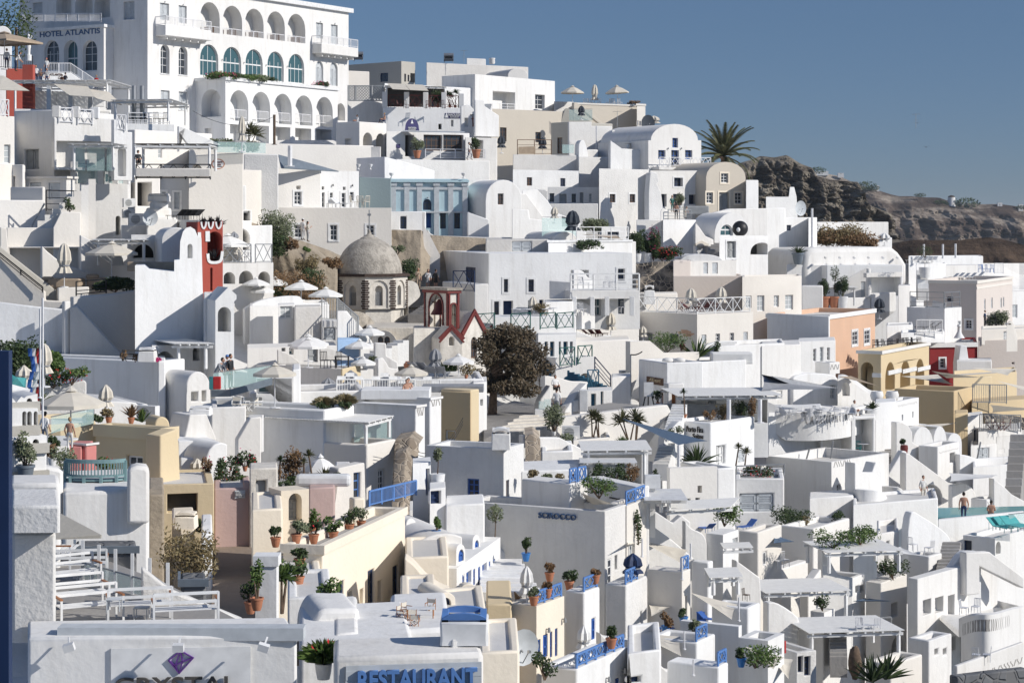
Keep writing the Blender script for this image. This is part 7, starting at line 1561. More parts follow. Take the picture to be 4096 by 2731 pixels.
for k,(x,m)in enumerate(((1130,'lr'),(1258,'lr'),(1445,'fp'))):plant(['tall dried flower stalk at the left of the thin railing','red dried flower clump at the middle of the thin railing','magenta flower tuft at the right of the thin railing'][k],P(x,178,101),.7,(1.4,.8,.5)[k],'bush',m,n=90)
chimney('small round-hooded chimney beside the cave terrace',P(1355,180,101),.9,.7,taper=.9)
gw=rail('long glass balustrade of the suspended walkway',P(1960,455,96.5),P(2500,380,99),1.15,'g');poly('grey steel edge of the suspended walkway',[P(1938,442,96.4),P(2115,440,96.4),P(2500,330,99),P(2500,360,99),P(2115,468,96.4),P(1938,470,96.4)],'sg','walkway','walkway',.2)
for k,(x,y,s,l,ps,f)in enumerate(((1985,440,'gf','nb','lean',1.2),(2085,438,'lg','cf','stand',.4),(2115,430,'bk','bk','stand',1.0))):person(['man in grey t-shirt bending over suitcases on the walkway','man in pale polo and blue cap standing on the walkway','person in black partly hidden behind the man in the blue cap'][k],P(x,y,97.5),1.75,f,ps,s,l,cap='lb' if k==1 else None)
for k,(x,m)in enumerate(((1957,'tq'),(1993,'rf'))):boxthing('suitcase',['turquoise suitcase on the walkway','red suitcase on the walkway'][k],'',P(x,438,97),.36,.25,.62,m)
Wl('broad white chimney base with scalloped arch hood',[(1690,910),(1745,670),(1900,665),(1985,880)],915,40,92,1.6,'w');chimney('white arched lantern hood on the broad chimney base',P(1845,672,93),1.0,up(0,672,592,93),taper=.98)
Wl('grey-blue shadowed barrel vault below the twin chimneys',[(1635,910),(1990,915),(2025,925)]+[(2030,1000)],1080,14,90,5,'w',**V_);Wl('white rounded vault end beside the bougainvillea',[(1880,1200)]+A(1885,2180,925,1150,8)[:6],1300,40,88,3,'w',dn=3,**V_)
H('white wall below the grey-blue vault',0,1655,1900,1075,1260,12,88.5,dn=3,dl=3)
H('white terrace steps with director chairs right of the chimneys',0,1940,2260,605,800,14,94,par=.3,dn=3)
for k in range(6):chair('white folding director chair on the upper terrace',P(2170+k*38,640,95+k*.5),'fr','director',rz=k*1.1,group=1)
stairs('narrow white steps right of the tapered chimney',P(2200,880,91),(.4,2),.9,(1.4,0),7,'w');Wl('sloping white wall right of the narrow steps',[(2180,900),(2300,700),(2400,690),(2400,900)],1050,14,90,.5,'wc')
for k,(x,y,w,h_,m,fl,pt)in enumerate(((2010,1300,1.5,3.6,'ld',None,None),(2110,1330,2.0,3.2,'ld','fo',None),(1900,1280,1.0,2.6,'lr','fp',None),(2250,1190,2.2,2.0,'ld','fp','tc'),(2230,1335,1.0,.8,'lf',None,'tc'),(2320,1180,1.2,1.6,'ld','fo',None))):plant(['tall dark climbing plant beside the tapered chimney','climbing plant with red flowers above the pink wall','magenta bougainvillea by the furled parasol','magenta bougainvillea pot above the hotel gate','terracotta planter box on the pink wall','red bougainvillea right of the gate pillar'][k],P(x,y,84+k*.2),w,h_,'bush',m,pt,fl)
ga=H('sand yellow gateway building with dark doorway',0,1378,1965,1318,1568,12,80,m='ys',par=.1,dn=7,ops=[('N',1535,1395,1812,1568)],key='gate');f=ga['R'];g=MB();s0,z0=f.sz(1540,1568);s1,z1=f.sz(1808,1400);g.add([f.pt(s0,z0-2,.6)-ga['th'].location,f.pt(s1,z0-2,.6)-ga['th'].location,f.pt(s1,z1,.6)-ga['th'].location,f.pt(s0,z1,.6)-ga['th'].location],[(0,1,2,3)]);g.build('opening_shade','in_',ga['th'])  # near-black sheet across the gateway stands for the shade inside
kv=H('weathered pinkish wall with blue hotel name plate',0,1965,2300,1350,1568,6,81,m='dp',par=.1,dn=8,dl=4,ops=[]);kf=kv['R'];board(kf,2155,1365,2250,1435,'gy',kv['th']);text('KAVALARI',kf,2163,1385,2245,1412,'fr',kv['th'],k=-.1,bold=.01);text('HOTEL',kf,2165,1370,2200,1380,'fr',kv['th'],k=-.1);text('WELCOME',kf,2190,1417,2242,1424,'fr',kv['th'],k=-.1)
zb=P(900,1385,66).z
bw2=H('white terrace parapet wall below the turquoise curved bench',0,580,1372,1385,1568,8,66,dn=8,dl=6,bev=.12)
Wl('tall rounded white pier right of the turquoise bench',[(1165,1390),(1170,1180),(1200,1160),(1255,1140),(1340,1150),(1372,1185),(1372,1390)],1400,12,66.2,1.0,'w',dn=1,bev=.12);Wl('white rounded pier left of the turquoise bench',[(340,1300),(345,1225),(400,1150),(440,1148),(560,1170),(583,1200),(583,1390)],1400,12,66.4,.8,'w',dn=1,bev=.12)
H('mauve-grey shaded near wall at the lower left',0,90,555,1300,1700,2,55,dn=2,dl=2,bev=.12)
bn=T('curved_bench','large turquoise wooden curved bench with slatted back','bench',P(880,1378,69));Rb_=wd(600,1160,69)/2
for k in range(26):
 a=pi*(.06+.88*k/25);x=cos(a)*Rb_;y=-sin(a)*Rb_*.55
 g=MB();g.obox((x,y,.62),Vector((.03,0,0)),Vector((0,.09,0)),Z3*.42);g.build('slat','tq_',bn)
def arcb(z,t,rr=1.0,w=.09):
 g=MB();pr=None
 for k in range(15):
  a=pi*(.05+.9*k/14);p=Vector((cos(a)*Rb_*rr,-sin(a)*Rb_*.55*rr,z))
  if pr is not None:g.obox(pr,p-pr,Vector((0,w,0)),Z3*t)
  pr=p
 return g
arcb(1.04,.13).build('top_rail','tq_',bn);arcb(.56,.08).build('lower_rail','tq_',bn);arcb(.42,.06,.95,.5).build('seat','tq_',bn)
for k in range(6):a=pi*(.05+.9*k/5);g=MB();g.box(-.05,-.05,0,.05,.05,1.1 if k in(0,5)else.6);o=g.build('leg','tq_',bn);o.location=(cos(a)*Rb_,-sin(a)*Rb_*.55,0)
#third row, middle
tile(1,2)
th_=H('flat grey terrace roof house with folded chairs and yellow end wall',-60,795,965,245,480,60,118,par=.25)
Wl('sand yellow end wall of the roof terrace house',[(795,250),(965,212),(965,400),(795,440)],440,60,117.85,.15,'ys',dn=0)
parasol('open white parasol with valance left of the teal glass',P(172,610,96),wd(5,405,96)/2,up(0,610,215,96),'cf')
for k,(x,y0,y1,Y,r,m)in enumerate(((480,240,-25,116,2.6,'wf'),(950,150,-10,124,2.2,'wf'),(985,260,150,118,1.8,'wf'),(1425,390,228,112,2.3,'cf'),(1860,330,128,118,2.3,'wf'),(1040,-60,-120,0,0,0))[:5]):r*=.42;parasol(['wide white parasol on the grey roof terrace','white parasol above the steep blue wall','small white parasol beside the curved white parapet','cream parasol on a black pole at the wavy fence','open white parasol near the church tree'][k],P(x,y0,Y),r,up(0,y0,y1,Y),m)
for k,(x,y0,y1,Y)in enumerate(((663,500,338,112),(870,440,270,113),(1648,300,70,126))):parasol(['smaller furled grey parasol behind the grasses','taller furled grey parasol behind the grasses','furled dark grey parasol before the church'][k],P(x,y0,Y),.45,up(0,y0,y1,Y),'gf',True)
tile(1,1)
for k,(x,y0,y1,Y,r)in enumerate(((60,1260,1060,138,2.0),(175,1110,985,146,2.5),(0,1070,990,148,2.4),(415,1190,1015,142,2.9),(640,1240,1080,139,2.9),(1045,1590,1435,126,2.3),(480,1750,1515,120,3.0))):r*=.42;parasol(['white parasol with valance in front of the rock','grey-shaded parasol at the left of the rock','half-hidden grey parasol by the white arches','wide white parasol in front of the brown bushes','wide white parasol touching the church drum','small white parasol below the church vault','broad white parasol on the terrace below the blue wall'][k],P(x,y0,Y),r,up(0,y0,y1,Y),'wf')
H('white terrace edge below the row of open parasols',0,-60,670,1240,1400,10,134,par=.3,dn=5,dl=8)
Wl('flowing white parapet of the parasol terrace',[(-100,1270),(20,1200),(200,1160),(380,1150),(430,1190),(440,1210),(560,1215),(660,1205)],1260,10,137,.4,'w',sm=1,dn=3)
H('white block with grey glass panel below the parasols',0,205,355,1232,1560,10,130,dl=3,ops=[('c',222,1245,335,1360)]);H('grey rough wall block beside the metal stair',0,357,600,1250,1560,4,129,m='wg',dl=3)
rail('grey metal railing of the landing by the church',P(605,1370,131),P(740,1375,131),1.5,'v','gr');rail('grey metal stair railing descending by the church',P(745,1380,130),P(940,1560,126),1.5,'v','gr')
Wl('white underside slope of the metal-railed stair',[(745,1290),(830,1290),(1000,1480),(1060,1568),(1100,1640)],1700,14,127,1.2,'w',dn=3);H('grey-shaded wall with white cupboards under the metal stair',0,600,770,1375,1700,4,129,dn=3,dl=2,ops=[('s',622,1442,725,1555)])
tile(1,2)
H('sky blue wall under the metal stair with stacked steps',0,745,960,-20,130,6,124,m='bs',dn=3,dl=2)
Wl('curling white parapet wall of the stair by the church',[(1090,10),(1195,15),(1200,130),(1300,190),(1312,330)],380,14,121,.5,'w');Wl('second curling white parapet beside the hand rails',[(1120,160),(1165,150),(1200,195),(1230,240),(1310,250)],400,14,119.5,.4,'w',sm=1)
stairs('black-shadowed steps beside the curling parapet',P(990,130,123),(2,3),.8,(1.5,-.6),6)
for k,(a,b,c_)in enumerate(((200,400,75),(590,900,45))):Wl(['left white lattice-pierced parapet','right curved white lattice-pierced parapet'][k],smooth([(a,c_),((a+b)/2,c_+40),(b,c_+115)],4),c_+130,6,119-k,.15,'wg',dn=0)
H('white terrace behind the pierced parapets',0,-80,740,60,250,6,122,dn=3,dl=4,ops=[('d',235,35,270,90),('d',480,40,570,190),('g',305,25,345,120)])
chair('left black folding chair on the grey roof terrace',P(640,243,116.5),'bk','chair',.6,sc=1.1);chair('right black folding chair on the grey roof terrace',P(735,243,116.5),'bk','chair',-.6,sc=1.1);table('black square table on the grey roof terrace',P(790,243,117),'bk',sq=(.9,.6))
gt=H('teal glass side wall with dark stair slope',0,0,335,335,500,4,100,dn=1,dl=3,ops=[('g',5,340,330,480)])
H('white house with narrow door right of the teal glass',0,335,410,255,490,30,101,dn=3,dl=4)
H('white long terrace base with empty planter and furled parasols',0,-60,1000,470,600,6,104,par=.3,dn=3)
fn=rail('white wavy-topped picket fence on the roof terrace',P(740,470,109),P(1690,470,112),.85,'v','fr')
for k in range(12):g=MB();a=P(745+k*79,470,109+k*.25);g.obox((0,0,.7+.18*sin(k*1.57)),P(745+(k+1)*79,470,109+(k+1)*.25)-a,Vector((0,.03,0)),Z3*.22);o=g.build('fence_board','fr',None);o.location=a-fn.location;o.parent=fn
w1=H('bluish shaded long white house with ornamental parapet pieces',905,1600,1705,520,900,62,104,par=.6,dn=5,corn=('w',.1,.06));w2=H('second bluish shaded house step with open balustrade block',905,1470,1555,590,900,62,101,par=.4,dn=5,corn=('w',.1,.06),ops=[('c',1548,700,1580,835)]);
for h_,a,b,y0,y1,s in((w1,1605,1690,510,600,3),(w2,1478,1540,600,690,4)):carved(h_['R'],a,y0,b,y1,h_['th'],s,n=4)
bx_=boxthing('hot_tub','square hot tub rim in which a couple is bathing','',P(1290,515,105.5),3.6,2.4,.5,'w');person('dark-haired bather leaning on the hot tub rim',P(1385,492,105),1.6,.2,'sit','sk','nb','ht',bare=True);person('second bather with spread arms in the hot tub',P(1400,480,106),1.6,.0,'sit','sk','nb','ht',bare=True)
oh=H('ochre house with wires and small window beside the tree path',1700,1972,2052,445,910,60,108,m='ys',par=.3,ops=[('L','c',1740,815,1830,908)]);Wl('ochre shaded front plane of the wired house',[(1700,455),(1972,460)],910,-20,107.8,.15,'oc',x=1972,ops=[('c',1740,815,1830,908)])
boxthing('daybed','grey daybed with cushions on the ochre roof','',P(1810,455,110),3.4,1.6,.35,'gf');
tw=H('white terrace with pool loungers and glass rail near the church tree',0,1290,2090,350,520,8,113,par=.2,dl=6,ops=[]);H('white building edge with blue windows by the tree',0,1995,2120,380,800,50,112,dl=4,ops=[('c',2060,530,2085,590)])
for k in range(4):chair('dark grey lounger on the pool terrace by the church',P(1490+k*70,300 if k<2 else 335,119-(k>1)*3),'gf','lounger',rz=2.4+k*.2,group=1)
g=MB();g.lathe([(.1,0),(.2,.14),(.24,.3),(.11,.42),(.14,.48)],14);o=put(g,'amphora','tc',P(1390,255,119),'large terracotta amphora on the pool terrace',sm=50)
for k,(x,y,kd,w,h_,m)in enumerate(((1740,300,'agave',1.6,1.6,'lf'),(1800,300,'agave',1.6,1.6,'lf'),(1930,340,'bush',1.6,1.4,'ob'),(1075,180,'bush',1.0,.9,'lo'))):plant(['left palm-like spray before the church wall','right palm-like spray before the church wall','reddish potted plant at the end of the pool terrace','small round potted tree by the curling parapet'][k],P(x,y,(122,122,114,121)[k]),w,h_,kd,m,pot='tc' if k==2 else None)
for k,x in enumerate((620,815)):plant(['left clump of feathery tan ornamental grass','right clump of feathery tan ornamental grass'][k],P(x,610-k*15,97),2.4,1.5+.15*k,'grass','lt',n=700);plant(['dark green leaves under the left ornamental grass','dark green leaves under the right ornamental grass'][k],P(x+20,615,96.5),1.6,.7,'bush','ld')
gyh=H('large grey-shaded corner house with glass balcony and bamboo canopy',-500,632,908,625,940,64,95,par=.5,bev=.1)
lo2=H('bright right wall with blue-edged door and tall window',-500,1022,1288,945,1440,64,94,m='wc',par=.3,dn=6,bev=.08,ops=[('w3',1128,1175,1180,1365)])
pergola('white bamboo-topped canopy over the glass balcony',P(1010,940,94),(.9,3.0),(-6.2,3.0),up(0,940,745,94),'wf','fr',over=.2)
rail('glass balustrade under the bamboo canopy',P(900,930,97),P(1245,905,97.5),1.2,'g')
Wl('white gate block with blue-glass door below the corner house',[(725,1420),(760,1160),(1000,1110),(1010,1440)],1460,50,86,.6,'wc',dn=4,ops=[('q',897,1200,962,1440)]);H('white shaded gate side below the corner house',0,728,865,1150,1430,4,86,dn=3,dl=2)
parasol('drooping white canvas parasol among the yuccas',P(590,1330,86),wd(400,760,86)/2,up(0,1330,1055,86),'wf',drop=.6)
for k,(x,y,kd,w,h_,m)in enumerate(((320,1290,'bush',2.6,4.0,'lr'),(530,1290,'yucca',1.6,3.2,'lp'),(440,1230,'yucca',1.0,2.6,'lp'),(215,1260,'yucca',1.2,2.2,'ld'),(640,1280,'agave',1.8,1.5,'lp'),(300,1330,'bush',3.2,1.0,'ld'),(520,1330,'bush',1.2,.8,'lf'),(740,1320,'bush',.9,1.6,'ld'))):plant(['feathery brown tamarisk before the grey corner house','tall yucca in front of the white canvas parasol','slim yucca left of the white canvas parasol','dark spiky plant by the stone gate','agave in the white planter bowl','dark ground shrubs along the pink wall top','small green bush left of the white planter','dark narrow shrub beside the gate block'][k],P(x,y,85-k*.1),w,h_,kd,m,n=900 if k==0 else None)
boxthing('planter','white elongated planter bowl on the pink wall','',P(620,1325,83.5),2.3,.7,.5,'fr',bev=.15)
H('dusty pink garden wall with peeling paint',0,485,725,1345,1568,16,82,m='dp',dn=5,dl=3)
sg2=H('old stone gateway with grey double door',0,-60,200,1165,1568,10,81,m='cw',dn=7,dl=2,ops=[('d',0,1275,95,1568)]);
cg=H('cream gate house with arched doorway',115,230,487,1370,1700,30,77,m='cr',dn=6,ops=[('da3',300,1392,420,1650)])
H('small cream pillar beside the blue fence',850,900,1002,1440,1600,30,77,m='cr',dn=3)
rail('blue metal fence sloping behind the white vaults',P(1040,1520,80),P(1470,1410,86),1.0,'v','lb')
rock('',[(1285,890),(1420,860),(1500,930)],97,'rt',seed=41,name='ruined_stone_wall',n=14,amp=.5);rock('',[(1285,1010),(1380,985),(1440,1100)],93,'rt',seed=43,name='ruined_stone_stump',n=12,amp=.5)
for k in range(3):wire(['upper cable strung over the ruin','middle cable strung over the ruin','lower cable strung to the ochre house'][k],P(1340,900+k*30,94),P(1900,700+k*30,107),1.2)
gwb=H('white gateway with pale blue panel next to the rough house',0,1440,1605,1120,1500,35,86,dn=5,dl=2,ops=[('D',1560,1165,1595,1410)]);
sc=H('large rough grey-shaded house wall with dark blue shutter window',1560,2275,2460,985,1568,68,92,m='wr',par=.4,dn=8,ops=[('L','b',1942,1258,2048,1430),('m',2298,1270,2325,1430)]);
plant('slim olive in a tall white pot before the rough house',P(1668,1340,86.5),.9,2.6,'olive','lo','wf',pots=1.0)
bbx=H('white meter box with blue door below the slim olive',0,1595,1740,1348,1568,20,84,dl=2,ops=[('x',1600,1370,1700,1490)])
H('rubble-white sloping wall at the foot of the rough house',0,1740,2100,1500,1700,10,84,dn=5,dl=3)
chimney('small white bell-cote on the rough house roof corner',P(2250,985,92),.9,1.0,taper=.95)
def bigtree(label,foot,htr,w,h,seed):
 rnd=random.Random(seed);th=T('cypress_tree',label,'tree',foot);t=MB();t.bar((0,0,-.5),(.1,0,htr),.3,8,.2);t.bar((.1,0,htr*.6),(1.4,0,htr*1.6),.16,6,.08)
 t.bar((.1,0,htr),(.6,0,htr+h*.7),.2,6,.05);g=MB()
 for i in range(50):
  a=rnd.uniform(0,6.28);zz=rnd.uniform(.0,1);rr=(w*.5)*(sin(pi*min(1,(zz*.82+.16)))**.7)*rnd.uniform(.35,1.2);c=Vector((.9+cos(a)*rr,sin(a)*rr*.8,htr*.72+zz*h));
  if i%2:t.bar((0,0,htr+h*zz*.35),c,.07,4,.03)
  leaves(g,c,(w*.16,w*.15,h*.12),300,.11,rnd,hollow=.1)
 t.build('trunk','bkk',th);g.build('crown','lc',th);return th
bigtree('big dark cypress-like tree with wide brown crown beside the church',P(2170,610,122),1.5,4.9,3.9,5)
tile(2,2)
slab('',[(-260,640),(20,540),(260,600),(230,690),(-60,800),(-260,900)],P(0,640,124).z,.3,'pp',name='cobbled_yard',kind='structure')
stairs('broad worn white-edged stone steps below the tree',P(-200,860,112),(2.2,5.5),up(0,860,640,116)*.5,(wd(-200,230,116),1.5),6,'cw')
Wl('plastered white ramp parapet left of the cobbled path',[(245,590),(270,520),(330,440),(355,400),(360,440)],620,30,122,.6,'w');Wl('long curved plastered parapet above the seated man',[(300,310),(420,330),(560,365),(690,370),(690,400)],430,8,130,.6,'wc',sm=1,dn=4);Wl('parapet running down beside the cobbled path',[(450,690),(520,600),(600,470),(690,380)],700,50,124,.6,'w')
slab('',[(300,620),(330,500),(380,430),(560,440),(640,440),(450,640)],P(400,560,126).z,.3,'pp',name='cobbled_path',kind='structure')
person('man in white t-shirt and black trousers sitting on the path steps',P(398,440,128),1.75,.3,'sit','w','bk','ht');person('man in white t-shirt walking up the path seen from behind',P(412,690,121),1.75,3.0,'stand','w','gf','ht')
ghs=H('white house base with green balustrades and two dark arches',300,400,765,150,400,26,140,par=.1,ops=[('Na',470,315,570,370),('Na',612,292,735,375)])
for k,(a,b,y)in enumerate(((440,575,228),(605,735,210))):rail(['lower left dark green balustrade panel','lower right dark green balustrade panel with mat'][k],P(a,y,139.5+k*1.2),P(b,y-8,140.5+k*1.2),1.3,'x','gn')
H('white upper wall with tall teal-blue doors',0,240,590,-60,140,26,143,dn=2,dl=4,ops=[('E',300,0,330,135),('E',350,0,390,140),('E',430,0,450,118),('E',472,0,512,120),('E',533,0,560,105)])
H('dark lava stone side wall beside the green balustrade',0,250,400,165,330,2,141,m='ru',dn=3,dl=3)
H('large plain warm white house wall behind the blue stair',0,585,1085,0,500,14,146,m='wc',ops=[('c',1008,268,1072,345)]);Wl('bright slanted roof side of the plain warm house',[(1085,0),(1270,-5),(1400,105),(1720,95),(1720,200),(1200,205),(1090,500)],505,16,145,.5,'wc')
ac('air conditioner box on the plain warm wall',P(1040,345,144),0,1.1);stairs('dark blue painted outdoor stair beside the plain warm wall',P(905,440,140),(-4.5,.6),up(0,440,200,140),(.3,1.3),14,'tb')
rail('navy stair railing beside the plain warm wall',P(905,440,139.6),P(760,270,139.8),1.0,'h','nb');rail('teal blue balcony lattice above the path',P(695,462,137),P(795,458,137.4),1.5,'x','tb')
H('white wall with two teal doors along the grey ramp',0,695,920,455,600,22,132,dn=3,dl=3,ops=[('E',727,478,772,595),('E',815,458,840,580)]);H('white block with lamp right of the blue stair',0,915,1090,325,500,12,136,dn=3,dl=3)
slab('',[(420,690),(620,610),(900,560),(1165,580),(1165,600),(640,690)],P(800,620,128).z,.3,'pv',name='grey_ramp',kind='structure')
for k,(x,y0,y1,w)in enumerate(((655,640,440,75),(578,640,535,70))):boxthing('utility_cabinet',['taller white utility cabinet on the ramp','shorter white utility cabinet on the ramp'][k],'cabinet',P(x,y0,125-k),wd(0,w,125),.7,up(0,y0,y1,125),'fr')
lgt=pole('curved street lamp on the warm wall',P(1090,500,139),up(0,500,120,139),'mt',.05);wire('street lamp arm reaching right over the ramp',P(1090,120,139),P(1195,90,138),.1,.05)
bcw=Wl('broad warm white wall sloping down to the yucca garden',[(415,700),(1430,580),(1460,640),(1240,965)],990,12,118,.6,'wc',dn=4)
for k in range(3):boxthing('gate_pillar' if k==0 else 'glass_lantern',['white gate pillar with two lanterns','left glass lantern on the gate pillar','right glass lantern on the gate pillar'][k],'gate pillar' if k==0 else 'lantern',P((280,272,325)[k],(800,618,606)[k],117),(.9,.35,.4)[k],.5,(up(0,800,618,117),.45,.5)[k],'w' if k==0 else 'GB')
g=T('picket_gate','white plank gate beside the lantern pillar','gate',P(365,800,117.5))
for k in range(5):q=MB();q.box(-.5+k*.21,0,0,-.32+k*.21,.05,up(0,800,638,117));q.build('plank','fr',g)
bm=H('white shop house with brass-coloured sign and orange door',1162,1422,1755,195,590,24,134,par=.3,ops=[('L','t',1357,440,1388,575)]);b=board(bm['L'],1242,318,1392,405,'br',bm['th']);text('AKvart',bm['L'],1270,335,1380,370,'oc',bm['th'],k=-.1,shear=.3);text('b/c',bm['L'],1248,450,1286,475,'bk',bm['th'])
H('white blocks beside the courtyard with sun shadow',0,1420,2150,200,480,10,140,par=.2);gtw=H('tall narrow white gateway with orange wooden door',1392,1432,1580,385,660,20,128,ops=[('t3',1470,440,1530,662)])
g=T('easel','black easel with white canvas by the orange door','',P(1255,590,126));q=MB();q.bar((-.35,0,0),(0,.1,1.5),.03);q.bar((.35,0,0),(0,.1,1.5),.03);q.bar((0,.5,0),(0,.1,1.5),.03);q.build('legs','bk',g);q=MB();q.box(-.3,-.05,.6,.3,0,1.5);q.build('canvas','fr',g)
stairs('wide white staircase with plants leading to the upper terrace',P(1750,185,150),(1.8,2.5),up(0,185,20,150),(2.8,.4),9,'w');Wl('curling white stair parapet by the wide staircase',[(1720,100),(1790,30),(1860,10),(1900,5)],190,14,149,.4,'w',dn=1)
H('upper white terrace with laid table right of the wide staircase',0,1860,2500,40,230,12,148,par=.3,dl=6);boxthing('laid_table','round table with white cloth on the upper terrace','table',P(2015,200,144),3.0,1.6,.8,'wf',bev=.1)
for k,(x,y,w,h_,kd,m,pt)in enumerate(((1700,190,1.3,2.4,'agave','lf','wf'),(1890,190,1.0,2.0,'bush','ld','dk'),(1420,105,4.6,2.4,'bush','lf',None),(385,860,2.2,3.0,'bush','lo','wf'),(500,1000,1.4,1.6,'olive','lo',None),(270,980,1.0,1.4,'bush','ld',None),(1340,590,1.2,1.4,'bush','ld','tc'))):plant(['tall green grasses in a white pot by the staircase','dark potted shrub at the foot of the staircase','lush dark green hedge bush behind the roof slope','rounded olive tree at the foot of the ramp wall','small round topiary in the sunken court','dark hanging plant on the tan rock edge','green potted plant under the brass sign'][k],P(x,y,(146,146,150,112,110,110,126)[k]),w,h_,kd,m,pt,n=1500 if k in(2,3)else None)
for k in range(2):g=MB();g.blob((0,0,.2),(.4,.3,.2),14,8);o=put(g,'egg_chair','w',P(1430+k*110,200,136),['left white shell seat on the roof','right white shell seat on the roof'][k],'seat',sm=60)
person('woman with long dark hair in maroon top sitting by the hedge',P(1565,95,150),1.7,2.6,'sit','mr','cf','long',name='woman')
bar=H('shaded open bar room with bottles and mural under the white canopy',0,1550,2351,530,780,8,124,dn=2,ops=[('N',1560,540,2345,750)],floor='wf')
pergola('long white slatted canopy of the open bar',P(1560,740,121),(wd(1560,2440,121),.6),(-.5,5),up(0,740,500,121),'wf','fr',posts=(0,0,0,0));
for k,x in enumerate((1990,2275)):pole(['white braced post of the bar canopy','second white post of the bar canopy'][k],P(x,745,120.6),up(0,745,530,120.6),'wm',.14)
boxthing('bar_counter','long grey bar counter under the canopy','counter',P(1790,720,123.5),6.5,.8,1.0,'gr');person('barman in dark shirt behind the counter',P(1840,730,124.6),1.75,.3,'stand','gr','bk');
for k,(x,y,w,h_,m,kd,pt)in enumerate(((1590,700,1.0,2.6,'ld','yucca','tc'),(1820,760,1.2,1.2,'lr','bush','wf'),(1950,745,1.6,2.2,'ob','bush',None),(2105,745,2.6,2.4,'ld','bush',None),(2190,755,1.2,2.6,'lr','bush','tc'),(740,880,1.8,3.2,'lp','yucca',None),(800,880,1.8,2.6,'lp','yucca',None),(1080,900,2.6,3.0,'lp','yucca',None),(1130,960,2.0,3.0,'lp','yucca',None),(1010,960,2.4,1.0,'lf','agave',None),(1500,870,1.6,1.2,'lo','bush',None),(1440,960,2.0,1.2,'mr','bush','tc'),(1700,1140,3.4,2.6,'ld','agave',None),(2050,1140,1.2,3.2,'lp','yucca',None),(2135,1140,1.4,2.4,'lp','yucca',None))):plant(['tall cactus in a clay pot at the left of the bar','red-leaved plant in a white pot before the bar','orange flowering plant at the bar post','broad dark shrub at the right of the bar','brown-leaved tree in a clay pot at the bar','left yucca on the warm wall terrace','second yucca on the warm wall terrace','tall branching yucca with two heads','leaning yucca beside the round niche','low agaves at the foot of the tall yucca','silvery plant on the stair pillar','dark red planting on the lower stair pillar','large dark fan palm below the hotel lettering','slim yucca by the grey double door','shorter yucca by the grey double door'][k],P(x,y,(122,120,121,122,121,114,114,113,112,112,116,114,113,116,116)[k]),w,h_,kd,m,pt)
pf=H('white suites building with black lettering beside the staircase',1470,1825,2230,745,1160,52,117,par=.2,bev=.1,ops=[('e',1880,955,1965,1130),('s',2085,992,2140,1105)])
tf=pf['L'];text('Porto Fira',tf,1605,778,1758,832,'in_',pf['th'],bold=.012,k=-.04);text('Suites',tf,1662,845,1758,890,'in_',pf['th'],bold=.012,k=-.04)
stairs('long white staircase climbing beside the suites building',P(1290,1140,108),(2.4,14),up(0,1140,680,112)*.8,(1.9,-.3),22,'w')
Wl('curling white wall left of the suites lettering',[(1380,1170),(1400,900),(1470,800),(1530,735),(1560,730)],1180,20,112,.5,'w',sm=1)
pl_=sail('slate blue triangular sail shade stretched over the staircase',[P(1008,706,110),P(1530,950,106),P(1800,912,112)],'bf',.06)
pole('white pole holding the slate blue sail',P(1530,1160,106),up(0,1160,950,106),'wm',.09);
lp=H('white terrace house with bar kitchen under a ribbed canopy',0,690,1250,1020,1330,8,98,ops=[('n3',705,1035,1190,1320)])
pergola('ribbed white canopy with tied curtains',P(700,1310,97),(wd(680,1200,97),.3),(0,3.6),up(0,1310,1000,97),'wf','fr');pergola('lower open-beam white pergola with climbing plants',P(690,1325,95.5),(wd(690,1080,95.5),0),(0,1.2),up(0,1325,1110,95.5),'fr','fr',n=4)
for k,(x,y,w,h_,m)in enumerate(((745,1320,1.8,2.6,'ld'),(950,1320,2.4,2.4,'ld'),(1095,1310,1.4,2.8,'lr'),(190,1290,1.0,.9,'ob'),(320,1300,1.0,.5,'lo'),(425,1300,1.0,.7,'ob'),(580,1260,1.0,.8,'lr'),(800,1440,3.6,2.4,'lf'),(1340,1290,.8,1.4,'ld'))):plant(['climbing plant at the left post of the open-beam pergola','wild climbing plant in the middle of the pergola','dry climber at the right post of the pergola','yellow flowers in a blue pot','low plants in the left blue trough','yellow plants in the right blue trough','reddish plant at the blue lattice corner','big soft green pine-like bush below the pergola','small cactus behind the bar railing'][k],P(x,y,(95,95,95,93,92,92,93,88,98)[k]),w,h_,'bush',m,'bl' if k in(3,4,5)else None)
for k,(x,y)in enumerate(((830,1310),(870,1310))):chair('slim grey bar chair under the ribbed canopy',P(x,y,96.5),'mt',rz=k*2,group=1,sc=1.3)
bl1=H('white terrace with blue lattice railings and blue flower pots',85,535,692,1305,1500,52,88,dn=5);rail('left blue lattice panel of the flower pot terrace',bl1['R'].pt(.1,bl1['zt'],.1),bl1['R'].pt(bl1['lr']*.45,bl1['zt'],.1),.9,'x','lb');rail('right blue lattice panel of the flower pot terrace',bl1['R'].pt(bl1['lr']*.55,bl1['zt'],.1),bl1['R'].pt(bl1['lr'],bl1['zt'],.1),.9,'x','lb')
H('back wall of the flower pot terrace',0,85,690,1190,1305,8,94,dn=2,dl=4);H('white sunken court with lattice screen',0,270,560,1010,1200,10,104,par=.2,ops=[('o',420,1130,520,1190)])
Wl('white lattice-topped wall with tan rock edge',[(105,860),(250,880),(440,880),(660,990),(660,1100)],1110,10,107,.5,'w',dn=3);rock('',[(120,860),(200,850),(260,900)],105,'rt',seed=51,name='tan_stone_edge',n=10,amp=.3)
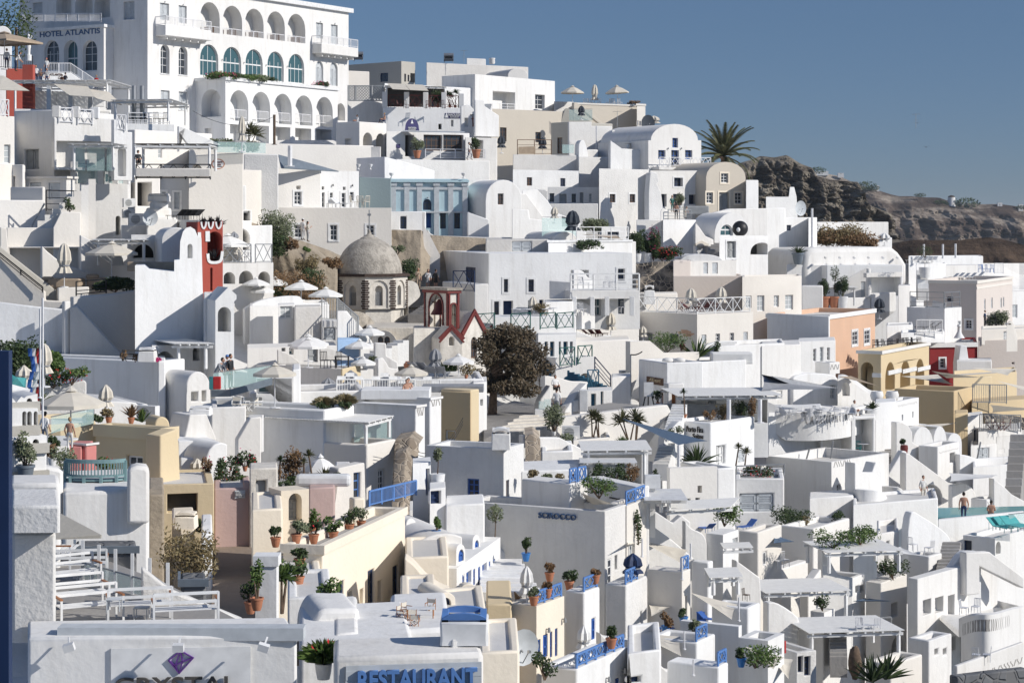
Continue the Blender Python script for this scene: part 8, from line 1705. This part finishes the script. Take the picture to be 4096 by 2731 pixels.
H('bright white wall block above the spiky bush terrace',0,560,900,905,1010,14,111,m='wc',par=.2,dn=3,dl=4);ac('grey air conditioner behind the yucca terrace',P(540,890,113),0,1.2)
H('tall warm white facade with small openings below the suites',1540,1885,2050,1165,1568,30,107,par=.2,dn=5,bev=.1);Wl('warm white lit front wall with small square window',[(1450,1160),(1885,1145),(1885,1568)],1600,12,105,.4,'wc',dn=4,ops=[('n',1705,1322,1745,1388),('w',1588,1440,1640,1490),('w',1685,1432,1725,1485)])
H('grey shaded wall with white slatted screen',0,2050,2500,1260,1568,4,110,par=.2,ops=[('s',2090,1395,2400,1560)]);rail('bar railing of the terrace with flower boxes',P(2060,1260,112),P(2500,1240,113),.8,'h','mt')
for k,x in enumerate((2200,2290)):plant(['dark flowering box at the bar railing','second dark flowering box at the bar railing'][k],P(x,1275,112.5),2.6,1.6,'bush','ld',None,'fo')
dt=T('light_box','white pierced light box on a post','',P(1290,1400,92));g=MB();g.box(-.35,-.3,up(0,1400,1340,92),.35,.3,up(0,1400,1225,92));q=g.build('lamp_box','fr',dt);g=MB();g.box(-.12,-.12,-2,.12,.12,up(0,1400,1340,92));g.build('post','w',dt)
pergola('small white flat canopy on posts at the foot of the pierced box',P(1370,1568,90),(wd(1370,1440,90),0),(0,2.2),up(0,1568,1440,90),'fr','fr',over=.8);pergola('wide white slatted awning canopy below the small square window',P(1480,1640,90),(wd(1400,1900,90),1.0),(.6,2.4),up(0,1640,1545,90),'wf','fr',posts=(0,0,0,0))
on=H('white wall with partly hidden dark lettering',690,1135,1265,1330,1568,30,90,par=.2);text('omnic',on['L'],900,1430,1015,1448,'bk',on['th'])
sail('beige sail shade beside the blue lattice terrace',[P(640,1390,88),P(930,1490,85),P(700,1500,90)],'cf',.08)
#bottom row
tile(0,3)
def auto(r):return[('w3',r[2]+(r[3]-r[2])*a,r[4]+70,r[2]+(r[3]-r[2])*a+34,r[4]+130)for a in(.25,.62)]if r[1]and r[3]-r[2]>90 and 'terrace' not in r[0]else()
def HH(rows,**kw):return[H(r[0],*r[1:7],**dict(dict(Y=r[7],m=r[8],ops=r[9]if len(r)>9 else auto(r),par=.3,dn=5),**kw))for r in rows]
def PL(rows):return[plant(r[0],P(*r[1:4]),*r[4:8],pot=r[8]if len(r)>8 else None,fl=r[9]if len(r)>9 else None,pots=.6)for i,r in enumerate(rows)]
HH([('white peeling near pillar wall at the lower left',0,110,512,192,1200,2,46,'wr'),('mauve near block on top of the peeling pillar',0,105,552,-60,190,2,45.5,'wr')],dl=3,dn=0,par=0)
cr=H('white near shop wall with crystal sign board at the bottom left',0,255,3080-351,1155,1568,4,44,dl=2);f=cr['R']
b=board(f,1022,1245,2303,1700,'fr',cr['th']);text('CRYSTAL',f,1060,1498,2180,1640,'in_',cr['th'],k=-.14,ext=.04,bold=.012)
q=[(1660,1262),(1780,1325),(1650,1468),(1552,1350)];strip(f,q+[q[0]],.035,'pu',cr['th'],'diamond_emblem',-.12);strip(f,[(1660,1262),(1615,1395),(1650,1468),(1680,1360),(1660,1262)],.03,'pu',cr['th'],'diamond_emblem',-.12);strip(f,[(1552,1350),(1615,1395),(1680,1360),(1780,1325)],.03,'pu',cr['th'],'diamond_emblem',-.12)
g=MB();a=P(525,1060,44.3);g.obox((0,0,0),P(2785,1065,44.3)-a,Vector((0,.5,0)),Z3*-.28);o=put(g,'gutter','gy',a,'grey metal gutter edge above the crystal sign')
for k,x in enumerate((640,1655,2450)):g=MB();g.box(-.12,-.35,-.16,.12,-.2,0);g.bar((0,-.2,-.05),(0,0,.05),.02);o=g.build('floodlight','fr');o.location=P(x,1165,43.9);o.rotation_euler=(.2,.3*(k-1),0);tag(o,['left tilted floodlight under the gutter','middle floodlight above the diamond emblem','right tilted floodlight under the gutter'][k],'floodlight')
zt=P(1000,1050,47).z;slab('',[(480,1060),(2330,1060),(1500,640),(700,330),(400,380)],zt,.3,'pv',name='terrace_paving',kind='structure')
def bench(label,p,rz):
 k='bench'
 if k in PROTO:return dup(PROTO[k],p,rz,1,label)
 t=T('bench',label,'bench',p,None,rz);PROTO[k]=t
 for i in range(4):g=MB();g.box(-.75,-.25+i*.13,.42,.75,-.16+i*.13,.45);g.build('slat','fr',t)
 for z in(.6,.8):g=MB();g.box(-.75,.28,z,.75,.31,z+.07);g.build('back_slat','fr',t)
 for s in(-.75,.75):
  g=MB();g.box(s-.03,-.3,.62,s+.03,.3,.66);g.build('armrest','ow',t)
  for y in(-.27,.29):g=MB();g.box(s-.025,y-.025,0,s+.025,y+.025,.62 if y<0 else.85);g.build('leg','fr',t)
for k,(x,y,r)in enumerate(((820,1010,.5),(700,900,.5),(1280,1000,3.4),(720,620,3.3),(640,700,.6),(1700,1050,3.4),(600,480,1.6))):bench(['white slatted bench nearest the gutter','second white bench behind the nearest one','white bench facing away beside the glass railing','white bench with open back at the stone pillar','white bench against the left pillar','white bench top at the right end of the terrace','white bench by the awning'][k],ground(x,y,zt),r)
for k,(x,y)in enumerate(((1050,900),(1300,980),(780,640))):table(['grey square table in the middle of the terrace','low table behind the right bench','table by the stone pillar'][k],ground(x,y,zt),'gy',sq=(.9,.9))
a=ground(760,620,zt);b_=ground(1540,850,zt);rail('white posted glass railing sloping across the terrace',a,b_,1.1,'g')
for k in range(6):g=MB();g.box(-.04,-.03,0,.04,.03,1.05);o=put(g,'railing_post','fr',a.lerp(b_,k/5),'white post of the terrace glass railing','post',group='white posts of the terrace glass railing')
for k,(x0,x1,yt,yb,Y)in enumerate(((700,1255,320,600,56),(1660,1890,620,830,54))):HH([(['large dark stone block pillar with slate cap','small dark stone block pillar with slate cap'][k],None,x0,x1,yt,yb,4,Y,'rd')],par=0,corn=('sg',.18,.08),dl=1.2)
Wl('white sloping wall from the terrace to the gutter',[(1300,510),(1600,730),(2240,990),(2240,1060)],1100,4,50,.35,'wr',dn=1)
poly('grey-green near awning at the left',[P(480,-20,52),P(560,70,52),P(925,215,50),P(925,240,50),P(480,250,50)],'gb','awning','awning')
HH([('weathered brown-grey wall beside the tan bush',0,1365,1508,-160,500,4,71,'cl'),('small cream house with arched chimney above the tan bush',0,1580,1785,130,330,10,74,'cr'),('white narrow wall edge right of the tan bush',0,1850,1952,200,700,10,72,'w')],par=0)
PL([('large tan and olive wild bush beside the brown street',1730,640,68,5.6,5.4,'bush','ob'),('spiky agave behind the cream chimney',1830,190,75,2.0,1.6,'agave','ld'),('dark potted shrub at the foot of the street',2300,930,60,2.0,2.4,'bush','ld','tc')])
chimney('small cream arched chimney over the doorway',P(1710,140,73.5),.8,.6,'cr',taper=.95)
slab('',[(1930,1000),(2351,1000),(2500,200),(1990,200)],P(2150,600,74).z,.3,'pw',name='brown_street',kind='structure')
tile(1,3)
cb_=H('long cream house with roof terrace full of clay pots',245,615,1372,308,950,76,70,m='cr',par=.35,dn=6,corn=('cr',.3,.08),ops=[('k3',747,632,813,800),('n',848,728,890,845),('n',953,697,993,860),('k3',1028,530,1090,885),('n3',1120,622,1160,860),('k3',1258,490,1312,920),('n',1328,565,1348,750)],floor='pv')
HH([('cream arch-door wall left of the pot terrace',0,-40,245,-20,320,14,73,'cr'),('cream garden walls with steps behind the white chimney',0,160,600,630,800,20,66,'cr'),('white low wall before the prickly pear',0,290,700,790,960,6,60,'w')],par=.1)
g=MB();g.box(-.3,-.3,-3,.3,.3,up(0,920,480,57));g.box(-.36,-.36,up(0,920,480,57)+.002,.36,.36,up(0,920,385,57));o=put(g,'chimney','w',P(102,920,57),'square white chimney pillar left of the yucca')
PL([('tall clay amphora with green plant on the pot terrace',530,200,77,1.2,2.0,'bush','lf','tc'),('large ribbed clay pot with shrub on the pot terrace',860,190,80,1.6,2.0,'bush','ld','tc'),('silvery potted plant beside the ribbed pot',965,160,81,1.6,1.6,'bush','lo','tc'),('silvery potted plant at the corner of the pot terrace',370,290,71,2.2,1.4,'bush','lo','tc'),('red-flowering pot on the pot terrace edge',530,290,72,1.8,1.4,'bush','ld','tc','fo'),('green potted plant on the pot terrace edge',710,265,74,2.2,1.6,'bush','lf','tc'),('small clay pot by the arched door',180,320,72,.9,1.2,'bush','ld','tc'),('dark potted plant on the cream wall step',400,520,67,1.8,1.2,'bush','ld','tc'),('spreading green plant on the cream steps',300,620,65,3.2,2.2,'bush','lf'),('dark plant in a wide clay bowl',390,690,63,1.8,1.0,'bush','ld','tc'),('yucca right of the white chimney pillar',235,930,58,2.6,3.4,'yucca','lf'),('prickly pear with big green pads in a pot',660,880,58,2.2,1.4,'bush','lf','tc'),('dense green bush beside the arched garden house',1620,850,67,3.0,2.8,'bush','ld'),('slim olive in a clay pot on the white wall end',2195,315,86,1.6,3.2,'olive','lo','tc'),('blue vase with green tuft on the vault roof',1655,240,85,.8,1.6,'bush','lf','bl'),('grassy plant in a white pot by the restaurant sign',620,1530,46,1.8,2.0,'grass','lf','wf','fo'),('tall green cactus at the left of the chimney pillar',8,900,56,.8,4.0,'bush','lf','tc')])
vh=H('white barrel house with bright blue doors and windows',1500,1845,2245,515,850,78,78,dn=6,ops=[('D',1895,572,1915,665),('D3',1932,540,1980,660),('D',1995,520,2015,670),('D',2040,500,2062,700),('D3',2078,470,2122,800),('D',2138,450,2155,610),('D',2182,428,2200,590)])
Wl('white curved roof edge of the barrel house',A(1380,2100,195,520,14)[3:10],560,14,79,7,'w',dn=1,**V_)
for k,(a,b,t_,c_,Y)in enumerate(((1840,1922,290,470,79),(1990,2060,205,390,83))):Wl(['near white dormer vault with blue arch','far white dormer vault with blue arch'][k],[(a,c_)]+A(a,b,t_,t_+70,8)+[(b,c_)],c_+10,66,Y,4,'w',ops=[('Da',a+20,t_+50,b-12,c_-20)],dn=.5,**V_)
Wl('tall white dormer with blue window left of the barrel roof',[(1380,290)]+A(1380,1475,55,120,8)+[(1475,280)],300,50,82,2.5,'w',ops=[('b',1398,140,1455,285)],dn=1,**V_)
H('white block with blue shutter above the barrel roof',0,1400,1710,-20,200,30,90,ops=[('D',1635,40,1682,165)],dn=3,dl=3,par=.5)
Wl('long sloping white stair wall with blue handrail',[(1690,-10),(1900,150),(2160,300),(2240,320),(2400,480),(2600,620)],800,20,88,.5,'w',dn=3)
HH([('cream house wall right of the long cream house',0,1372,1770,420,760,8,74,'cr'),('cream terrace floor block with canvas chairs',0,1325,1660,835,1080,8,62,'cr'),('plain cream tall wall below the dark loungers',0,2115,2351,845,1300,4,74,'ys'),('cream lower wall at the bottom middle',0,2060,2420,1290,1568,6,58,'cr'),('cream parapet wall behind the blue arch lantern',0,1500,2120,1000,1300,30,60,'cr')],par=.1)
Wl('cream double-curved stair wall before the barrel house',smooth([(1365,420),(1450,480),(1560,600),(1680,690),(1780,730)],4),800,10,72,1.2,'cr',dn=3)
Wl('small cream garden house with barrel roof and dark arch',[(1655,940)]+A(1655,1830,735,800,10)+[(1835,935)],945,20,63,2,'cr',ops=[('ka',1693,785,1790,935)],dn=1)
Wl('cream curved pediment with flat shoulders',[(1845,720),(1880,690)]+A(1890,2020,658,690,6)+[(2055,720),(2062,840)],880,10,66,.4,'cr',dn=1)
table('white-topped wooden table between canvas chairs',P(1510,985,59),'fr',sq=(1.7,.9),leg='ow')
for k,(x,y,r)in enumerate(((1340,990,1.2),(1385,960,1.0),(1430,1020,3.3),(1460,1070,3.0),(1600,930,-.3))):chair('cream canvas director chair around the white-topped table',P(x,y,59.5-k*.3),'ow','director',r,group=1)
Wl('big rounded white dome oven with triangular niche',smooth([(490,1240),(500,1080),(560,940),(640,890),(800,890),(925,890),(955,960),(962,1240)],3),1260,14,51,2.4,'w',bev=.3)
HH([('white stepped box before the dome oven',0,712,950,1120,1260,20,49,'w'),('white rounded wall above the restaurant sign',0,395,1448,1215,1500,6,48,'w'),('white shaded small court left of the blue arch',0,1235,1790,1085,1300,14,50,'w')],par=0,bev=.12)
rs_=H('white near restaurant front with big blue letters on grey planks',0,712,2090,1330,1568,8,44,dl=2,bev=.12);f=rs_['R']
for k in range(4):board(f,825-k*2,1405+k*48,2068,1449+k*48,'gy',rs_['th'],'plank',k=-.07-.01*(k%2))
text('RESTAURANT',f,930,1425,2025,1600,'lb',rs_['th'],k=-.14,ext=.05,bold=.03)
HH([('white square pier carrying the blue arched lantern',0,1790,2045,1165,1400,14,45,'wr')],par=0,dl=1);chimney('blue-painted arched chimney lantern',P(1915,1180,45.6),1.1,.72,'fr',dome=False,blue=True,taper=1)
slab('',[(330,1300),(500,900),(1250,1200),(900,1300)],P(500,1100,53).z,.3,'pw',name='brown_tile_floor',kind='structure')
for k in range(7):boxthing('stair_slab','curved white step beside the barrel house','step',P(2330-k*14,800-k*45,80+k*.8),2.4-k*.1,1,.4,'w',group='curved white steps beside the barrel house')
tile(2,3)
X_=lambda h,k,lab:rail(lab,h['R'].pt(.1,h['zt'],.08),h['R'].pt(h['lr']*k,h['zt'],.08),.85,'x','lb')
s1=H('tall white house wall with dark blue wind-name lettering',-450,855,1055,-10,660,64,86,m='wr',par=.5,dn=8,ops=[('w',878,430,910,655),('n',945,395,970,530)]);text('SCIROCCO',s1['L'],248,8,592,62,'sc',s1['th'],k=-.06,ext=.04,bold=.015)
A_=HH([('white house with lattice balcony right of the lettered wall',855,1055,1240,-60,800,66,88,'wc',[('c',1080,300,1130,430)]),('white lower house under the striped parasol',855,1050,1240,670,1160,66,84,'wr',[('n',1182,910,1198,1010)]),('white blue-shaded house with one blue window',480,665,808,735,1400,62,77,'w',[('D',735,975,768,1165)]),('cream-sided house with lattice balcony and blue doors',-40,225,480,862,1350,62,74,'cr',[('D',238,1165,262,1330),('D',285,1120,328,1330),('D',348,1095,370,1330),('D',395,1065,418,1320)]),('bottom white house with long blue lattice and lamps',265,600,1062,1440,1568,62,66,'w',[('D',955,1520,990,1568)]),('white house with two blue-lattice terraces under a sail',1240,1562,1640,548,1100,62,86,'wc',[('c',1590,770,1612,1020)]),('white house with large arch at the lower middle',1545,2082,2110,1048,1500,62,80,'w',[('L','oa',1700,1300,1935,1440)]),('white tall grey-shaded house at the stair foot',1645,1805,1850,460,800,62,90,'w'),('white stair-stepped terrace wall lower middle',1240,1700,1870,1195,1440,62,76,'w'),('bottom white court with blue floor door',0,1060,1370,1300,1568,30,68,'w',[('x',1065,1512,1185,1568)]),('white bottom roof parapets with blue gate',1420,1900,1990,1420,1568,62,70,'w'),('white upper terrace with jacuzzi wall',1780,1940,2080,205,340,60,96,'w',[('c',2025,235,2090,300)]),('warm white house with plant pergola court',2080,2262,2480,185,640,60,98,'wc',[('w3',2305,365,2345,490)]),('white terrace house with flat canopy',1830,2170,2280,880,1200,62,84,'w'),('white stepped houses right of the long slope',2080,2351,2500,1180,1568,60,78,'w')])
for i,k,l in((0,.95,'blue lattice balcony beside the lettered wall'),(1,.6,'blue lattice balcony under the striped parasol'),(2,.9,'blue lattice on the blue-shaded house'),(3,.95,'blue lattice balcony above the blue doors'),(4,.95,'long blue lattice balcony at the bottom'),(5,.9,'blue lattice at the two-terrace house'),(8,.6,'blue lattice beside the cream round table'),(10,.9,'blue lattice gate at the bottom right')):X_(A_[i],k,l)
for h,x,y in((A_[3],315,1070),(A_[3],460,978),(A_[4],865,1520),(A_[4],1010,1440)):lamp(h['R'],x,y,h['th'])
for k,(a,b,c_,Y)in enumerate((((1145,250),(1615,345),(1555,470),92),((1250,830),(1530,830),(1280,955),88),((1070,1090),(1550,1140),(1555,1320),80),((1635,735),(2070,845),(2020,985),86),((2140,1230),(2500,1330),(2400,1440),78),((1060,270),(1130,285),(1060,300),90))):sail(['upper cream sail over the two-terrace house','middle cream sail with drooping corner','lower long cream sail above the deck chairs','steep cream sail above the folded blue chairs','cream sail at the right above the grassy bank','tiny cream sail beside the lettered house'][k],[P(*a,Y),P(*b,Y),P(*c_,Y-3)],'cf',.09)
for k,(x,y0,y1)in enumerate(((1195,410,240),(1640,430,285),(1562,620,420),(1582,1260,1090),(2083,1000,780),(1665,1500,1350))):pole(['thin pole of the upper sail','thin pole right of the upper sail','thin corner pole of the two-terrace house','thin pole of the lower long sail','thin pole of the steep sail','thin blue-footed pole at the bottom'][k],P(x,y0,88-k),up(0,y0,y1,88-k),'wm',.04)
parasol('furled blue and white striped parasol',P(1110,640,85.5),.45,up(0,640,385,85),'nb',True);parasol('furled white parasol at the wicker chairs',P(135,850,75),.28,up(0,850,505,75),'wf',True);parasol('furled white parasol before the blue-shaded house',P(660,1340,70),.28,up(0,1340,1050,70),'wf',True)
for k,(x,y,m,kd)in enumerate(((300,740,'pg','lounger'),(360,730,'pg','lounger'),(60,830,'pg','bowl'),(110,760,'pg','bowl'),(400,1420,'pg','lounger'),(635,1400,'pg','bowl'),(760,1310,'pg','bowl'),(1740,1020,'bw','lounger'),(1790,1010,'bw','lounger'),(1360,1100,'bw','lounger'),(1310,1300,'bw','lounger'),(1800,185,'bw','lounger'),(2070,155,'bw','lounger'),(2170,160,'bw','lounger'),(2200,1510,'bw','lounger'),(2150,810,'pg','chair'))):chair(['left brown lounger above the blue doors','right brown lounger above the blue doors','near wicker tub chair by the furled parasol','far wicker tub chair by the furled parasol','brown lounger on the bottom terrace','wicker chair left of the bottom parasol','wicker chair right of the bottom parasol','left folded blue deck chair under the steep sail','right folded blue deck chair under the steep sail','blue deck chair beside the brown potted bush','striped blue deck chair under the lower sail','blue deck chair in the shaded terrace','left blue deck chair by the spiky palm','right blue deck chair by the spiky palm','blue deck chair at the grassy bank','dark wire chair by the white canopy'][k],P(x,y,D(x,y)*.85),m,kd,k*.9,sc=.8)
dish('grey satellite dish on the cream bottom roof',P(85,1410,62),.55,.5,'gy',.5)
PL([(n,x,y,Y,w,h,'bush',m,p)for n,x,y,Y,w,h,m,p in(('blue vase with shrub on the white stair pier',128,450,84,1.0,1.8,'ld','bl'),('left square clay planter on the lattice pier',345,635,79,.9,1.1,'lr','tc'),('wide clay trough with succulents',525,715,78,1.6,1.2,'ld','tc'),('clay planter at the right lattice pier',765,655,78,.8,.7,'lr','tc'),('clay planter left of the lattice balcony',325,785,75,.9,.8,'lr','tc'),('clay planter with agave by the furled parasol',200,855,74,1.0,1.0,'lo','tc'),('clay planter with cactus on the bottom pier',912,1250,68,.8,1.3,'ld','tc'),('blue pot under the steep sail corner',1575,1035,83,.9,1.0,'ld','bl'),('brown bush in a blue pot by the deck chair',1410,1120,81,1.2,1.6,'lr','bl'),('agave in a cream urn on the stair corner',1670,1190,79,1.1,1.6,'lo','wf'),('blue pots on the grassy bank',2105,1420,76,.9,1.2,'ld','bl'),('grass bank with wild plants under the cream sail',2230,1430,76,5,2.6,'lf',None),('bougainvillea on the cream bottom roof',300,1540,60,1.8,2.6,'ld',None),('spiky palm cluster behind the blue deck chairs',1950,130,100,3.4,2.6,'lf',None),('dark creeper beside the lattice balcony',1160,300,90,.8,4,'ld',None))])
Wl('long white zigzag stair wall descending through the middle',[(1060,60),(1160,130),(1300,130),(1480,260),(1680,430),(1680,470)],800,14,93,.6,'w',dn=4);Wl('lower long white slope wall with capped edge',[(810,1110),(850,1145),(1100,1180),(1420,1450),(1600,1480)],1568,10,74,.5,'w',dn=3);Wl('right white slope wall between the terraces',[(2060,440),(2280,600),(2290,760)],900,14,92,.5,'w',dn=3)
Wl('white triangular privacy walls with sea-green shade',smooth([(1590,80),(1650,150),(1740,190),(1785,260),(1790,340)],3),350,10,96,.4,'w',dn=3);Wl('zigzag white walls above the sails',[(1300,-20),(1480,100),(1560,30),(1640,90),(1640,130)],300,14,97,.5,'w',dn=4)
pergola('white flat canopy on two posts in the lower middle',P(1850,760,86),(wd(1850,2080,86),.2),(0,2),up(0,760,600,86),'wf','fr',over=.2);pergola('small slatted canopy on the jacuzzi terrace wall',P(1960,420,92),(wd(1960,2200,92),.2),(0,1.4),up(0,420,335,92),'wf','fr',posts=(0,0,0,0),over=.1)
tile(3,3)
B_=HH([('warm white terrace house with planted roof edge',105,420,752,150,520,56,104,'wc'),('white long terrace wall with steps at the left',-100,0,370,560,700,56,100,'wc'),('shaded white house block with wall lamp',370,775,895,605,1070,56,99,'w'),('warm white house with window and iron balcony',895,1040,1275,650,1300,56,99,'wc',[('w3',1132,830,1195,960),('oa3',1135,1145,1225,1350)]),('white vaulted block with tiny window',0,1000,1200,200,460,40,106,'w',[('w',1090,265,1115,325),('k3',1072,368,1110,465)]),('white round-edged terrace with plunge bath',1280,1478,1600,405,590,50,104,'w'),('big bright white villa with two window rows',1280,1375,2110,612,1400,50,98,'w',[('w3',1425,800,1500,940),('w3',1537,778,1612,920),('w3',1655,758,1715,950),('w3',1548,1170,1625,1250),('w3',1652,1148,1728,1270),('w3',1765,1130,1822,1370)]),('white pool terrace block at the right edge',1790,2085,2500,240,640,52,110,'w',[('na',2092,270,2138,385),('L','k',1790,258,1870,360)]),('white planter block with green shrubs',390,515,612,920,1060,56,93,'w'),('white stair court with slatted roof',270,510,770,1100,1400,56,90,'w'),('white small house with pebbled roof and dark doors',240,262,445,1290,1530,30,84,'wr',[('k',275,1322,322,1470),('k',335,1322,390,1500)]),('white lower terrace wall before the dark palm',900,1130,1420,1400,1568,50,86,'wc'),('white wavy lower villa wall',1280,1480,1690,1180,1568,50,90,'w'),('white near parapet with carved ornament at the bottom right',1700,1740,2351,1410,1500,50,84,'w'),('white house body at the left edge below the blue sail',-120,0,50,150,560,50,104,'wc')])
carved(B_[13]['R'],1980,1385,2340,1455,B_[13]['th'],21,n=12);curved('white bulging balcony with carved waves',[(1770,990),(1900,945),(2080,935),(2250,890),(2351,870)],(95,93,93,97,100),0,1.6,dn=.4,carve=(.05,.7),seed=22)
Wl('grey pebble-stone retaining wall at the bottom right corner',[(1740,1510),(2100,1465),(2400,1435)],1600,30,83,.5,'rd')
slab('turquoise swimming pool with bathers',[(1560,45),(1560,-40),(2500,-60),(2351,30),(1900,70)],P(1900,40,118).z,.3,'po',name='swimming_pool',cat='pool');HH([('cream pool edge terrace wall',0,1560,2351,70,300,8,113,'w')],par=0,dl=.5)
person('bather in dark trunks walking along the pool edge',P(1798,98,113.5),1.75,3,'walk','sk','nb','ht',bare=True);person('bather resting against the pool rim',P(2050,30,117),1.7,3,'sit','sk','nb','ht',bare=True);rail('turquoise glass panel at the pool corner',P(2210,165,109),P(2500,130,111),1.0,'g')
for k in range(4):chair('turquoise lounger by the pool',P(2110+k*60,170-k*6,111),'tq','lounger',rz=.5,group=1)
for k,(x,y,ax_,ay,h)in enumerate(((0,980,3.4,1.4,1.9),(560,560,3.2,1.0,1.7),(400,1350,3.6,1.2,1.9))):pergola(['white slatted canopy on posts at the left','white pergola covered in vine','white slatted canopy over the stair court'][k],P(x,y,(93,97,88)[k]),(ax_*1.1,.6),(-.6,3.0),up(0,y,(740,360,1120)[k],93),'wf','fr',over=.2)
Wl('tall curved white wall with leaning chairs',smooth([(1285,180),(1320,0),(1420,40),(1560,130),(1660,220),(1690,320),(1695,430)],3),460,14,108,.5,'w');Wl('sail-shaped white wall by the dark stairs',[(1620,590),(1700,500),(1760,410),(1815,362),(1950,365),(1960,520)],640,20,102,.6,'w');Wl('white zigzag underside of the pool stairs',[(1820,370),(2040,365),(2350,600),(2351,700),(1945,495)],700,30,103,.5,'w',dn=0);Wl('long white flowing wall of the stair court',smooth([(500,350),(560,420),(650,570),(780,600)],3),1000,14,98,.5,'w',dn=3);Wl('shaded white wedge wall beside the steps',[(370,700),(430,600),(490,520),(500,720)],800,50,97,.5,'wc',dn=3);Wl('white flowing slope wall at the bottom left',smooth([(0,830),(100,840),(280,970),(280,1100)],3),1200,14,90,.5,'w',dn=3)
stairs('dark stone stairs between the pool walls',P(1530,590,103),(1.6,5),up(0,590,340,105)*.8,(2.2,0),10,'pv');stairs('grey slab stairs under the slatted canopy',P(570,1350,88),(.5,3.5),up(0,1350,1150,89),(1.7,0),9,'pv')
PL([('dark shrubs on the left of the planted roof',240,130,107,4.6,2.2,'bush','ld'),('yellowish bush on the planted roof',370,140,107,2.2,1.2,'bush','ob'),('dark shrub right of the stone table',650,100,108,2.0,1.6,'bush','ld'),('left half of the vine on the white pergola',600,330,98,4.2,2.0,'bush','lf'),('right half of the vine on the white pergola',850,300,99,4.2,2.2,'bush','lf'),('bushy plant with tall cactus on the terrace',1150,620,100,3.2,2.4,'bush','ld'),('two green shrubs in the white planter block',500,905,93,2.4,1.6,'bush','ld'),('large dark palm clump at the bottom',960,1568,82,3.4,3.2,'agave','ld'),('second dark palm at the bottom right of the clump',1080,1540,83,3.0,3.2,'agave','ld')])
g=MB();rnd=random.Random(1);g.blob((0,0,.55),(.3,.25,.68),12,9,.12,rnd);o=put(g,'boulder','bkk',P(800,1500,84),'rough brown boulder by the iron stair railing',sm=60);rail('iron bar balcony railing of the warm white house',P(820,1140,95),P(1130,1120,96),1.1,'h','mt');g=MB();g.bar((0,0,0),(0,0,.5),.09,10);o=put(g,'fire_extinguisher','rf',P(147,1290,83),'red fire extinguisher on the white wall')
for k,(x,y)in enumerate(((840,1110),(900,1100),(990,1100),(100,510),(150,500),(1330,360),(1480,390),(1910,930),(1800,940),(1910,1370),(2010,1370))):chair('white garden chair on a lower terrace',P(x,y,(96,96,96,101,101,105,105,94,94,86,86)[k]),'wm',rz=k*1.7,group=1)
sail('dark blue sail corner at the left edge',[P(50,200,103),P(245,270,103),P(50,285,101)],'bf');sail('dark blue small sail above the arch balcony',[P(775,815,97),P(1135,812,97),P(890,785,100)],'bf');sail('white arched canopy right of the vaulted block',[P(1070,365,101),P(1410,400,101),P(1210,315,105)],'wf');sail('cream sail above the blue court at the left bottom',[P(-20,1300,80),P(230,1350,80),P(190,1530,78)],'cf')
bpy.context.view_layer.update();dg=bpy.context.evaluated_depsgraph_get()
def root_of(o):
 while o.parent:o=o.parent
 return o
SMALL=('chair','table','person','potted plant','shrub','yucca','agave','olive tree','parasol','pole','sun lounger','shade sail','bush','air conditioner','satellite dish','spout','cushion','suitcase','cabinet',)
for o in[x for x in scene.objects if x.parent is None and x.get('category')in SMALL]:
 h={'chair':.7,'table':.6,'person':1.2,'shade sail':0,'spout':0}.get(o['category'],.8)*o.scale.x;hit=0
 for k in(h,h*.5):
  p=o.location+Z3*k;L=p.length;r=scene.ray_cast(dg,Vector(),p/L,distance=L-.3)
  if not r[0]or root_of(r[4])==o or root_of(r[4]).get('category')in SMALL:break
  hit=r[1].length/L
 else:
  q=hit*.994
  if q>.84:o.location=o.location*q;o.scale=o.scale*q
  else:
   for c in list(o.children_recursive)+[o]:bpy.data.objects.remove(c)
